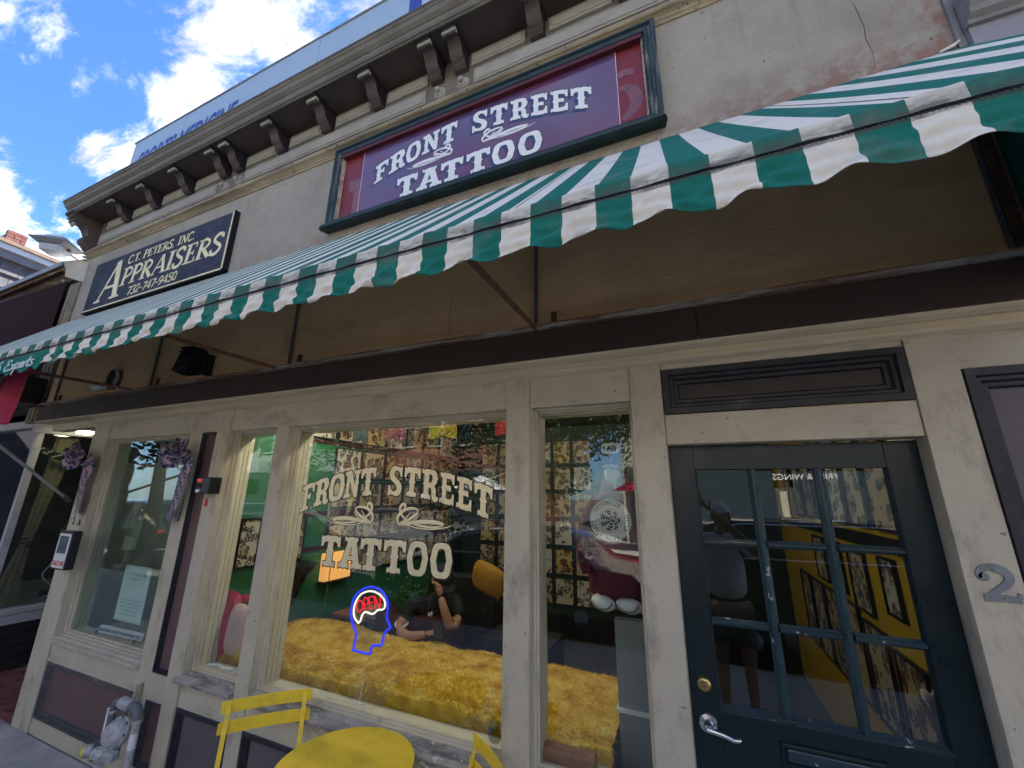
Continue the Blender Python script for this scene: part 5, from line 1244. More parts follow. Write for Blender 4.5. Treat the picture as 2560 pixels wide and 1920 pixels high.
brain = [Vector((-1.9235, 0.1500, 1.1261)), Vector((-1.9554, 0.1500, 1.1507)), Vector((-1.9683, 0.1500, 1.1851)), Vector((-1.9622, 0.1500, 1.2329)), Vector((-1.9253, 0.1500, 1.2840)), Vector((-1.8567, 0.1500, 1.3088)), Vector((-1.7901, 0.1500, 1.3008)), Vector((-1.7447, 0.1500, 1.2732)), Vector((-1.7338, 0.1500, 1.2426)), Vector((-1.7458, 0.1500, 1.2203)), Vector((-1.7842, 0.1500, 1.2126)), Vector((-1.8066, 0.1500, 1.1943)), Vector((-1.8305, 0.1500, 1.1863)), Vector((-1.8766, 0.1500, 1.1918)), Vector((-1.8992, 0.1500, 1.1714)), Vector((-1.9099, 0.1500, 1.1383)), Vector((-1.9235, 0.1500, 1.1261))]
MB().tube(catmull(o_(head, NY - .006), 4), .0062, 8).build('neon_tube', m_nb, NS, smooth=True)
MB().tube(catmull(o_(brain, NY - .006), 4), .0052, 8).build('neon_tube', m_nw, NS, smooth=True)
def lp_(*q): return [Vector((p_.x, NY - .008, p_.z)) for p_ in q]
LT = [lp_(Vector((-1.9309, 0.1500, 1.2506)), Vector((-1.9453, 0.1500, 1.2238)), Vector((-1.9356, 0.1500, 1.1924)), Vector((-1.9148, 0.1500, 1.1911)), Vector((-1.9000, 0.1500, 1.2142)), Vector((-1.9096, 0.1500, 1.2456)), Vector((-1.9309, 0.1500, 1.2506))),
      lp_(Vector((-1.8825, 0.1500, 1.1982)), Vector((-1.8943, 0.1500, 1.2652)), Vector((-1.8741, 0.1500, 1.2673)), Vector((-1.8621, 0.1500, 1.2541)), Vector((-1.8648, 0.1500, 1.2359)), Vector((-1.8869, 0.1500, 1.2299))),
      lp_(Vector((-1.8102, 0.1500, 1.2221)), Vector((-1.8418, 0.1500, 1.2151)), Vector((-1.8507, 0.1500, 1.2445)), Vector((-1.8572, 0.1500, 1.2744)), Vector((-1.8252, 0.1500, 1.2812))), lp_(Vector((-1.8507, 0.1500, 1.2445)), Vector((-1.8261, 0.1500, 1.2488))),
      lp_(Vector((-1.8003, 0.1500, 1.2232)), Vector((-1.8180, 0.1500, 1.2837)), Vector((-1.7947, 0.1500, 1.2574)), Vector((-1.7715, 0.1500, 1.2298)), Vector((-1.7736, 0.1500, 1.2881)))]
names = ['O', 'P', 'E', 'E', 'N']
for q in LT:
    MB().tube(catmull(q, 4), .0036, 6).build('neon_letter', m_nr, NS, smooth=True)
hp = [(v_.x, v_.z) for v_ in head[:-1]]
ap = offset_poly(hp, .013)
MB().prism([tuple(p_) for p_ in ap], 'y', NY, NY + .004).build('acrylic_panel', m_acr, NS)
for a in (Vector((-1.9653, 0.1500, 1.3078)), Vector((-1.7144, 0.1500, 1.3063))):
    MB().lathe([(.014, 0), (.013, .002), (.006, .008), (.004, .016)], (a.x, .097, a.z), n=18, d=(0, 1, 0)).tube([(a.x, .10, a.z), (a.x, NY + .002, a.z - .004)], .002, 6).build('suction_cup', m_acr, NS, smooth=True)
b0 = Vector((-1.8676, 0.1500, 0.9625))
MB().tube(catmull([tuple(b0), (b0.x + .002, .16, .88), (b0.x - .001, .165, .78), (b0.x + .005, .15, .725), (b0.x + .05, .12, .717), (b0.x + .06, .15, .716), (b0.x - .02, .16, .717), (b0.x - .14, .14, .717), (b0.x - .28, .15, .716)], 8), .0022, 6).build('power_cord', m_cord, NS, smooth=True)

# ================================================================== BISTRO FURNITURE
T = thing('bistro_table', 'round yellow metal bistro table in front of the big window', 'table', (-1.54, -.28, 0))
MB().lathe([(.0, .700), (.300, .700), (.3045, .703), (.306, .707), (.3045, .711), (.298, .712), (0.0, .712)], (-1.54, -.28, 0), n=72, d=(0, 0, 1)).build('tabletop', m_yellow, T, smooth=True)
MB().lathe([(.294, .682), (.297, .682), (.297, .701), (.294, .701)], (-1.54, -.28, 0), n=48, d=(0, 0, 1)).build('table_rim', m_yellow, T, smooth=True)
for sx_ in (-1, 1):
    for sy_ in (-1, 1):
        MB().beam((-1.54 + sx_ * .22, -.28 + sy_ * .17, .70), (-1.54 - sx_ * .22, -.28 + sy_ * .18, .0), .022, .010).build('leg', m_yellow, T)
def chair(a, b, side, label, back=.0, tilt=.06):
    # a, b: ends of the top slat (left and right as seen); side = +1 if the seat lies to the -y side
    a = Vector(a); b = Vector(b); d = (b - a); L_ = d.length; d.normalize(); nrm = Vector((-d.y, d.x, 0)) * side     # nrm points towards the seat
    t = thing('bistro_chair', label, 'chair', (a.x / 2 + b.x / 2, a.y / 2 + b.y / 2, 0), 'yellow folding bistro chairs at the round table')
    def P(s_, o, z): return a + d * (L_ * .5 + s_) + nrm * o + Vector((0, 0, z - a.z))
    def slat(z, off, hw, nm='back_slat'):
        mb = MB(); n = 12; w = .030
        pr_ = [(-.0022, -w), (.0022, -w), (.0022, w), (-.0022, w)]
        vs = []
        for i in range(n + 1):
            s_ = -hw + 2 * hw * i / n; cur = -.018 * (1 - (s_ / hw) ** 2)
            for (yy, zz_) in pr_: 
                e_ = .004 if i in (0, n) and abs(zz_) > .02 else 0
                vs.append(P(s_, off + cur + yy, z + zz_ * (1 - e_ * 30)))
        fs = [(i * 4 + k, i * 4 + (k + 1) % 4, i * 4 + 4 + (k + 1) % 4, i * 4 + 4 + k) for i in range(n) for k in range(4)] + [(0, 1, 2, 3), (4 * n + 3, 4 * n + 2, 4 * n + 1, 4 * n)]
        mb.add(vs, fs); o = mb.build(nm, m_yellow, t, bevel=.0018)
        rv = MB()
        for s_ in (-hw + .035, hw - .035):
            p_ = P(s_, off - .018 * (1 - (s_ / hw) ** 2) + .004, z + .005)
            for s2 in (-1, 1): rv.ball(p_ - nrm * (.004 + .004 * s2) * 1.0, .0055, 8)
        rv.build('rivet', m_yellow, o, smooth=True)
    slat(a.z - .030, .0, L_ / 2); slat(a.z - .118, tilt * .25, L_ / 2)
    for s_ in (-1, 1):
        s0 = s_ * (L_ / 2 - .035)
        MB().beam(P(s0, .006 - .012, a.z - .01), P(s0, .10, .44), .022, .006, up=nrm).build('back_post', m_yellow, t)
        MB().beam(P(s0, .10, .45), P(s0, .42, .0), .022, .006, up=nrm).build('leg', m_yellow, t)
        MB().beam(P(s0 * .88, .40, .44), P(s0 * .88, .02, .0), .022, .006, up=nrm).build('leg', m_yellow, t)
    for i in range(6):
        o1 = .08 + i * .058
        MB().obox(P(0, o1 + .02, .45), (L_ / 2 - .005, .024, .003), (0, 0, math.atan2(d.y, d.x))).build('seat_slat', m_yellow, t, bevel=.002)
    MB().beam(P(-L_ / 2 + .04, .33, .12), P(L_ / 2 - .04, .33, .12), .014, .006).build('stretcher', m_yellow, t)
    return t
chair((-2.368, -.318, .82), (-2.066, -.010, .82), -1, 'yellow slatted bistro chair left of the round table, its back to the wall panels')
chair((-1.037, .003 - .01, .82), (-.76, -.235, .82), -1, 'yellow slatted bistro chair right of the round table, at the bottom edge')

# ================================================================== GAS METER
GM = thing('gas_meter', 'grey gas meter with yellow dial cap between two looping pipes by the maroon panels', 'gas meter', (-3.55, -.15, 0))
gy = -.15
l0 = [(-3.66, gy, .36), (-3.66, gy, .47), (-3.648, gy, .515), (-3.615, gy, .535), (-3.585, gy, .535)]
MB().tube(catmull(l0, 5), .021, 12).build('pipe', m_pipe, GM, smooth=True)
MB().tube([(-3.59, gy, .535), (-3.575, gy, .535), (-3.56, gy, .535), (-3.50, gy, .532), (-3.47, gy, .53)], [.024, .034, .032, .034, .026], 14).build('union_joint', m_galv, GM, smooth=True)
MB().tube(catmull([(-3.47, gy, .53), (-3.42, gy, .535), (-3.385, gy, .515), (-3.375, gy, .47)], 5), .027, 14).build('elbow', m_pipe, GM, smooth=True)
MB().tube([(-3.375, gy, .478), (-3.375, gy, .462)], .031, 14).build('pipe_collar', m_galv, GM, smooth=True)
MB().tube([(-3.375, gy, .47), (-3.375, gy, .20)], .021, 12).build('pipe', m_galv, GM, smooth=True)
MB().tube([(-3.375, gy, .405), (-3.375, gy, .32)], .0217, 12).build('pipe_tag', m_white, GM, smooth=True)
MB().tube([(-3.375, gy, .21), (-3.375, gy, .18), (-3.375, gy, .17)], [.026, .026, .022], 12).build('pipe_collar', m_galv, GM, smooth=True)
MB().tube([(-3.375, gy, .18), (-3.375, gy, -.02)], .021, 12).build('pipe', m_pipe, GM, smooth=True)
MB().tube([(-3.66, gy, .478), (-3.66, gy, .462)], .026, 14).build('pipe_collar', m_galv, GM, smooth=True)
# diaphragm body: two domed shells
MB().lathe([(.0, .058), (.03, .056), (.06, .048), (.074, .03), (.080, .012), (.088, .010), (.088, -.008), (.080, -.010), (.076, -.03), (.05, -.05)], (-3.54, gy - .01, .375), n=30, d=(.15, -.92, .35)).build('meter_body', m_galv, GM, smooth=True)
bo = MB()
for a in range(0, 360, 45):
    ax_ = Vector((.15, -.92, .35)).normalized(); u_ = ax_.orthogonal().normalized(); w_ = ax_.cross(u_)
    c_ = Vector((-3.54, gy - .01, .375)) + (u_ * math.cos(R(a)) + w_ * math.sin(R(a))) * .080 + ax_ * .012
    bo.lathe([(.007, 0), (.007, .008), (.004, .01)], c_, n=6, d=ax_)
bo.build('bolt', m_iron, GM, kind='stuff')
MB().lathe([(.05, .0), (.062, .02), (.055, .045), (.035, .06)], (-3.55, gy - .05, .30), n=9, d=(.1, -.7, -.6)).build('meter_base', m_galv, GM, bevel=.004)
MB().beam((-3.60, gy - .06, .30), (-3.47, gy - .06, .335), .05, .022).build('meter_web', m_galv, GM, bevel=.004)
MB().box(-3.735, -3.700, gy - .0, gy + .05, .30, .475).build('index_cover', m_white, GM, bevel=.006)
MB().obox((-3.445, gy - .07, .30), (.040, .022, .026), (.1, .1, .25)).build('regulator_arm', m_galv, GM, bevel=.008)
MB().lathe([(.036, 0), (.036, .03), (.034, .04)], (-3.70, gy - .04, .262), n=20, d=(-.7, -.7, .1)).build('dial_housing', m_galv, GM, smooth=True)
MB().lathe([(.028, .038), (.029, .052), (.024, .056)], (-3.70, gy - .04, .262), n=16, d=(-.7, -.7, .1)).build('yellow_cap', m_yellow, GM, smooth=True)
MB().ball((-3.565, gy - .10, .275), (.018, .014, .014), 10).build('green_knob', mat('green_knob', (.02, .16, .10), .5, var=.1), GM, smooth=True)
MB().lathe([(.05, -.02), (.052, 0), (.044, .02), (.030, .035), (.026, .06), (.012, .064)], (-3.60, gy - .03, .16), n=20, d=(-.2, -.85, -.3)).build('regulator', m_galv, GM, smooth=True)
MB().lathe([(.024, .0), (.024, .01), (.017, .012), (.017, .02), (.009, .022)], (-3.61, gy - .09, .14), n=18, d=(-.2, -.85, -.3)).build('regulator_cap', m_iron, GM, smooth=True)
MB().tube([(-3.60, gy, .12), (-3.60, gy, -.02)], .02, 10).build('pipe', m_galv, GM, smooth=True)
MB().prism([(-3.735, .30), (-3.64, .40), (-3.66, .58), (-3.72, .56)], 'y', -.012, .0).build('bare_wood_patch', m_oldwood, GM)

# ================================================================== BOXES, BOWS AND POSTERS ON THE FRONT
KB = thing('fire_alarm_box', 'small black box with a red label on the post between the maroon strip and window', 'wall box', (-3.43, -.06, 1.95))
kx = Vector((-3.3710, -0.0900, 1.9864)); kz = Vector((-3.1463, -0.0900, 1.8628))
MB().box(kx.x, kx.x + .155, -.10, -.013, kz.z + .005, kx.z).build('housing', m_black, KB, bevel=.006)
MB().box(kx.x + .012, kx.x + .075, -.103, -.10, kz.z + .05, kx.z - .05).build('keypad', m_rubber, KB)
MB().box(kx.x + .012, kx.x + .065, -.1025, -.10, kx.z - .035, kx.z - .012).build('label_plate', emission('red_label_glow', (.6, .03, .02), .08), KB)  # red label plate with a faint glow in its material
MB().box(kx.x + .012, kx.x + .055, -.1025, -.10, kz.z + .015, kz.z + .035).build('label_plate', m_white, KB)
tag(MB().box(-3.375, -3.335, -.0135, -.012, 1.775, 1.835).build('red_sticker', mat('sticker_red', (.45, .02, .02), .4, var=.1)), 'small red square sticker on the post below the black box', 'sticker')

MH = thing('menu_holder', 'black leaflet holder with a take one sheet on the left pier', 'leaflet holder', (-5.36, -.08, 1.3))
qa = Vector((-5.0876, -0.1200, 1.4945)); qb = Vector((-4.8840, -0.1200, 1.5003)); qc = Vector((-5.0990, -0.1200, 1.2348))
mx0, mx1, mz0, mz1 = qa.x - .03, qb.x - .01, qc.z - .01, qa.z + .04
MB().box(mx0, mx1, -.12, -.055, mz0, mz1).build('case', m_black, MH, bevel=.008)
MB().box(mx0 + .012, mx1 - .012, -.1225, -.12, mz0 + .015, mz1 - .02).build('leaflet', m_white, MH)
MB().box(mx0 + .035, mx1 - .04, -.1232, -.1226, mz0 + .13, mz1 - .04).build('leaflet_picture', mat('leaflet_picture', (.06, .08, .10), .4, var=.9, scale=30), MH)
bfont('TAKE ONE', .05, lambda u, v, t: (mx0 + .014 + u, -.1232, mz0 + .035 + v), width=mx1 - mx0 - .03, bold=.0018).build('lettering', mat('red_ink', (.55, .02, .03), .5, var=.05), MH)

# stars and stripes ribbon
m, nt, N, L, P = new_mat('flag_ribbon')
uvn = mnode(N, 'ShaderNodeUVMap'); sp = mnode(N, 'ShaderNodeSeparateXYZ'); L.new(uvn.outputs[0], sp.inputs[0])
def mt_(op, a, b=None):
    n_ = mnode(N, 'ShaderNodeMath', operation=op)
    for i, v_ in enumerate((a, b)):
        if v_ is None: continue
        if isinstance(v_, (int, float)): n_.inputs[i].default_value = v_
        else: L.new(v_, n_.inputs[i])
    return n_.outputs[0]
U_, V_ = sp.outputs[0], sp.outputs[1]
ph = mt_('FRACT', mt_('ADD', mt_('MULTIPLY', V_, 7.0), mt_('MULTIPLY', U_, .9)))
blue = mt_('LESS_THAN', ph, .60)
st1 = mt_('FRACT', mt_('MULTIPLY', mt_('SUBTRACT', ph, .56), 5.0)); red = mt_('GREATER_THAN', st1, .55)
sx1 = mt_('ABSOLUTE', mt_('SUBTRACT', mt_('FRACT', mt_('MULTIPLY', U_, 4.5)), .5)); sy1 = mt_('ABSOLUTE', mt_('SUBTRACT', mt_('FRACT', mt_('MULTIPLY', V_, 25)), .5))
star = mt_('LESS_THAN', mt_('ADD', sx1, sy1), .30)
def mxx(f, a, b):
    x_ = mnode(N, 'ShaderNodeMix', data_type='RGBA'); L.new(f, x_.inputs[0])
    for i, v_ in ((6, a), (7, b)):
        if isinstance(v_, tuple): x_.inputs[i].default_value = rgb(v_)
        else: L.new(v_, x_.inputs[i])
    return x_.outputs[2]
c1 = mxx(star, (.010, .014, .12), (.55, .55, .58)); c2_ = mxx(red, (.50, .48, .50), (.30, .02, .05)); L.new(mxx(blue, c2_, c1), P.inputs['Base Color']); P.inputs['Roughness'].default_value = .45
m_ribbon = m
def strip(mb, pts, w, nrm=(0, -1, 0), tw=0.0):
    n = len(pts); b0_ = len(mb.v); uv = mb.uv or []
    ln = 0
    for i, p_ in enumerate(pts):
        p_ = Vector(p_); d = Vector(pts[min(i + 1, n - 1)]) - Vector(pts[max(i - 1, 0)]); d.normalize()
        s_ = d.cross(Vector(nrm)).normalized(); s_ = (Matrix.Rotation(tw * i / n, 3, d) @ s_)
        if i: ln += (p_ - Vector(pts[i - 1])).length
        mb.v += [tuple(p_ - s_ * w / 2), tuple(p_ + s_ * w / 2)]; uv += [(0, ln * 1.6), (1, ln * 1.6)]
    mb.f += [(b0_ + 2 * i, b0_ + 2 * i + 1, b0_ + 2 * i + 3, b0_ + 2 * i + 2) for i in range(n - 1)]
    mb.uv = uv
def bow(c, tails, label, sc_=1.0, flip=1):
    t = thing('ribbon_bow', label, 'bow', tuple(c), 'stars and stripes bows beside the narrow left window')
    c = Vector(c); rg = random.Random(int(abs(c.x) * 100))
    for i in range(7):
        a = R(-20 + i * 52 + rg.uniform(-12, 12)); d = Vector((math.cos(a), 0, math.sin(a) * .8)); r_ = rg.uniform(.105, .14) * sc_
        side_ = Vector((-d.z, 0, d.x)); out = []
        for k in range(17):
            q = 2 * math.pi * k / 16
            rr_ = r_ * (1 - math.cos(q)) / 2
            out.append(c + d * rr_ + Vector((0, -.045 - .035 * math.sin(q / 2) - .028 * math.sin(q), 0)) + side_ * .022 * math.sin(q) * (1 if i % 2 else -1))
        mb = MB(); strip(mb, out, .058 * sc_, nrm=side_.cross(Vector((0, 1, 0))) if False else (side_ * .8 + Vector((0, -.5, 0))), tw=0); mb.build('ribbon_loop', m_ribbon, t, smooth=True, solid=.001)
    MB().ball(c + Vector((0, -.06, 0)), (.024, .024, .020), 10).build('knot', mat('ribbon_blue', (.015, .02, .14), .5, var=.2), t, smooth=True)
    for pts, w, tw in tails:
        mb = MB(); strip(mb, catmull(pts, 6), w, tw=tw); mb.build('ribbon_tail', m_ribbon, t, smooth=True, solid=.001)
    return t
b1 = Vector((-5.2890, -0.0500, 2.1856))
t1 = [Vector((-5.1866, -0.0600, 2.1640)), Vector((-5.0990, -0.0600, 2.0718)), Vector((-5.1267, -0.0700, 2.0090)), Vector((-5.1473, -0.0600, 1.9206)), Vector((-5.1214, -0.0600, 1.7984)), Vector((-5.1436, -0.0500, 1.6687))]
bow(b1, [([tuple(p_) for p_ in t1], .17, .3)], 'stars and stripes ribbon bow on the left pier above the flag pole socket')
b2 = Vector((-3.6998, -0.0500, 2.1797))
t2 = [Vector((-3.6618, -0.0600, 2.1622)), Vector((-3.5910, -0.0600, 2.0914)), Vector((-3.6153, -0.0700, 2.0004)), Vector((-3.6528, -0.0600, 1.8812)), Vector((-3.6641, -0.0600, 1.7781)), Vector((-3.7296, -0.0500, 1.6669))]
t3 = [Vector((-3.5839, -0.0500, 2.0920)), Vector((-3.5708, -0.0500, 1.9860)), Vector((-3.5721, -0.0500, 1.8526)), Vector((-3.5787, -0.0500, 1.7364)), Vector((-3.5889, -0.0500, 1.6646))]
bow(b2, [([tuple(p_) for p_ in t2], .12, .3), ([tuple(p_) for p_ in t3], .028, 1.2)], 'stars and stripes ribbon bow hung on the post right of the appraiser window')

# poster and notice in the appraiser window
m_paper = mat('pale_green_paper', (.66, .80, .72), .55, var=.05)
m_ink = mat('grey_ink', (.10, .11, .11), .5, var=.1)
PO = thing('window_poster', 'pale green framed notice standing in the left window, code area left blank', 'poster', (-4.3, .11, 1.2))
pa_ = Vector((-4.4490, 0.1000, 1.2744)); pb_ = Vector((-4.0659, 0.1000, 1.2965)); pc_ = Vector((-4.5836, 0.1000, 0.8644))
px0, px1, pz0, pz1 = pa_.x, pb_.x, pc_.z, pa_.z
MB().box(px0, px1, .101, .105, pz0, pz1).build('sheet', m_paper, PO)
MB().rectframe(px0 + .008, px1 - .008, pz0 + .008, pz1 - .008, [(0, .1005), (.002, .1005)]).build('printed_border', m_ink, PO)
PLs = lambda x_, z_: (lambda u, v, t: (x_ + u, .1004, z_ + v))
wpo = px1 - px0
bfont('C. T. PETERS INC.', .03, PLs(px0 + .03, pz1 - .075), width=wpo - .06).build('lettering', m_ink, PO)
bfont('Appraisers', .02, PLs(px0 + wpo * .3, pz1 - .10), width=wpo * .4).build('lettering', m_ink, PO)
for i, tx in enumerate(('ESTATE JEWELRY ON SITE', 'WE BUY GOLD SILVER COINS', 'APPRAISALS WHILE YOU WAIT', 'NO OBLIGATION', '732-747-9450')):
    bfont(tx, .016, PLs(px0 + .035 + .01 * i, pz0 + .15 - i * .026), width=wpo - .07 - .02 * i).build('lettering', m_ink, PO)
NO = thing('sill_notice', 'white curled notice strip about estate jewelry lying against the left window sill', 'notice', (-4.0, .1, .75))
na = Vector((-4.5981, 0.0980, 0.8067)); nb = Vector((-3.9736, 0.0980, 0.8171)); nc = Vector((-4.6498, 0.0980, 0.7348))
MB().add([(na.x, .102, na.z), (nb.x, .101, nb.z), (nb.x - .015, .0955, nb.z - .055), (nc.x, .0955, na.z - .055)], [(0, 1, 2, 3)]).build('paper_strip', m_white, NO, solid=.001)
bfont('NO ESTATE JEWELRY ON SITE, BY APPOINTMENT ONLY', .02, lambda u, v, t: (nc.x + .012 + u, .0945, na.z - .044 + v * 1.6 + (nb.z - na.z) * u / (nb.x - na.x)), width=nb.x - nc.x - .04, bold=.0006).build('lettering', m_ink, NO)
for x_ in (nc.x + .03, nb.x - .09): MB().lathe([(.018, 0), (.016, .006), (.006, .008)], (x_, .09, na.z - .062 + (nb.z - na.z) * .4), n=14, d=(0, -1, 0)).build('clip', m_iron, NO, smooth=True)
# ================================================================== INSIDE THE TATTOO SHOP
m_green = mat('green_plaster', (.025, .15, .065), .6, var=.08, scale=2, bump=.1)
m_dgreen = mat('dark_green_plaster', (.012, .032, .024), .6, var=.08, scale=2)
m_ywall = mat('yellow_plaster', (.50, .33, .012), .6, var=.08, scale=2)
m_ceil = mat('dark_ceiling', (.035, .035, .035), .8, var=.1)
m_floor = mat('grey_floor', (.085, .085, .085), .5, var=.15, dirt=.4, dirtc=(.04, .04, .04), dscale=5)
m_tile = mat('black_tile', (.015, .015, .015), .35, var=.2)
m_tilew = mat('grey_tile', (.22, .22, .21), .4, var=.15)
m_fblack = mat('black_frame', (.012, .011, .012), .45, var=.2)
m_rail_ = mat('mahogany_rail', (.055, .016, .012), .4, var=.2)
I = thing('tattoo_shop_interior', 'green walled tattoo shop room seen through the windows', 'shop interior', (-1.5, 2, 0))
YB = 3.9
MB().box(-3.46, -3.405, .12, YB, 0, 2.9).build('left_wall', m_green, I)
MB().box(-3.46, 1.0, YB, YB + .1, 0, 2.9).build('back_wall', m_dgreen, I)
MB().box(.96, 1.02, .13, YB, 0, 2.9).build('right_wall', m_ywall, I)
MB().box(-3.46, 1.02, .13, YB, 2.88, 2.98).build('ceiling', m_ceil, I)
MB().box(-3.46, 1.02, .13, YB, -.05, .02).build('floor', m_floor, I)
MB().box(-3.6, -3.46, .09, 2.0, 0, 2.9).build('party_wall', m_dkwood, I)
MB().box(-3.40, 1.0, .12, .2, 2.36, 2.88).build('window_header', m_inner, I)
MB().box(-3.40, -.76, .13, .196, .0, .69).box(-.76, -.08, .145, .20, 0, .69).build('window_bulkhead', m_dkwood, I, kind='stuff')
# checkered tiles by the door
for i in range(7):
    for j in range(8):
        MB().box(-.35 + i * .18, -.35 + i * .18 + .176, .5 + j * .18, .5 + j * .18 + .176, .02, .0245).build('floor_tile', m_tile if (i + j) % 2 else m_tilew, I)
# dark rails on the left wall between the rows of flash
for z in (2.385, 2.72, 1.685, 1.36): MB().box(-3.405, -3.392, .55, 3.85, z - .020, z + .018).build('picture_rail', m_rail_, I)
MB().box(-3.40, -3.33, 3.6, 3.78, 0, 2.9).build('pillar', m_dkwood, I)
MB().box(-2.9, .9, YB - .02, YB - .005, 0, .30).build('skirting', m_fblack, I)

# tattoo flash: drawn procedurally as inked shapes on cream paper
def mnode_sub(N, L, v, k):
    n = mnode(N, 'ShaderNodeMath', operation='SUBTRACT'); L.new(v, n.inputs[0]); n.inputs[1].default_value = k; return n.outputs[0]
def flash_mat(name, paper, ink, accent, sc_=22, th=.56, acc=.60):
    m, nt, N, L, P = new_mat(name)
    tc = mnode(N, 'ShaderNodeTexCoord'); oi = mnode(N, 'ShaderNodeObjectInfo')
    cb_ = mnode(N, 'ShaderNodeCombineXYZ')
    for i in range(3): L.new(oi.outputs['Random'], cb_.inputs[i])
    sv = mnode(N, 'ShaderNodeVectorMath', operation='SCALE'); sv.inputs['Scale'].default_value = 37; L.new(cb_.outputs[0], sv.inputs[0])
    ad = mnode(N, 'ShaderNodeVectorMath', operation='ADD'); L.new(tc.outputs['Object'], ad.inputs[0]); L.new(sv.outputs[0], ad.inputs[1])
    def mt(op, a, b=None):
        n = mnode(N, 'ShaderNodeMath', operation=op, use_clamp=True)
        for i, v in enumerate((a, b)):
            if v is None: continue
            if isinstance(v, (int, float)): n.inputs[i].default_value = v
            else: L.new(v, n.inputs[i])
        return n.outputs[0]
    dn_ = mnode(N, 'ShaderNodeTexNoise'); dn_.inputs['Scale'].default_value = 9; dn_.inputs['Detail'].default_value = 2; L.new(ad.outputs[0], dn_.inputs['Vector'])
    dsv = mnode(N, 'ShaderNodeVectorMath', operation='SCALE'); dsv.inputs['Scale'].default_value = .13; L.new(dn_.outputs['Color'], dsv.inputs[0])
    ad2 = mnode(N, 'ShaderNodeVectorMath', operation='ADD'); L.new(ad.outputs[0], ad2.inputs[0]); L.new(dsv.outputs[0], ad2.inputs[1])
    vo = mnode(N, 'ShaderNodeTexVoronoi'); vo.inputs['Scale'].default_value = sc_ * .46; vo.inputs['Randomness'].default_value = .8; L.new(ad2.outputs[0], vo.inputs['Vector'])
    n1_ = mnode(N, 'ShaderNodeTexNoise'); n1_.inputs['Scale'].default_value = sc_ * 2.0; n1_.inputs['Detail'].default_value = 2; n1_.inputs['Distortion'].default_value = .9; L.new(ad.outputs[0], n1_.inputs['Vector'])
    n2_ = mnode(N, 'ShaderNodeTexNoise'); n2_.inputs['Scale'].default_value = sc_ * .7; n2_.inputs['Detail'].default_value = 1; L.new(ad.outputs[0], n2_.inputs['Vector'])
    blob = mt('LESS_THAN', vo.outputs['Distance'], .50)
    edge = mt('MULTIPLY', blob, mt('GREATER_THAN', vo.outputs['Distance'], .44))
    line = mt('LESS_THAN', mt('ABSOLUTE', mnode_sub(N, L, n1_.outputs['Fac'], .5)), .035)
    ink_ = mt('MULTIPLY', blob, mt('MAXIMUM', line, mt('GREATER_THAN', n1_.outputs['Fac'], th + .02)))
    ink_ = mt('MAXIMUM', ink_, mt('MULTIPLY', edge, mt('GREATER_THAN', n2_.outputs['Fac'], .46)))
    acc_ = mt('MULTIPLY', blob, mt('GREATER_THAN', n2_.outputs['Fac'], acc - .04))
    def mx(f, a, b):
        x = mnode(N, 'ShaderNodeMix', data_type='RGBA'); L.new(f, x.inputs[0])
        for i, v in ((6, a), (7, b)):
            if isinstance(v, tuple): x.inputs[i].default_value = rgb(v)
            else: L.new(v, x.inputs[i])
        return x.outputs[2]
    sh_ = mt('MULTIPLY', blob, mt('GREATER_THAN', n1_.outputs['Fac'], th - .12))
    c_ = mx(acc_, paper, accent); c_ = mx(mt('MULTIPLY', sh_, .5), c_, ink); c_ = mx(ink_, c_, ink)
    L.new(c_, P.inputs['Base Color']); P.inputs['Roughness'].default_value = .5
    return m
FM = [flash_mat('flash_cream', (.46, .36, .22), (.02, .018, .016), (.30, .05, .035)), flash_mat('flash_cream_dense', (.42, .33, .20), (.02, .02, .02), (.10, .13, .05), 28, .53, .55),
      flash_mat('flash_black', (.48, .42, .30), (.015, .015, .015), (.22, .18, .13), 20, .55, .66), flash_mat('flash_white', (.52, .50, .45), (.02, .02, .02), (.26, .05, .05), 24, .57, .63),
      flash_mat('flash_yellow', (.48, .37, .15), (.03, .02, .015), (.40, .07, .03), 24, .54, .56)]
GF = 'framed tattoo flash sheets on the shop walls'
def flash(n_, p, w, h, mi, label, name='flash_sheet'):
    # n_: wall facing: 'x' (left wall, faces +x), 'y' (back wall, faces -y), 'X' (right wall, faces -x)
    t = thing(name, label, 'framed flash', p, GF)
    x, y, z = p; b = .014
    if n_ == 'x':
        fr_ = MB().box(x, x + .020, y, y + b, z, z + h).box(x, x + .020, y + w - b, y + w, z, z + h).box(x, x + .020, y + b, y + w - b, z, z + b).box(x, x + .020, y + b, y + w - b, z + h - b, z + h)
        sh = MB().box(x, x + .010, y + b, y + w - b, z + b, z + h - b)
    elif n_ == 'X':
        fr_ = MB().box(x - .020, x, y, y + b, z, z + h).box(x - .020, x, y + w - b, y + w, z, z + h).box(x - .020, x, y + b, y + w - b, z, z + b).box(x - .020, x, y + b, y + w - b, z + h - b, z + h)
        sh = MB().box(x - .010, x, y + b, y + w - b, z + b, z + h - b)
    else:
        fr_ = MB().box(x, x + b, y - .020, y, z, z + h).box(x + w - b, x + w, y - .020, y, z, z + h).box(x + b, x + w - b, y - .020, y, z, z + b).box(x + b, x + w - b, y - .020, y, z + h - b, z + h)
        sh = MB().box(x + b, x + w - b, y - .010, y, z + b, z + h - b)
    fr_.build('frame', m_fblack, t); sh.build('sheet', FM[mi % 5], t)
    return t
rg = random.Random(21)
COLS = ['first', 'second', 'third', 'fourth', 'fifth', 'sixth', 'seventh']
rows = [(2.41, .31, 'top row', 3), (2.025, .32, 'second row from the top', 2), (1.725, .27, 'third row', 0), (1.395, .27, 'fourth row', 1), (1.06, .27, 'fifth row', 2)]
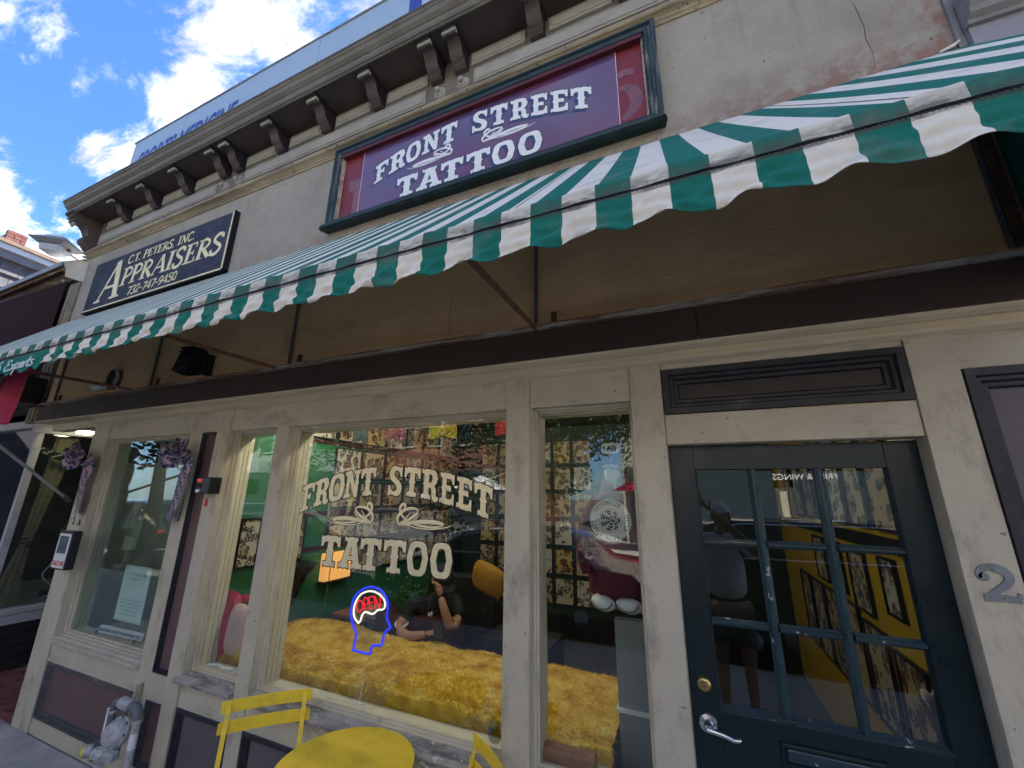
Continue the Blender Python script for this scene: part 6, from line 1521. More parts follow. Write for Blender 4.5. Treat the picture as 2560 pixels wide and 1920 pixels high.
for ri, (z, h, rn_, base) in enumerate(rows):
    for ci in range(7 if ri < 4 else 6):
        y = 1.19 + ci * .385 if ri else .80 + ci * .385
        if ri == 4 and ci == 0: continue
        if y + .37 > 3.6: continue
        flash('x', (-3.392, y, z), .372, h, base + (ci * 2 + ri) % 3, 'flash sheet on the green left wall, %s, %s from the street' % (rn_, COLS[ci]))
flash('x', (-3.392, .30, 1.285), .185, .385, 3, 'narrow framed flash sheet of skulls seen in the narrow green window')
flash('x', (-3.392, .83, 1.28), .10, .39, 4, 'slim framed flash strip beside the gold letter F of the big window')
# back wall: grid of portrait sheets
for i in range(9):
    x = -3.05 + i * .30
    for j, z in enumerate((.42, .80, 1.18, 1.56, 1.94, 2.32)):
        if i > 5 and j > 3: continue
        flash('y', (x, YB - .003, z), .272, .345, (i + 2 * j + (3 if j < 2 else 0)), 'flash sheet on the back wall, %s row from the floor, %s column from the left' % (('lowest', 'second', 'third', 'fourth', 'fifth', 'highest')[j], ('first', 'second', 'third', 'fourth', 'fifth', 'sixth', 'seventh', 'eighth', 'ninth')[i]))
# yellow right wall seen through the door
k = 0
for (y, z, w, h, mi, lb) in ((.35, 1.72, .30, .62, 3, 'tall flash sheet nearest the door on the yellow wall, above the black rail'), (.72, 1.72, .30, .62, 0, 'second tall flash sheet on the yellow wall, above the black rail'), (1.09, 1.72, .3, .62, 2, 'third tall flash sheet on the yellow wall, above the black rail'), (1.46, 1.72, .3, .62, 3, 'fourth tall flash sheet on the yellow wall, above the black rail'), (1.83, 1.72, .3, .62, 1, 'fifth tall flash sheet on the yellow wall, above the black rail'), (2.2, 1.72, .3, .62, 1, 'sixth tall flash sheet on the yellow wall, above the black rail'),
                              (.30, .55, .36, .62, 3, 'large red-bordered flash sheet low on the yellow wall by the door'), (.78, .55, .34, .55, 0, 'second low flash sheet on the yellow wall behind the door'), (1.20, .60, .34, .55, 2, 'third low flash sheet on the yellow wall'), (1.6, .6, .34, .6, 0, 'fourth low flash sheet on the yellow wall'), (2.0, .6, .34, .6, 1, 'fifth low flash sheet on the yellow wall'), (2.57, 1.72, .3, .62, 2, 'seventh tall flash sheet on the yellow wall, above the black rail'), (2.94, 1.72, .3, .62, 1, 'eighth tall flash sheet on the yellow wall, above the black rail'), (2.4, .6, .34, .6, 2, 'sixth low flash sheet on the yellow wall'), (2.8, .6, .34, .6, 0, 'seventh low flash sheet on the yellow wall'), (1.75, 1.24, .3, .34, 1, 'second flash sheet right of the small notice'), (2.15, 1.24, .3, .34, 0, 'third flash sheet right of the small notice'), (.88, 1.28, .20, .30, 3, 'small framed notice on the yellow wall under the rail'), (1.3, 1.2, .3, .36, 2, 'flash sheet right of the small notice on the yellow wall')):
    flash('X', (.957, y, z), w, h, mi, lb)
MB().box(.935, .958, .14, 3.8, 1.615, 1.69).build('chair_rail', m_fblack, I)
MB().prism([(.30, 1.2), (.66, 1.2)] and [(.28, 1.175), (.67, 1.175), (.67, 1.20), (.28, 1.20)], 'x', .93, .957).build('picture_ledge', m_rail_, I)
MB().lathe([(.03, 0), (.03, .01), (.012, .012), (.012, .03), (.024, .04), (.024, .055), (.01, .06)], (.957, .74, 1.02), n=16, d=(-1, 0, 0)).build('wall_knob', m_white, I, smooth=True)

# ceiling lights (lit) and their light
GL = 'lit round downlights in the shop ceiling'
m_lamp = emission('downlight', (1.0, .86, .62), 3.0)
dl = [(-2.85, .60), (-2.3, 1.6), (-1.85, .60), (-1.4, 2.0), (-.95, .62), (-.75, 2.6), (-1.9, 2.9), (-.3, 1.9), (-.35, 3.1), (.3, 1.2), (.35, 2.4), (-2.7, 2.4)]
for i, (x, y) in enumerate(dl):
    t = thing('downlight', 'lit downlight in the shop ceiling, %s one counted from the front left' % ['first', 'second', 'third', 'fourth', 'fifth', 'sixth', 'seventh', 'eighth', 'ninth', 'tenth', 'eleventh', 'twelfth'][i], 'ceiling light', (x, y, 2.87), GL)
    MB().lathe([(.062, 0), (.062, .006), (.048, .010)], (x, y, 2.878), n=18, d=(0, 0, -1)).build('trim', m_white, t)
    MB().lathe([(.046, .008), (.040, .014), (.01, .016)], (x, y, 2.878), n=18, d=(0, 0, -1)).build('lens', m_lamp, t)
    if i in (0, 1, 2, 4, 6, 7, 9):
        ld = bpy.data.lights.new('downlight_lamp', 'POINT'); ld.energy = 4.0 if i in (0, 2, 4) else (.6 if i in (7, 9) else .45); ld.color = (1, .86, .66); ld.shadow_soft_size = .06
        lo = bpy.data.objects.new('downlight_lamp', ld); col.objects.link(lo); lo.location = (x, y, 2.78)

# string of paper flags along the top of the big window
BN = thing('paper_bunting', 'string of coloured paper flags across the top inside the big window', 'bunting', (-1.75, .3, 2.3))
MB().tube([(-2.58, .28, 2.345), (-1.7, .28, 2.325), (-.92, .28, 2.34)], .0015, 4).build('string', m_cord, BN)
bc = [(.16, .26, .28), (.45, .16, .24), (.50, .44, .03), (.45, .03, .03)]
for i, (xa, xb) in enumerate(((-2.28, -2.13), (-1.98, -1.80), (-1.60, -1.38), (-1.10, -.93))):
    m_ = mat('paper_%d' % i, bc[i], .7, var=.05)
    MB().grid(8, 4, lambda u, v, a=xa, b=xb: (a + (b - a) * u, .28 + .008 * math.sin(u * 6 + v * 3), 2.335 - (.085 + .01 * math.sin(u * 9)) * v)).build('paper_flag', m_, BN, solid=.0006)

# lamp, trophy, table, plant
LS = thing('lit_box_lamp', 'glowing orange paper box lamp behind the letters T and A', 'lamp', (-3.3, 1.33, 1.05))
MB().box(-3.39, -3.31, 1.17, 1.50, 1.05, 1.30).build('lamp_shade', emission('orange_shade', (.85, .40, .12), .16), LS, bevel=.006)
MB().box(-3.305, -3.30, 1.215, 1.22, 1.05, 1.30).build('shade_seam', m_rail_, LS)
MB().box(-3.40, -3.30, 1.16, 1.52, 1.025, 1.045).build('wall_shelf', m_dkwood, LS)
MB().tube([(-3.33, 1.24, 1.04), (-3.335, 1.22, .6)], .004, 5).build('lamp_cord', m_brass, LS)
TR = thing('wall_trophy', 'black horned skull shape hanging on the green wall', 'wall trophy', (-3.3, .85, 1.2))
MB().add([], []).lathe([(.01, 0), (.035, .02), (.05, .10), (.075, .17), (.11, .25), (.17, .30), (.18, .335), (.12, .35)], (-3.33, .84, .92), n=14, d=(0, 0, 1)).build('skull', m_fblack, TR, smooth=True)
PT_ = thing('side_table', 'small brown wooden side table with papers behind the yellow throw', 'side table', (-2.95, 1.25, 0))
MB().box(-3.15, -2.60, 1.15, 1.55, .78, .81).build('tabletop', mat('brown_wood', (.22, .09, .04), .5, var=.25, dst=(1, .2, 1), bump=.2), PT_, bevel=.003)
for x in (-3.1, -2.65):
    for y in (1.2, 1.5): MB().box(x, x + .04, y, y + .04, 0, .78).build('leg', m_rail_, PT_)
MG = thing('magazine_pile', 'loose pile of magazines on the brown side table', 'magazines', (-2.75, 1.3, .82))
for i in range(6): MB().obox((-2.74 + .01 * (i % 3), 1.30, .816 + i * .009), (.10, .13, .0035), (0, 0, .3 * i)).build('magazine', mat('mag_%d' % (i % 3), ((.5, .5, .46), (.1, .12, .14), (.4, .35, .2))[i % 3], .4, var=.3, scale=20), MG)
PL = thing('window_plant', 'leafy green plant in a wooden trough behind the neon head', 'plant', (-2.3, 1.3, .7))
mb = MB(); rg2 = random.Random(4)
for i in range(60):
    a = rg2.uniform(0, 6.28); r_ = rg2.uniform(.1, .42); b0_ = Vector((-2.25 + rg2.uniform(-.25, .3), 1.25 + rg2.uniform(-.1, .1), .88)); tip = b0_ + Vector((math.cos(a) * r_, math.sin(a) * r_ * .5, rg2.uniform(.05, .34)))
    for k in range(9):
        p_ = b0_.lerp(tip, k / 9) + Vector((0, 0, .05 * math.sin(k / 9 * 3.1)))
        d = Vector((rg2.gauss(0, 1), rg2.gauss(0, 1), rg2.gauss(0, .6))).normalized() * .028; s_ = d.cross(Vector((0, 0, 1))).normalized() * .010
        mb.add([p_, p_ + d * .5 + s_, p_ + d, p_ + d * .5 - s_], [(0, 1, 2, 3)])
mb.build('foliage', m_leaf, PL, kind='stuff')
MB().box(-2.62, -1.85, 1.12, 1.34, .70, .90).build('trough', m_rail_, PL, bevel=.004)
MB().box(-2.6, -2.55, 1.14, 1.3, 0, .70).box(-1.92, -1.87, 1.14, 1.3, 0, .70).build('trough_stand', m_fblack, PL, kind='stuff')

# yellow shaggy throw on the window bench
TH = thing('shaggy_throw', 'golden yellow shaggy throw covering the bench inside the big window', 'throw', (-1.9, .6, .7))
m, nt, N, L, P = new_mat('shaggy_wool')
tc = mnode(N, 'ShaderNodeTexCoord'); n_a = mnode(N, 'ShaderNodeTexNoise'); n_a.inputs['Scale'].default_value = 9; n_a.inputs['Detail'].default_value = 6; L.new(tc.outputs['Object'], n_a.inputs['Vector'])
rp = mnode(N, 'ShaderNodeValToRGB'); rp.color_ramp.elements[0].position = .3; rp.color_ramp.elements[0].color = (.56, .30, .02, 1); rp.color_ramp.elements[1].position = .68; rp.color_ramp.elements[1].color = (.92, .70, .18, 1); e_ = rp.color_ramp.elements.new(.5); e_.color = (.84, .54, .06, 1)
L.new(n_a.outputs['Fac'], rp.inputs[0]); L.new(rp.outputs[0], P.inputs['Base Color']); P.inputs['Roughness'].default_value = .95; P.inputs['Specular IOR Level'].default_value = .1
nb = mnode(N, 'ShaderNodeTexNoise'); nb.inputs['Scale'].default_value = 55; nb.inputs['Detail'].default_value = 6; nb.inputs['Distortion'].default_value = 1.2; L.new(tc.outputs['Object'], nb.inputs['Vector'])
bp = mnode(N, 'ShaderNodeBump'); bp.inputs['Strength'].default_value = 1.0; bp.inputs['Distance'].default_value = .02; L.new(nb.outputs['Fac'], bp.inputs['Height']); L.new(bp.outputs[0], P.inputs['Normal'])
m_shag = m
from mathutils import noise as mnz
def th_pt(u, v, x0_=-3.36, x1_=-.44):
    x = x0_ + (x1_ - x0_) * u
    # v: 0 = front hem at the glass, 1 = back edge
    prof = [(.215, .685), (.205, .72), (.215, .765), (.25, .80), (.32, .825), (.45, .835), (.70, .84), (.95, .835), (1.05, .80), (1.08, .5)]
    f_ = v * (len(prof) - 1); i = min(len(prof) - 2, int(f_)); t = f_ - i
    y = prof[i][0] * (1 - t) + prof[i + 1][0] * t; z = prof[i][1] * (1 - t) + prof[i + 1][1] * t
    hump = .045 * math.exp(-((x + 1.35) / .35) ** 2) * math.exp(-((y - .34) / .18) ** 2) + .035 * math.exp(-((x + 1.85) / .22) ** 2) * math.exp(-((y - .5) / .3) ** 2) + .04 * math.exp(-((x + 2.9) / .3) ** 2)
    base = -.055 * (1 if y > .3 else (y - .2) * 10)
    nn = mnz.noise(Vector((x * 5, y * 5, 0))) * .022 + (.5 - abs(mnz.noise(Vector((x * 17, y * 17, z * 17))))) * .018 - .006 + mnz.noise(Vector((x * 45, y * 45, z * 45))) * .006
    return (x, y - nn * (.6 if v < .3 else 0), z + hump + nn + base)
mb = MB(); mb.grid(420, 80, th_pt)
rs = random.Random(9)
for i in range(48000):
    u, v = rs.random(), rs.random() ** 1.8 * .9
    p_ = Vector(th_pt(u, v)); l_ = rs.uniform(.014, .038) * (1.3 if v < .3 else .7)
    d = Vector((rs.gauss(0, .5), -.35 + rs.gauss(0, .4), (-.7 if v < .3 else .35) + rs.gauss(0, .3))).normalized() * l_; s_ = d.orthogonal().normalized() * .0019
    mb.add([p_ - s_, p_ + s_, p_ + d], [(0, 1, 2)])
mb.build('throw_pile', m_shag, TH, smooth=False)
MB().box(-3.38, -.47, .26, 1.03, .3, .70).build('bench', m_dkwood, TH)

# cushions in the narrow window
m_redl = mat('red_leather', (.45, .010, .035), .3, var=.25, scale=6, coat=.3, dirt=.3, dirtc=(.12, .0, .01), dscale=6)
def cushion(name, label, c, r, m_, rot):
    t = thing(name, label, 'cushion', c)
    mt3 = Euler(rot).to_matrix(); mb = MB()
    def g(u, v):
        a = u * 2 * math.pi; b = (v - .5) * math.pi
        k = (abs(math.cos(a)) ** 4 + abs(math.sin(a)) ** 4) ** -.25
        p_ = Vector((r[0] * k * math.cos(a) * math.cos(b) ** .8 if math.cos(b) > 0 else 0, r[1] * math.sin(b), r[2] * k * math.sin(a) * math.cos(b) ** .8 if math.cos(b) > 0 else 0))
        p_ = mt3 @ p_; return (c[0] + p_.x, c[1] + p_.y, c[2] + p_.z)
    mb.grid(32, 14, g); mb.build('cushion_cover', m_, t, smooth=True)
    return t
cr_ = Vector((-3.275, .245, .915)); cp_ = Vector((-3.115, .23, .92))
ct = cushion('leather_cushion', 'shiny red leather cushion standing on end in the narrow window', (cr_.x, .245, cr_.z), (.125, .06, .245), m_redl, (0, .12, 0))
m_st = mat('pale_thread', (.6, .4, .38), .6)
for i in range(4):
    MB().tube([(cr_.x + .035 + .03 * (k % 2), .19, cr_.z + .14 - k * .026 - i * .0) for k in range(9)][i * 2:i * 2 + 3], .0013, 4).build('stitching', m_st, ct)
MB().ball((cr_.x + .13, .30, cr_.z + .19), (.09, .05, .03), 12).build('rolled_edge', m_redl, ct, smooth=True)
MB().lathe([(.01, 0), (.03, .02), (.012, .035), (.035, .07)], (cr_.x + .03, .22, cr_.z - .18), n=10, d=(.3, -.2, -1)).build('tassel', m_redl, ct, smooth=True)
cushion('pink_cushion', 'pale pink round cushion partly hidden behind the post in the narrow window', (cp_.x, cp_.y, cp_.z), (.085, .05, .17), mat('pink_cloth', (.62, .42, .38), .7, var=.06), (0, .1, 0))
MB().tube([(-3.2, .13, .715), (-3.1, .14, .725), (-3.05, .13, .715), (-2.95, .14, .72)], .012, 6).build('plastic_trim', m_white, wC)

# hoodie, tag and plaster head in the door-side window
HD = thing('maroon_hoodie', 'maroon hooded sweatshirt with a round white rose emblem hanging in the narrow window', 'hoodie', (-.42, .36, 1.7))
m_hood = mat('maroon_jersey', (.095, .012, .028), .85, var=.2, scale=12, bump=.4, bscale=160)
def body(u, v):
    a = u * 2 * math.pi; z = 1.93 - .60 * v
    w = .075 + .085 * min(1, v * 5) ** .7 + .012 * v; d = .04 + .045 * min(1, v * 3)
    if v > .94: w -= .02; d -= .01
    f_ = 1 + .05 * math.sin(a * 5 + v * 6) + .03 * math.sin(a * 11 + v * 15)
    return (-.385 + w * f_ * math.cos(a), .42 + d * f_ * math.sin(a), z)
MB().grid(56, 36, body).build('torso', m_hood, HD, smooth=True)
for s_, pts in ((-1, [(-.50, .41, 1.86), (-.565, .40, 1.74), (-.585, .38, 1.60), (-.555, .36, 1.48)]), (1, [(-.27, .41, 1.86), (-.215, .38, 1.74), (-.21, .36, 1.60), (-.235, .34, 1.48)])):
    MB().tube(catmull(pts, 5), [.042 - .012 * i / 15 for i in range(16)], 14).build('sleeve', m_hood, HD, smooth=True)
MB().grid(24, 14, lambda u, v: (-.385 + (.10 - .04 * v) * math.cos(u * 6.283), .43 + (.07 - .02 * v) * math.sin(u * 6.283), 1.88 + .10 * math.sin(v * 1.5) + .03 * math.cos(u * 6.283 * 2))).build('hood', m_hood, HD, smooth=True)
MB().grid(16, 8, lambda u, v: (-.385 + (u - .5) * .20, .315 - .02 * math.sin(u * 3.14), 1.50 - v * .11)).build('front_pocket', m_hood, HD, smooth=True, solid=.004)
ec = Vector((-0.4097, 0.3250, 1.7613)); er = .110; EY = .312
EP = lambda u, v, t: (ec.x + u, EY - t, ec.z + v)
MB().lathe([(er, 0), (er, .002), (er - .001, .003)], (ec.x, EY, ec.z), n=44, d=(0, -1, 0)).build('emblem', m_white, HD)
mb = MB()
for rr_, w_ in ((er - .006, .0018), (er - .031, .0016)):
    ribbon2d(mb, [(rr_ * math.cos(R(a)), rr_ * math.sin(R(a))) for a in range(0, 361, 8)], w_, EP, .0038)
mb.build('emblem_ring', m_outl, HD, kind='stuff')
tx = 'TATTOOVILLE \u00b7 ANCHOR \u00b7 FRONT STREET \u00b7 '
for i, ch in enumerate(tx):
    if ch == ' ': continue
    a = R(150 - i * 360 / len(tx)); rr_ = er - .026
    def pl2(u, v, t, a=a, rr_=rr_):
        uu = u - .006; 
        return EP((rr_ + v) * math.cos(a) + uu * math.sin(a), (rr_ + v) * math.sin(a) - uu * math.cos(a), .0036 + t)
    bfont(ch, .0235, pl2, bold=.0005, th=.0005).build('emblem_letter', m_outl, HD)
rose = MB(); rr3 = random.Random(2)
for k_, (r_, n_) in enumerate(((.047, 7), (.034, 6), (.020, 5), (.009, 3))):
    for i in range(n_):
        a = 2 * math.pi * i / n_ + k_ * .5
        ribbon2d(rose, [(r_ * math.cos(a + t_ * .9 / n_ * 6.28 - .4), r_ * math.sin(a + t_ * .9 / n_ * 6.28 - .4)) for t_ in (0, .25, .5, .75, 1)], [.002, .009, .013, .009, .002], EP, .0040 + .0003 * k_)
rose.build('emblem_rose', m_outl, HD, kind='stuff')
red = MB()
for i in range(16):
    a = 2 * math.pi * i / 16
    ribbon2d(red, catmull([(.054 * math.cos(a), .054 * math.sin(a)), (.062 * math.cos(a + .14), .062 * math.sin(a + .14)), (.058 * math.cos(a + .3), .058 * math.sin(a + .3)), (.068 * math.cos(a + .38), .068 * math.sin(a + .38))], 3), .0026, EP, .0037)
red.build('emblem_flames', mat('flame_red', (.45, .05, .05), .5), HD, kind='stuff')
PTg = thing('price_tag', 'white rounded forty dollar price tag above the hoodie', 'price tag', (-.38, .3, 2.1))
pt_ = Vector((-0.3887, 0.3000, 2.1451))
MB().prism([(pt_.x + p_[0], pt_.z + p_[1]) for p_ in superell(0, 0, .050, .030, .55, 28)], 'y', .300, .303).build('tag', m_white, PTg)
bfont('$', .030, lambda u, v, t: (pt_.x - .043 + u, .299 - t, pt_.z - .004 + v), bold=.0008).build('lettering', m_outl, PTg)
bfont('40', .052, lambda u, v, t: (pt_.x - .022 + u * 1.05, .299 - t, pt_.z - .019 + v), bold=.001).build('lettering', m_outl, PTg)
MB().tube([(pt_.x, .302, pt_.z - .03), (pt_.x, .302, pt_.z - .075)], .0015, 5).build('string', m_cord, PTg)
HP = thing('plaster_head', 'pale plaster head ornament hanging between the price tag and the hoodie', 'ornament', (-.38, .3, 1.98))
hp_ = Vector((-0.3879, 0.3000, 1.9985))
MB().ball((hp_.x, .31, hp_.z + .005), (.042, .042, .055), 18).build('head', mat('plaster', (.50, .50, .47), .45, var=.15, scale=20), HP, smooth=True)
mb = MB()
for i in range(26): mb.ball((hp_.x + rg.uniform(-.034, .034), .275 + rg.uniform(0, .012), hp_.z + .022 + rg.uniform(0, .03)), .0085, 6)
mb.build('curls', mat('curl_plaster', (.42, .40, .34), .5, var=.2), HP, smooth=True, kind='stuff')
MB().lathe([(.012, 0), (.010, .02), (.004, .035)], (hp_.x + .012, .305, hp_.z - .045), n=10, d=(.2, 0, -1)).build('tip', mat('dusty_pink', (.5, .2, .22), .5), HP, smooth=True)
SO = thing('striped_trainers', 'pair of white shoes with black stripes hung under the hoodie', 'shoes', (-.42, .36, 1.33))
for k_, (xa, nm) in enumerate(((-.475, 'shoe'), (-.345, 'shoe'))):
    s0 = MB().ball((xa, .36, 1.345), (.066, .055, .042), 20, rot=(0, .12, 0)).build(nm, mat('shoe_white', (.72, .76, .82), .4, var=.03), SO, smooth=True)
    for j in range(3):
        MB().tube([(xa + (.055 - .007 * j) * math.cos(R(a)), .30 + .004 * j - .014 * abs(math.sin(R(a))) + .02, 1.358 + (.040 - .005 * j) * math.sin(R(a)) * 1.0) for a in range(185, 356, 10)], .0016, 5).build('stripe', m_outl, s0)
PB = thing('reflected_band_board', 'pale grey board standing in for the reflected band in the narrow window', 'reflection stand-in', (-.36, .45, 0))  # solid board added in place of a pale band reflected in the glass
MB().box(-.43, -.27, .40, .46, .02, 1.26).build('board', mat('pale_board', (.24, .245, .25), .6, var=.06), PB, bevel=.002)
MB().box(-.44, -.26, .38, .48, .85, .865).build('ledge', m_white, PB)
WB = thing('carved_wooden_box', 'carved wooden incense box on the sill of the narrow window', 'box', (-.6, .14, .72))
m_iw = mat('carved_wood', (.30, .13, .06), .5, var=.3, scale=12, dirt=.4, dirtc=(.12, .05, .03), dscale=10, dst=(.3, 1, 1), bump=.3)
MB().prism([(.115, .712), (.185, .712), (.185, .752), (.165, .772), (.135, .772), (.115, .752)], 'x', -.742, -.500).build('box_body', m_iw, WB, bevel=.002)
for i in range(4):
    for j, (dx, dz) in enumerate(((0, 0), (.008, .005), (-.008, .005), (.008, -.005), (-.008, -.005))):
        MB().lathe([(.0028, 0), (.0022, .0008)], (-.715 + i * .055 + dx, .1262, .762 + dz), n=6, d=(0, -.7, .7)).build('pierced_hole', m_rubber, WB)
JR = thing('clear_tag', 'clear jar shaped tag with handwriting in the lower right corner of the big window', 'tag', (-.95, .1, .74))
jt = Vector((-0.9769, 0.0980, 0.7846))
MB().prism([(jt.x + p_[0], jt.z + p_[1]) for p_ in superell(0, 0, .034, .052, .7, 24)], 'y', .0965, .0975).build('tag_body', glass('tag_glass', (.75, .78, .8), boost=3), JR)
bfont('luckyfire', .022, lambda u, v, t: (jt.x - .03 + u, .0955, jt.z + v), width=.058, slant=.2).build('lettering', m_outl, JR)
# seated customer
def person(name, label, joints, edges, mats_, loc):
    t = thing(name, label, 'person', loc)
    return t
def skin_mesh(name, verts, edges, radii, m_, parent, sub=2, root=0):
    me = bpy.data.meshes.new(name); me.from_pydata([tuple(v) for v in verts], edges, []); me.materials.append(m_)
    o = bpy.data.objects.new(name, me); col.objects.link(o); o.parent = parent; o.matrix_parent_inverse = Matrix.Translation(-Vector(ORIG.get(parent.name, (0, 0, 0))))
    sk = o.modifiers.new('skin', 'SKIN')
    for i, r_ in enumerate(radii):
        rr_ = r_ if isinstance(r_, tuple) else (r_, r_)
        me.skin_vertices[0].data[i].radius = rr_; me.skin_vertices[0].data[i].use_root = (i == root)
    sk.use_smooth_shade = True
    sb = o.modifiers.new('sub', 'SUBSURF'); sb.levels = sub; sb.render_levels = sub
    return o
def add_skin_layer(me):
    bpy.context.view_layer.update()
def person_skin(name, verts, edges, radii, m_, parent, sub=2, root=0):
    me = bpy.data.meshes.new(name); bm = bmesh.new(); lay = bm.verts.layers.skin.verify()
    vs = [bm.verts.new(v) for v in verts]
    for a, b in edges: bm.edges.new((vs[a], vs[b]))
    for i, v in enumerate(vs):
        r_ = radii[i]; v[lay].radius = r_ if isinstance(r_, tuple) else (r_, r_); v[lay].use_root = (i == root)
    bm.to_mesh(me); bm.free(); me.materials.append(m_)
    o = bpy.data.objects.new(name, me); col.objects.link(o); o.parent = parent; o.matrix_parent_inverse = Matrix.Translation(-Vector(ORIG.get(parent.name, (0, 0, 0))))
    sk = o.modifiers.new('skin', 'SKIN'); sk.use_smooth_shade = True
    sb = o.modifiers.new('sub', 'SUBSURF'); sb.levels = sub; sb.render_levels = sub
    return o
def hand(parent, wrist, dirv, palmup, m_, s_=1.0, curl=.5):
    d = Vector(dirv).normalized(); u = Vector(palmup).normalized(); sd_ = d.cross(u).normalized()
    W = Vector(wrist); vs = [W, W + d * .045 * s_, W + d * .08 * s_]; es = [(0, 1), (1, 2)]; rs_ = [.022 * s_, (.034 * s_, .016 * s_), (.036 * s_, .014 * s_)]
    for i, (off, ln) in enumerate(((-.028, .062), (-.010, .072), (.010, .067), (.028, .050))):
        b = len(vs); p0 = W + d * .085 * s_ + sd_ * off * s_
        p1 = p0 + (d * math.cos(curl * .6) - u * math.sin(curl * .6)) * ln * .45 * s_
        p2 = p1 + (d * math.cos(curl * 1.7) - u * math.sin(curl * 1.7)) * ln * .35 * s_
        p3 = p2 + (d * math.cos(curl * 2.4) - u * math.sin(curl * 2.4)) * ln * .25 * s_
        vs += [p0, p1, p2, p3]; es += [(2, b), (b, b + 1), (b + 1, b + 2), (b + 2, b + 3)]; rs_ += [.0095 * s_, .009 * s_, .008 * s_, .0065 * s_]
    b = len(vs); t0 = W + d * .03 * s_ - sd_ * .026 * s_; t1 = t0 + (d * .5 - sd_ * .8).normalized() * .032 * s_; t2 = t1 + (d * .9 - sd_ * .3).normalized() * .028 * s_
    vs += [t0, t1, t2]; es += [(1, b), (b, b + 1), (b + 1, b + 2)]; rs_ += [.013 * s_, .011 * s_, .009 * s_]
    return person_skin('hand', vs, es, rs_, m_, parent, 2, 1)
def headset(parent, c, fwd, m_skin_, hair_m, cap=None, s_=1.0, tilt=0.0):
    f_ = Vector(fwd).normalized(); up = Vector((0, 0, 1)); up = (up - f_ * up.dot(f_)).normalized(); rt = f_.cross(up).normalized(); c = Vector(c)
    P3 = lambda a, b, z_: c + f_ * a * s_ + rt * b * s_ + up * z_ * s_
    mb = MB(); n, m2 = 24, 16
    def g(u, v):
        a = u * 2 * math.pi; b = math.pi * v
        x = .098 * math.sin(b) * math.cos(a); y = .075 * math.sin(b) * math.sin(a); z_ = .118 * math.cos(b)
        if z_ < 0: y *= 1 - .35 * (-z_ / .118) ** 1.2; x = x * (1 - .12 * (-z_ / .118)) + .012 * (-z_ / .118)
        if x > 0:
            nose = math.exp(-((y) / .012) ** 2) * math.exp(-((z_ + .018) / .022) ** 2) * .024; brow = .006 * math.exp(-((z_ - .02) / .012) ** 2) ; eye = -.010 * math.exp(-((abs(y) - .03) / .014) ** 2) * math.exp(-((z_ - .002) / .010) ** 2)
            mouth = .006 * math.exp(-((z_ + .055) / .008) ** 2) * math.exp(-(y / .022) ** 2) - .004 * math.exp(-((z_ + .055) / .003) ** 2) * math.exp(-(y / .024) ** 2); chin = .008 * math.exp(-((z_ + .098) / .02) ** 2) * math.exp(-(y / .025) ** 2)
            x += nose + brow + eye + mouth + chin
        return P3(x, y, z_)
    mb.grid(48, 36, g); h_ = mb.build('head', m_skin_, parent, smooth=True)
    for s2 in (-1, 1):
        MB().ball(P3(-.005, s2 * .077, -.01), (.018 * s_, .010 * s_, .030 * s_), 10).build('ear', m_skin_, h_, smooth=True)
        MB().ball(P3(.080, s2 * .030, .002), .009 * s_, 8).build('eye', m_white, h_, smooth=True)
    mb = MB(); mb.grid(32, 14, lambda u, v: P3(-.006 + .104 * math.sin(1.75 * v) * math.cos(u * 6.283) - (.02 if math.cos(u * 6.283) > .3 else 0) * v, .082 * math.sin(1.75 * v) * math.sin(u * 6.283), .012 + .114 * math.cos(1.75 * v)))
    mb.build('hair', hair_m, h_, smooth=True)
    if cap:
        mb = MB(); mb.grid(32, 10, lambda u, v: P3(-.004 + .112 * math.sin(1.5 * v) * math.cos(u * 6.283), .090 * math.sin(1.5 * v) * math.sin(u * 6.283), .035 + .10 * math.cos(1.5 * v)))
        cc = mb.build('cap', cap, parent, smooth=True)
        mb = MB(); mb.grid(12, 6, lambda u, v: P3(.10 + .07 * v * math.cos((u - .5) * 1.2), .08 * (u - .5) * 2 * (1 - .25 * v), .040 - .010 * v)); mb.build('cap_peak', cap, cc, smooth=True, solid=.004)
PS = thing('person', 'seated man in a black team shirt and cap reading his phone inside the big window', 'person', (-2.05, 1.2, .45))
m_shirt = mat('black_shirt', (.014, .016, .022), .8, var=.2)
pz = .0
V3 = Vector
hip = V3((-2.16, 1.38, .50)); ch = V3((-2.12, 1.30, .90)); nk = V3((-2.05, 1.24, 1.07))
person_skin('shirt', [hip, V3((-2.16, 1.36, .68)), ch, nk, V3((-2.26, 1.16, .985)), V3((-2.29, 1.08, .86)), V3((-1.95, 1.34, .985)), V3((-1.86, 1.26, .88))], [(0, 1), (1, 2), (2, 3), (2, 4), (4, 5), (2, 6), (6, 7)],
            [(.16, .12), (.155, .11), (.175, .11), .062, .07, .062, .07, .06], m_shirt, PS, 2, 0)
person_skin('arm', [V3((-2.28, 1.10, .90)), V3((-2.31, 1.04, .80)), V3((-2.16, .98, .79)), V3((-1.99, .98, .83))], [(0, 1), (1, 2), (2, 3)], [.048, .044, .038, .026], m_skin, PS, 2, 1)
person_skin('arm', [V3((-1.87, 1.27, .90)), V3((-1.85, 1.12, .83)), V3((-1.88, 1.06, .98)), V3((-1.92, 1.05, 1.09))], [(0, 1), (1, 2), (2, 3)], [.046, .042, .036, .026], m_skin, PS, 2, 1)
hand(PS, (-1.99, .98, .83), (1, .05, .25), (0, -.2, 1), m_skin, .9, .7)
hand(PS, (-1.92, 1.05, 1.09), (-.35, .1, .9), (1, .2, 0), m_skin, .9, .9)
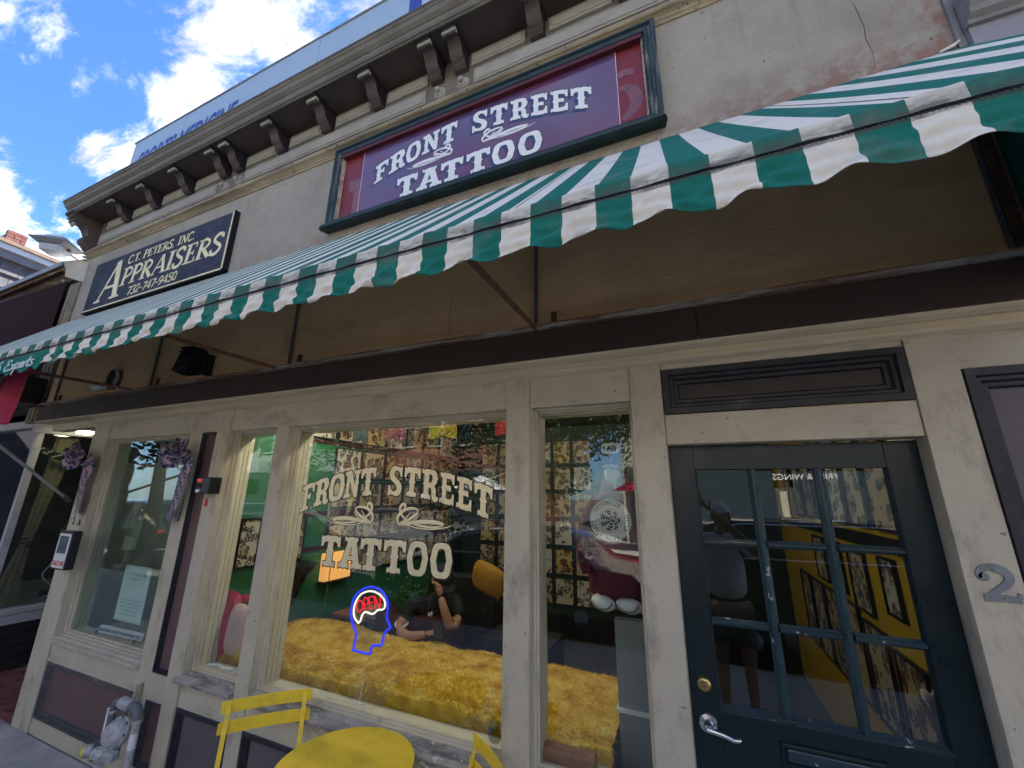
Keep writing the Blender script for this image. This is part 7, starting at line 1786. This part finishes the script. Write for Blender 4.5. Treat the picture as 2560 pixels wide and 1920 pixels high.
person_skin('leg', [V3((-2.24, 1.34, .48)), V3((-2.14, .98, .60)), V3((-2.12, 1.05, .10))], [(0, 1), (1, 2)], [.09, .066, .042], m_skin, PS, 2, 1)
person_skin('leg', [V3((-2.06, 1.38, .48)), V3((-1.90, 1.06, .60)), V3((-1.86, 1.14, .10))], [(0, 1), (1, 2)], [.09, .066, .042], m_skin, PS, 2, 1)
person_skin('shorts', [V3((-2.15, 1.40, .50)), V3((-2.24, 1.30, .53)), V3((-2.17, 1.10, .58)), V3((-2.05, 1.34, .53)), V3((-1.95, 1.16, .58))], [(0, 1), (1, 2), (0, 3), (3, 4)], [(.15, .11), .10, .084, .10, .084], m_shirt, PS, 2, 0)
headset(PS, (-2.0, 1.19, 1.185), (.62, -.50, -.60), m_skin, m_hair, cap=m_shirt, s_=.98)
MB().tube([(-2.30 + .058 * math.cos(a * .7), 1.075 + .03 * math.sin(a * .7) * 1.5, .845 + .02 * math.sin(a * .7)) for a in range(10)], .007, 6).build('sleeve_trim', m_white, PS, smooth=True)
for tx_, sx_ in (('N', 0), ('Y', .006)):
    bfont(tx_, .085, lambda u, v, t: (-2.125 + sx_ + u + .0, 1.165 - .05 * (u) - t * 4 + v * .12, .875 + v), bold=.002).build('shirt_letter', m_white, PS)
PH = tag(MB().obox((-1.875, .96, .875), (.036, .07, .004), (.5, .2, .8)).build('phone', m_black, None, bevel=.003), 'black phone held in the hand of the seated man', 'phone')
cushion('ochre_cushion', 'ochre yellow cushion behind the head of the seated man', (-1.78, 1.62, 1.12), (.17, .06, .16), mat('ochre_cloth', (.33, .17, .02), .8, var=.15), (.3, .35, 0))
CHR = thing('dark_armchair', 'dark armchair under the seated man', 'armchair', (-2.1, 1.5, 0))
MB().box(-2.42, -1.84, 1.15, 1.60, .10, .42).build('seat', m_fblack, CHR, bevel=.02)
MB().box(-2.42, -1.70, 1.60, 1.72, .10, 1.15).build('backrest', m_fblack, CHR, bevel=.02)
DK = thing('dark_cabinet', 'black cabinet with a round lidded pot at the right end of the big window', 'cabinet', (-1.3, 1.4, 0))
MB().box(-1.62, -1.05, 1.2, 1.55, .02, .80).build('body', m_fblack, DK, bevel=.004)
MB().ball((-1.30, 1.3, .84), (.08, .07, .06), 14).build('pot', m_iron, DK, smooth=True)
# left (appraiser) room
AR = thing('appraiser_room', 'dim appraiser shop room behind the left window', 'shop interior', (-4.4, 1, 0))
m_grw = mat('grey_room_wall', (.13, .14, .15), .7, var=.1)
MB().box(-5.30, -3.62, 2.4, 2.5, 0, 2.7).build('back_wall', m_grw, AR)
MB().box(-5.34, -5.28, .13, 2.5, 0, 2.7).build('side_wall', m_innergreen, AR)
MB().box(-3.64, -3.60, .13, 2.5, 0, 2.7).build('side_wall', m_innergreen, AR)
MB().box(-5.3, -3.6, .13, 2.5, 2.6, 2.7).build('ceiling', m_grw, AR)
MB().box(-5.3, -3.6, .13, 2.5, -.04, .02).build('floor', m_floor, AR)
MB().box(-5.03, -3.77, .14, .55, .66, .69).build('window_shelf', m_innergreen, AR)
MB().box(-4.60, -4.40, 1.2, 1.3, .7, 2.5).box(-4.2, -4.12, 1.2, 1.28, .7, 2.5).build('door_frame', m_innergreen, AR, kind='stuff')
LP = thing('black_lantern_post', 'black finial topped lantern post standing in the appraiser window', 'lantern', (-4.5, .4, .7))
lq = Vector((-5.3618, 0.4200, 1.4800))
MB().lathe([(.075, 0), (.075, .02), (.060, .03), (.050, .50), (.062, .52), (.075, .535), (.05, .55), (.028, .575), (.022, .60), (.032, .615), (.03, .64), (.012, .66)], (lq.x, .42, lq.z - .56), n=8, d=(0, 0, 1)).build('lantern_body', mat('green_black_metal', (.012, .03, .035), .35, var=.2), LP)
CT = thing('star_curtain', 'pale curtain printed with red and blue stars at the right of the left window', 'curtain', (-3.9, .4, 1.3))
MB().grid(30, 10, lambda u, v: (-4.12 + .40 * u + .06 * v, .42 + .02 * math.sin(u * 18), 2.1 - 1.35 * v)).build('cloth', mat('pale_voile', (.34, .34, .36), .8, var=.05), CT, smooth=True, solid=.001)
m_rstar = mat('star_red', (.28, .03, .03), .7); m_bstar = mat('star_blue', (.04, .06, .2), .7)
rr4 = random.Random(8)
for i in range(20):
    cx, cz = -4.05 + rr4.uniform(-.02, .33), rr4.uniform(.85, 2.0); r_ = rr4.uniform(.022, .05); a0 = rr4.uniform(0, 6)
    MB().prism([(cx + (r_ if k % 2 == 0 else r_ * .42) * math.cos(a0 + k * math.pi / 5), cz + (r_ if k % 2 == 0 else r_ * .42) * math.sin(a0 + k * math.pi / 5)) for k in range(10)], 'y', .388, .392).build('printed_star', m_rstar if rr4.random() < .7 else m_bstar, CT)
SPK = tag(MB().box(-4.93, -4.70, .13, .28, 2.13, 2.33).build('small_speaker', m_black, None, bevel=.02), 'small black speaker box at the top left inside the left window', 'speaker')
TGS = thing('paper_tag_string', 'string of tan paper tags hanging inside the left window', 'tags', (-4.7, .2, 1.8))
MB().tube([(-4.72, .2, 2.2), (-4.72, .2, 1.15)], .0015, 4).build('string', m_cord, TGS)
m_tan = mat('tan_paper', (.38, .34, .24), .8, var=.1)
for x_, y_, w_ in ((735,330,.10), (645,700,.10), (560,1060,.09)):
    q = Vector((-21.6449, 0.2000, 19.1883))
for (cx, cz) in ((-4.66, 2.06), (-4.71, 1.76), (-4.72, 1.42)):
    MB().obox((cx, .2, cz), (.045, .003, .055), (0, .1, .2)).build('paper_tag', m_tan, TGS)
MB().box(-4.9, -3.95, .60, .62, 2.14, 2.20).build('blue_rail', mat('blue_rail', (.03, .06, .14), .4), AR)
m_pblue = mat('pale_blue_strip', (.35, .52, .62), .5, var=.05)
BS = tag(MB().box(-4.33, -4.285, .50, .51, 1.48, 2.05).build('blue_banner_strip', m_pblue, None), 'narrow pale blue vertical banner in the middle of the left window', 'banner')
for (x, y, e) in ((-4.4, 1.2, .7),):
    ld = bpy.data.lights.new('appraiser_lamp', 'POINT'); ld.energy = e; ld.color = (1, .9, .75); ld.shadow_soft_size = .1
    lo = bpy.data.objects.new('appraiser_lamp', ld); col.objects.link(lo); lo.location = (x, y, 2.4)
ad_ = thing('ceiling_light', 'lit ceiling light inside the left window', 'ceiling light', (-4.4, 1.2, 2.55)); MB().lathe([(.09, 0), (.08, .03), (.03, .04)], (-4.4, 1.2, 2.6), n=16, d=(0, 0, -1)).build('lens', m_lamp, ad_)
# ================================================================== THE STREET BEHIND THE CAMERA (seen in the glass)
def car(name, label, cx, cy, L_, H_, m_, flip=1, suv=False):
    t = thing(name, label, 'car', (cx, cy, -.14)); W2 = .90
    g0 = -.14
    if suv: side_ = [(-.5, .32), (-.5, .55), (-.475, .62), (-.46, .68), (-.40, .96), (-.33, 1.0), (.12, 1.0), (.22, .95), (.32, .70), (.45, .62), (.495, .52), (.5, .32)]
    else: side_ = [(-.5, .30), (-.5, .58), (-.47, .66), (-.36, .70), (-.27, .93), (-.17, 1.0), (.05, 1.0), (.13, .95), (.27, .70), (.45, .60), (.495, .50), (.5, .30)]
    n = len(side_)
    def sec(y, inset, drop=0):
        out = []
        for (a, b) in side_:
            hi = max(0, (b - .62) / .38); out.append((cx + a * L_ * flip * (1 - .015 * hi), cy + y * (W2 - (inset + .17 * hi)), g0 + b * H_ * (1 - drop * hi)))
        return out
    mb = MB(); A_ = sec(1, 0); B_ = sec(-1, 0); mid = [((p[0] + q[0]) / 2, cy + .0, p[2] + .03 * (p[2] > g0 + .6)) for p, q in zip(A_, B_)]
    mb.add(A_ + mid + B_, [(i, i + 1, n + i + 1, n + i) for i in range(n - 1)] + [(n + i, n + i + 1, 2 * n + i + 1, 2 * n + i) for i in range(n - 1)] + [tuple(range(n - 1, -1, -1)), tuple(range(2 * n, 3 * n)), (0, n, 2 * n, 3 * n - 1, 2 * n - 1, n - 1)])
    bd = mb.build('body', m_, t, smooth=True, bevel=.02)
    gm = mat('car_glass', (.02, .025, .03), .08, var=.05, spec=.8)
    for y in (1, -1):
        gl_ = [(a, b) for a, b in side_ if b > .66]; k_ = len(gl_)
        ctr = (sum(a for a, b in gl_) / k_, sum(b for a, b in gl_) / k_)
        pts = [(cx + (ctr[0] + (a - ctr[0]) * .88) * L_ * flip, cy + y * (W2 - .17 * ((ctr[1] + (b - ctr[1]) * .75 - .62) / .38) + .004), g0 + (ctr[1] + (b - ctr[1]) * .75 + .005) * H_) for a, b in gl_]
        MB().add(pts, [tuple(range(k_))]).build('side_window', gm, t, solid=.004)
        MB().tube(pts, .010, 6, closed=True).build('window_chrome', m_chrome, t)
    for sx_ in (-.31, .31):
        for sy_ in (-1, 1):
            w = MB().lathe([(.20, -.11), (.33, -.11), (.345, -.09), (.345, .09), (.33, .11), (.20, .11)], (cx + sx_ * L_ * flip, cy + sy_ * (W2 - .12), g0 + .345), n=28, d=(0, 1, 0)).build('wheel', m_rubber, t, smooth=True)
            MB().lathe([(.20, -.10), (.20, .10), (.06, .115)], (cx + sx_ * L_ * flip, cy + sy_ * (W2 - .12), g0 + .345), n=20, d=(0, sy_, 0)).build('rim', m_chrome, w)
    for sy_ in (-1, 1):
        MB().obox((cx - .495 * L_ * flip, cy + sy_ * .62, g0 + .56 * H_), (.02, .16, .05), (0, 0, 0)).build('tail_light', emission('tail_red', (.5, .01, .01), .05), t)
        MB().obox((cx + .485 * L_ * flip, cy + sy_ * .62, g0 + .50 * H_), (.03, .15, .05), (0, 0, 0)).build('headlight', m_white, t)
    return t
m_carb = mat('dark_blue_car_paint', (.012, .022, .040), .15, var=.1, coat=1.0, spec=.6)
m_cark = mat('black_car_paint', (.012, .012, .013), .15, var=.1, coat=1.0, spec=.6)
m_cars = mat('silver_car_paint', (.30, .31, .33), .25, var=.05, coat=1.0, metal=.5)
car('parked_suv', 'black parked suv at the kerb opposite the shop door', 2.0, -4.9, 4.7, 1.72, m_cark, 1, True)
car('parked_sedan', 'dark blue parked sedan at the kerb behind the photographer', -3.0, -4.9, 4.6, 1.45, m_carb, -1)
car('silver_car', 'silver car parked across the street', -9.5, -10.6, 4.6, 1.45, m_cars, 1)
car('second_silver_car', 'pale car parked across the street further left', -16.5, -10.6, 4.6, 1.5, m_cars, 1, True)
car('added_hatchback', 'dark grey parked car added on the near kerb to darken the window reflection', -9.3, -4.9, 4.4, 1.5, mat('graphite_paint', (.03, .032, .035), .2, var=.1, coat=1.0), 1)  # unseen car added to block the sunlit street reflected in the left window
car('added_green_suv', 'dark green parked suv added far left to hide the sunlit street in reflection', -15.0, -4.9, 4.6, 1.7, mat('dark_green_paint', (.015, .03, .022), .2, var=.1, coat=1.0), -1, True)  # also added to darken what the left window mirrors
car('added_far_car', 'black parked car added at the kerb end to block bright reflections', -21.0, -4.9, 4.6, 1.5, m_cark, 1)  # last of the cars added to cover the bright road in the glass
def tree(name, label, x, y, h, r, seed, n=5200):
    t = thing(name, label, 'tree', (x, y, 0)); rg_ = random.Random(seed)
    tr = MB().tube(catmull([(x, y, -.05), (x + .05, y, h * .25), (x - .05, y + .05, h * .5), (x + .1, y, h * .75)], 4), [.16 - .009 * i for i in range(13)], 10)
    tr.build('trunk', m_oldwood, t, smooth=True)
    cl_ = [Vector((x + rg_.gauss(0, r * .42), y + rg_.gauss(0, r * .42), h * .72 + rg_.gauss(0, r * .36))) for _ in range(22)]
    lb = MB()
    for c_ in cl_: lb.tube([(x, y, h * .42), tuple(Vector((x, y, h * .5)).lerp(c_, .5) + Vector((0, 0, .1))), tuple(c_)], [.05, .03, .012], 5)
    lb.build('limb', m_oldwood, t, kind='stuff')
    mb = MB()
    for _ in range(n):
        c_ = rg_.choice(cl_); d = Vector((rg_.gauss(0, 1), rg_.gauss(0, 1), rg_.gauss(0, 1))).normalized() * r * .34 * rg_.random() ** .4
        p_ = c_ + d; a = Vector((rg_.gauss(0, 1), rg_.gauss(0, 1), rg_.gauss(0, .7))).normalized() * .10; b = a.orthogonal().normalized() * .06
        mb.add([p_ - a, p_ + b, p_ + a, p_ - b], [(0, 1, 2, 3)])
    mb.build('crown', mat('tree_leaf', (.05, .085, .028), .6, var=.5, scale=3), t, kind='stuff')
tree('street_tree', 'leafy street tree across the road opposite the narrow window', -3.9, -11.4, 6.4, 3.3, 3, 12000)
tree('street_tree', 'leafy street tree across the road further left', -14.5, -12.6, 7.0, 2.6, 5)
tree('street_tree', 'leafy street tree across the road to the right', 8.5, -12.6, 7.2, 2.6, 7)
tree('street_tree', 'leafy kerbside tree added left of the photographer to hide bright reflections', -10.5, -3.0, 6.2, 2.2, 9, 3600)  # unseen tree added to hide the bright street from the window glass
tree('street_tree', 'second leafy kerbside tree added further left to hide bright reflections', -19.0, -3.0, 6.4, 2.4, 11, 3600)  # another added tree, screening the bright street in the reflection
tree('street_tree', 'leafy tree in front of the grey building across the road', -24, -12.8, 7.5, 2.9, 13, 3600)
def block(name, label, x0, x1, y0, h, m_, storeys, bays, mw):
    t = thing(name, label, 'building', ((x0 + x1) / 2, y0 - 3, 0))
    MB().box(x0, x1, y0 - 8, y0, -.1, h).build('wall', m_, t)
    MB().box(x0 - .15, x1 + .15, y0, y0 + .35, h - .45, h + .05).box(x0 - .1, x1 + .1, y0, y0 + .18, h - .7, h - .45).build('cornice', mw, t)
    sh = (h - 4.0) / max(1, storeys); bw = (x1 - x0) / bays
    for s_ in range(storeys):
        for b in range(bays):
            xa = x0 + bw * b + bw * .28; za_ = 4.0 + sh * s_ + .3
            w = MB().box(xa - .08, xa + bw * .44 + .08, y0, y0 + .08, za_ - .1, za_ + sh * .6 + .1).build('window', mw, t)
            MB().box(xa, xa + bw * .44, y0 + .08, y0 + .085, za_, za_ + sh * .6).build('pane', gpane, w)
    for b in range(max(2, bays // 2)):
        bw2 = (x1 - x0) / max(2, bays // 2)
        w = MB().box(x0 + bw2 * b + .15, x0 + bw2 * (b + 1) - .15, y0, y0 + .10, .0, 3.0).build('shopfront', mat('far_shopfront', (.05, .05, .05), .5, var=.3), t)
        MB().box(x0 + bw2 * b + .3, x0 + bw2 * (b + 1) - .3, y0 + .10, y0 + .105, .5, 2.8).build('pane', gpane, w)
    return t
gpane = mat('far_glass', (.03, .04, .05), .08, var=.1, spec=.8)
m_rb = mat('far_red_brick', (.20, .085, .06), .85, var=.3, scale=5); m_cb = mat('far_cream', (.36, .33, .27), .8, var=.1); m_gb = mat('far_grey', (.28, .28, .29), .8, var=.1)
block('brick_building', 'red brick building across the street opposite the shop', -18.5, -7.8, -16, 9.5, m_rb, 2, 6, m_cb)
block('cream_building', 'tall cream building across the street to the right', -2.6, 9, -16, 11.5, m_cb, 3, 5, m_white)
block('grey_building', 'grey building across the street to the far left', -34, -19.2, -16, 8.0, m_gb, 2, 6, m_cb)
block('brick_corner_building', 'brick building across the street at the far right', 9.1, 34, -16, 9.0, m_rb, 2, 7, m_cb)
def parasol(label, x, y, m_):
    t = thing('cafe_parasol', label, 'parasol', (x, y, 0))
    MB().tube([(x, y, 0), (x, y, 2.5)], .022, 8).build('pole', m_iron, t)
    MB().lathe([(1.35, 0), (.7, .32), (.03, .55)], (x, y, 2.0), n=8, d=(0, 0, 1)).build('canopy', m_, t)
parasol('red cafe parasol across the street', -1.2, -12.9, m_crim); parasol('blue cafe parasol across the street', -5.2, -12.7, mat('blue_cloth', (.02, .04, .22), .7)); parasol('white market parasol across the street', -7.8, -12.8, m_white)
ss = thing('pizza_shop_board', 'white menu board listing slices and squares across the street', 'sign', (2.6, -15.9, 2.2))
for i, tx_ in enumerate(('SLICES & SQUARES', 'HOT SUBS & WRAPS', 'SALADS', 'FRIES & WINGS')):
    bfont(tx_, .30, lambda u, v, t, i=i: (3.9 - u, -15.86, 4.0 - i * .5 + v), align='CENTER').build('lettering', m_white, ss)
MB().box(2.0, 5.8, -15.99, -15.90, 2.2, 4.5).build('board', m_rubber, ss)
# the photographer, seen only as a reflection in the door
PG = thing('person', 'photographer in white shirt and cap holding up a phone, reflected in the door', 'person', (.27, -2.35, 0))
m_tee = mat('white_tee', (.80, .80, .80), .8, var=.04, bump=.3, bscale=8); m_short = mat('grey_shorts', (.10, .10, .11), .8, var=.1)
hx_ = .24; py = -2.40
person_skin('shirt', [V3((hx_, py, .95)), V3((hx_, py, 1.12)), V3((hx_ - .01, py, 1.36)), V3((hx_ - .01, py + .02, 1.52)), V3((hx_ - .20, py + .02, 1.46)), V3((hx_ - .27, py + .14, 1.40)), V3((hx_ + .19, py + .02, 1.46)), V3((hx_ + .28, py + .10, 1.36))], [(0, 1), (1, 2), (2, 3), (3, 4), (4, 5), (3, 6), (6, 7)],
            [(.19, .13), (.18, .12), (.20, .12), .07, .075, .075, .075, .075], m_tee, PG, 2, 0)
person_skin('arm', [V3((hx_ + .26, py + .08, 1.40)), V3((hx_ + .25, py + .25, 1.42)), V3((hx_ + .06, py + .30, 1.62)), V3((hx_ - .08, py + .30, 1.76))], [(0, 1), (1, 2), (2, 3)], [.052, .045, .038, .028], m_skind, PG, 2, 1)
person_skin('arm', [V3((hx_ - .26, py + .10, 1.42)), V3((hx_ - .34, py + .2, 1.40)), V3((hx_ - .32, py + .28, 1.62)), V3((hx_ - .30, py + .30, 1.78))], [(0, 1), (1, 2), (2, 3)], [.052, .045, .038, .028], m_skind, PG, 2, 1)
hand(PG, (hx_ - .08, py + .30, 1.76), (-.6, .05, .6), (0, 1, 0), m_skind, 1.0, .35)
hand(PG, (hx_ - .30, py + .30, 1.78), (.3, .05, .8), (0, 1, 0), m_skind, 1.0, .35)
person_skin('neck', [V3((hx_ - .01, py + .01, 1.50)), V3((hx_ - .01, py + .03, 1.60))], [(0, 1)], [.06, .055], m_skind, PG, 2, 0)
headset(PG, (hx_ + .01, py + .04, 1.70), (-.35, .9, .05), m_skind, m_hair, cap=m_white, s_=1.0)
person_skin('legs', [V3((hx_, py, .95)), V3((hx_ - .10, py, .85)), V3((hx_ - .11, py + .02, .48)), V3((hx_ - .11, py - .02, .08)), V3((hx_ - .11, py + .13, .03)), V3((hx_ + .10, py, .85)), V3((hx_ + .11, py + .02, .48)), V3((hx_ + .11, py - .02, .08)), V3((hx_ + .11, py + .13, .03))], [(0, 1), (1, 2), (2, 3), (3, 4), (0, 5), (5, 6), (6, 7), (7, 8)], [(.17, .12), .10, .06, .04, .035, .10, .06, .04, .035], m_skind, PG, 2, 0)
person_skin('shorts', [V3((hx_, py, .96)), V3((hx_ - .10, py, .82)), V3((hx_ - .115, py, .56)), V3((hx_ + .10, py, .82)), V3((hx_ + .115, py, .56))], [(0, 1), (1, 2), (0, 3), (3, 4)], [(.185, .13), .115, .10, .115, .10], m_short, PG, 2, 0)
tag(MB().box(-.075, .085, -2.075, -2.066, 1.865, 1.945).build('phone', m_black, None, bevel=.003), 'black phone held up by the photographer', 'phone')
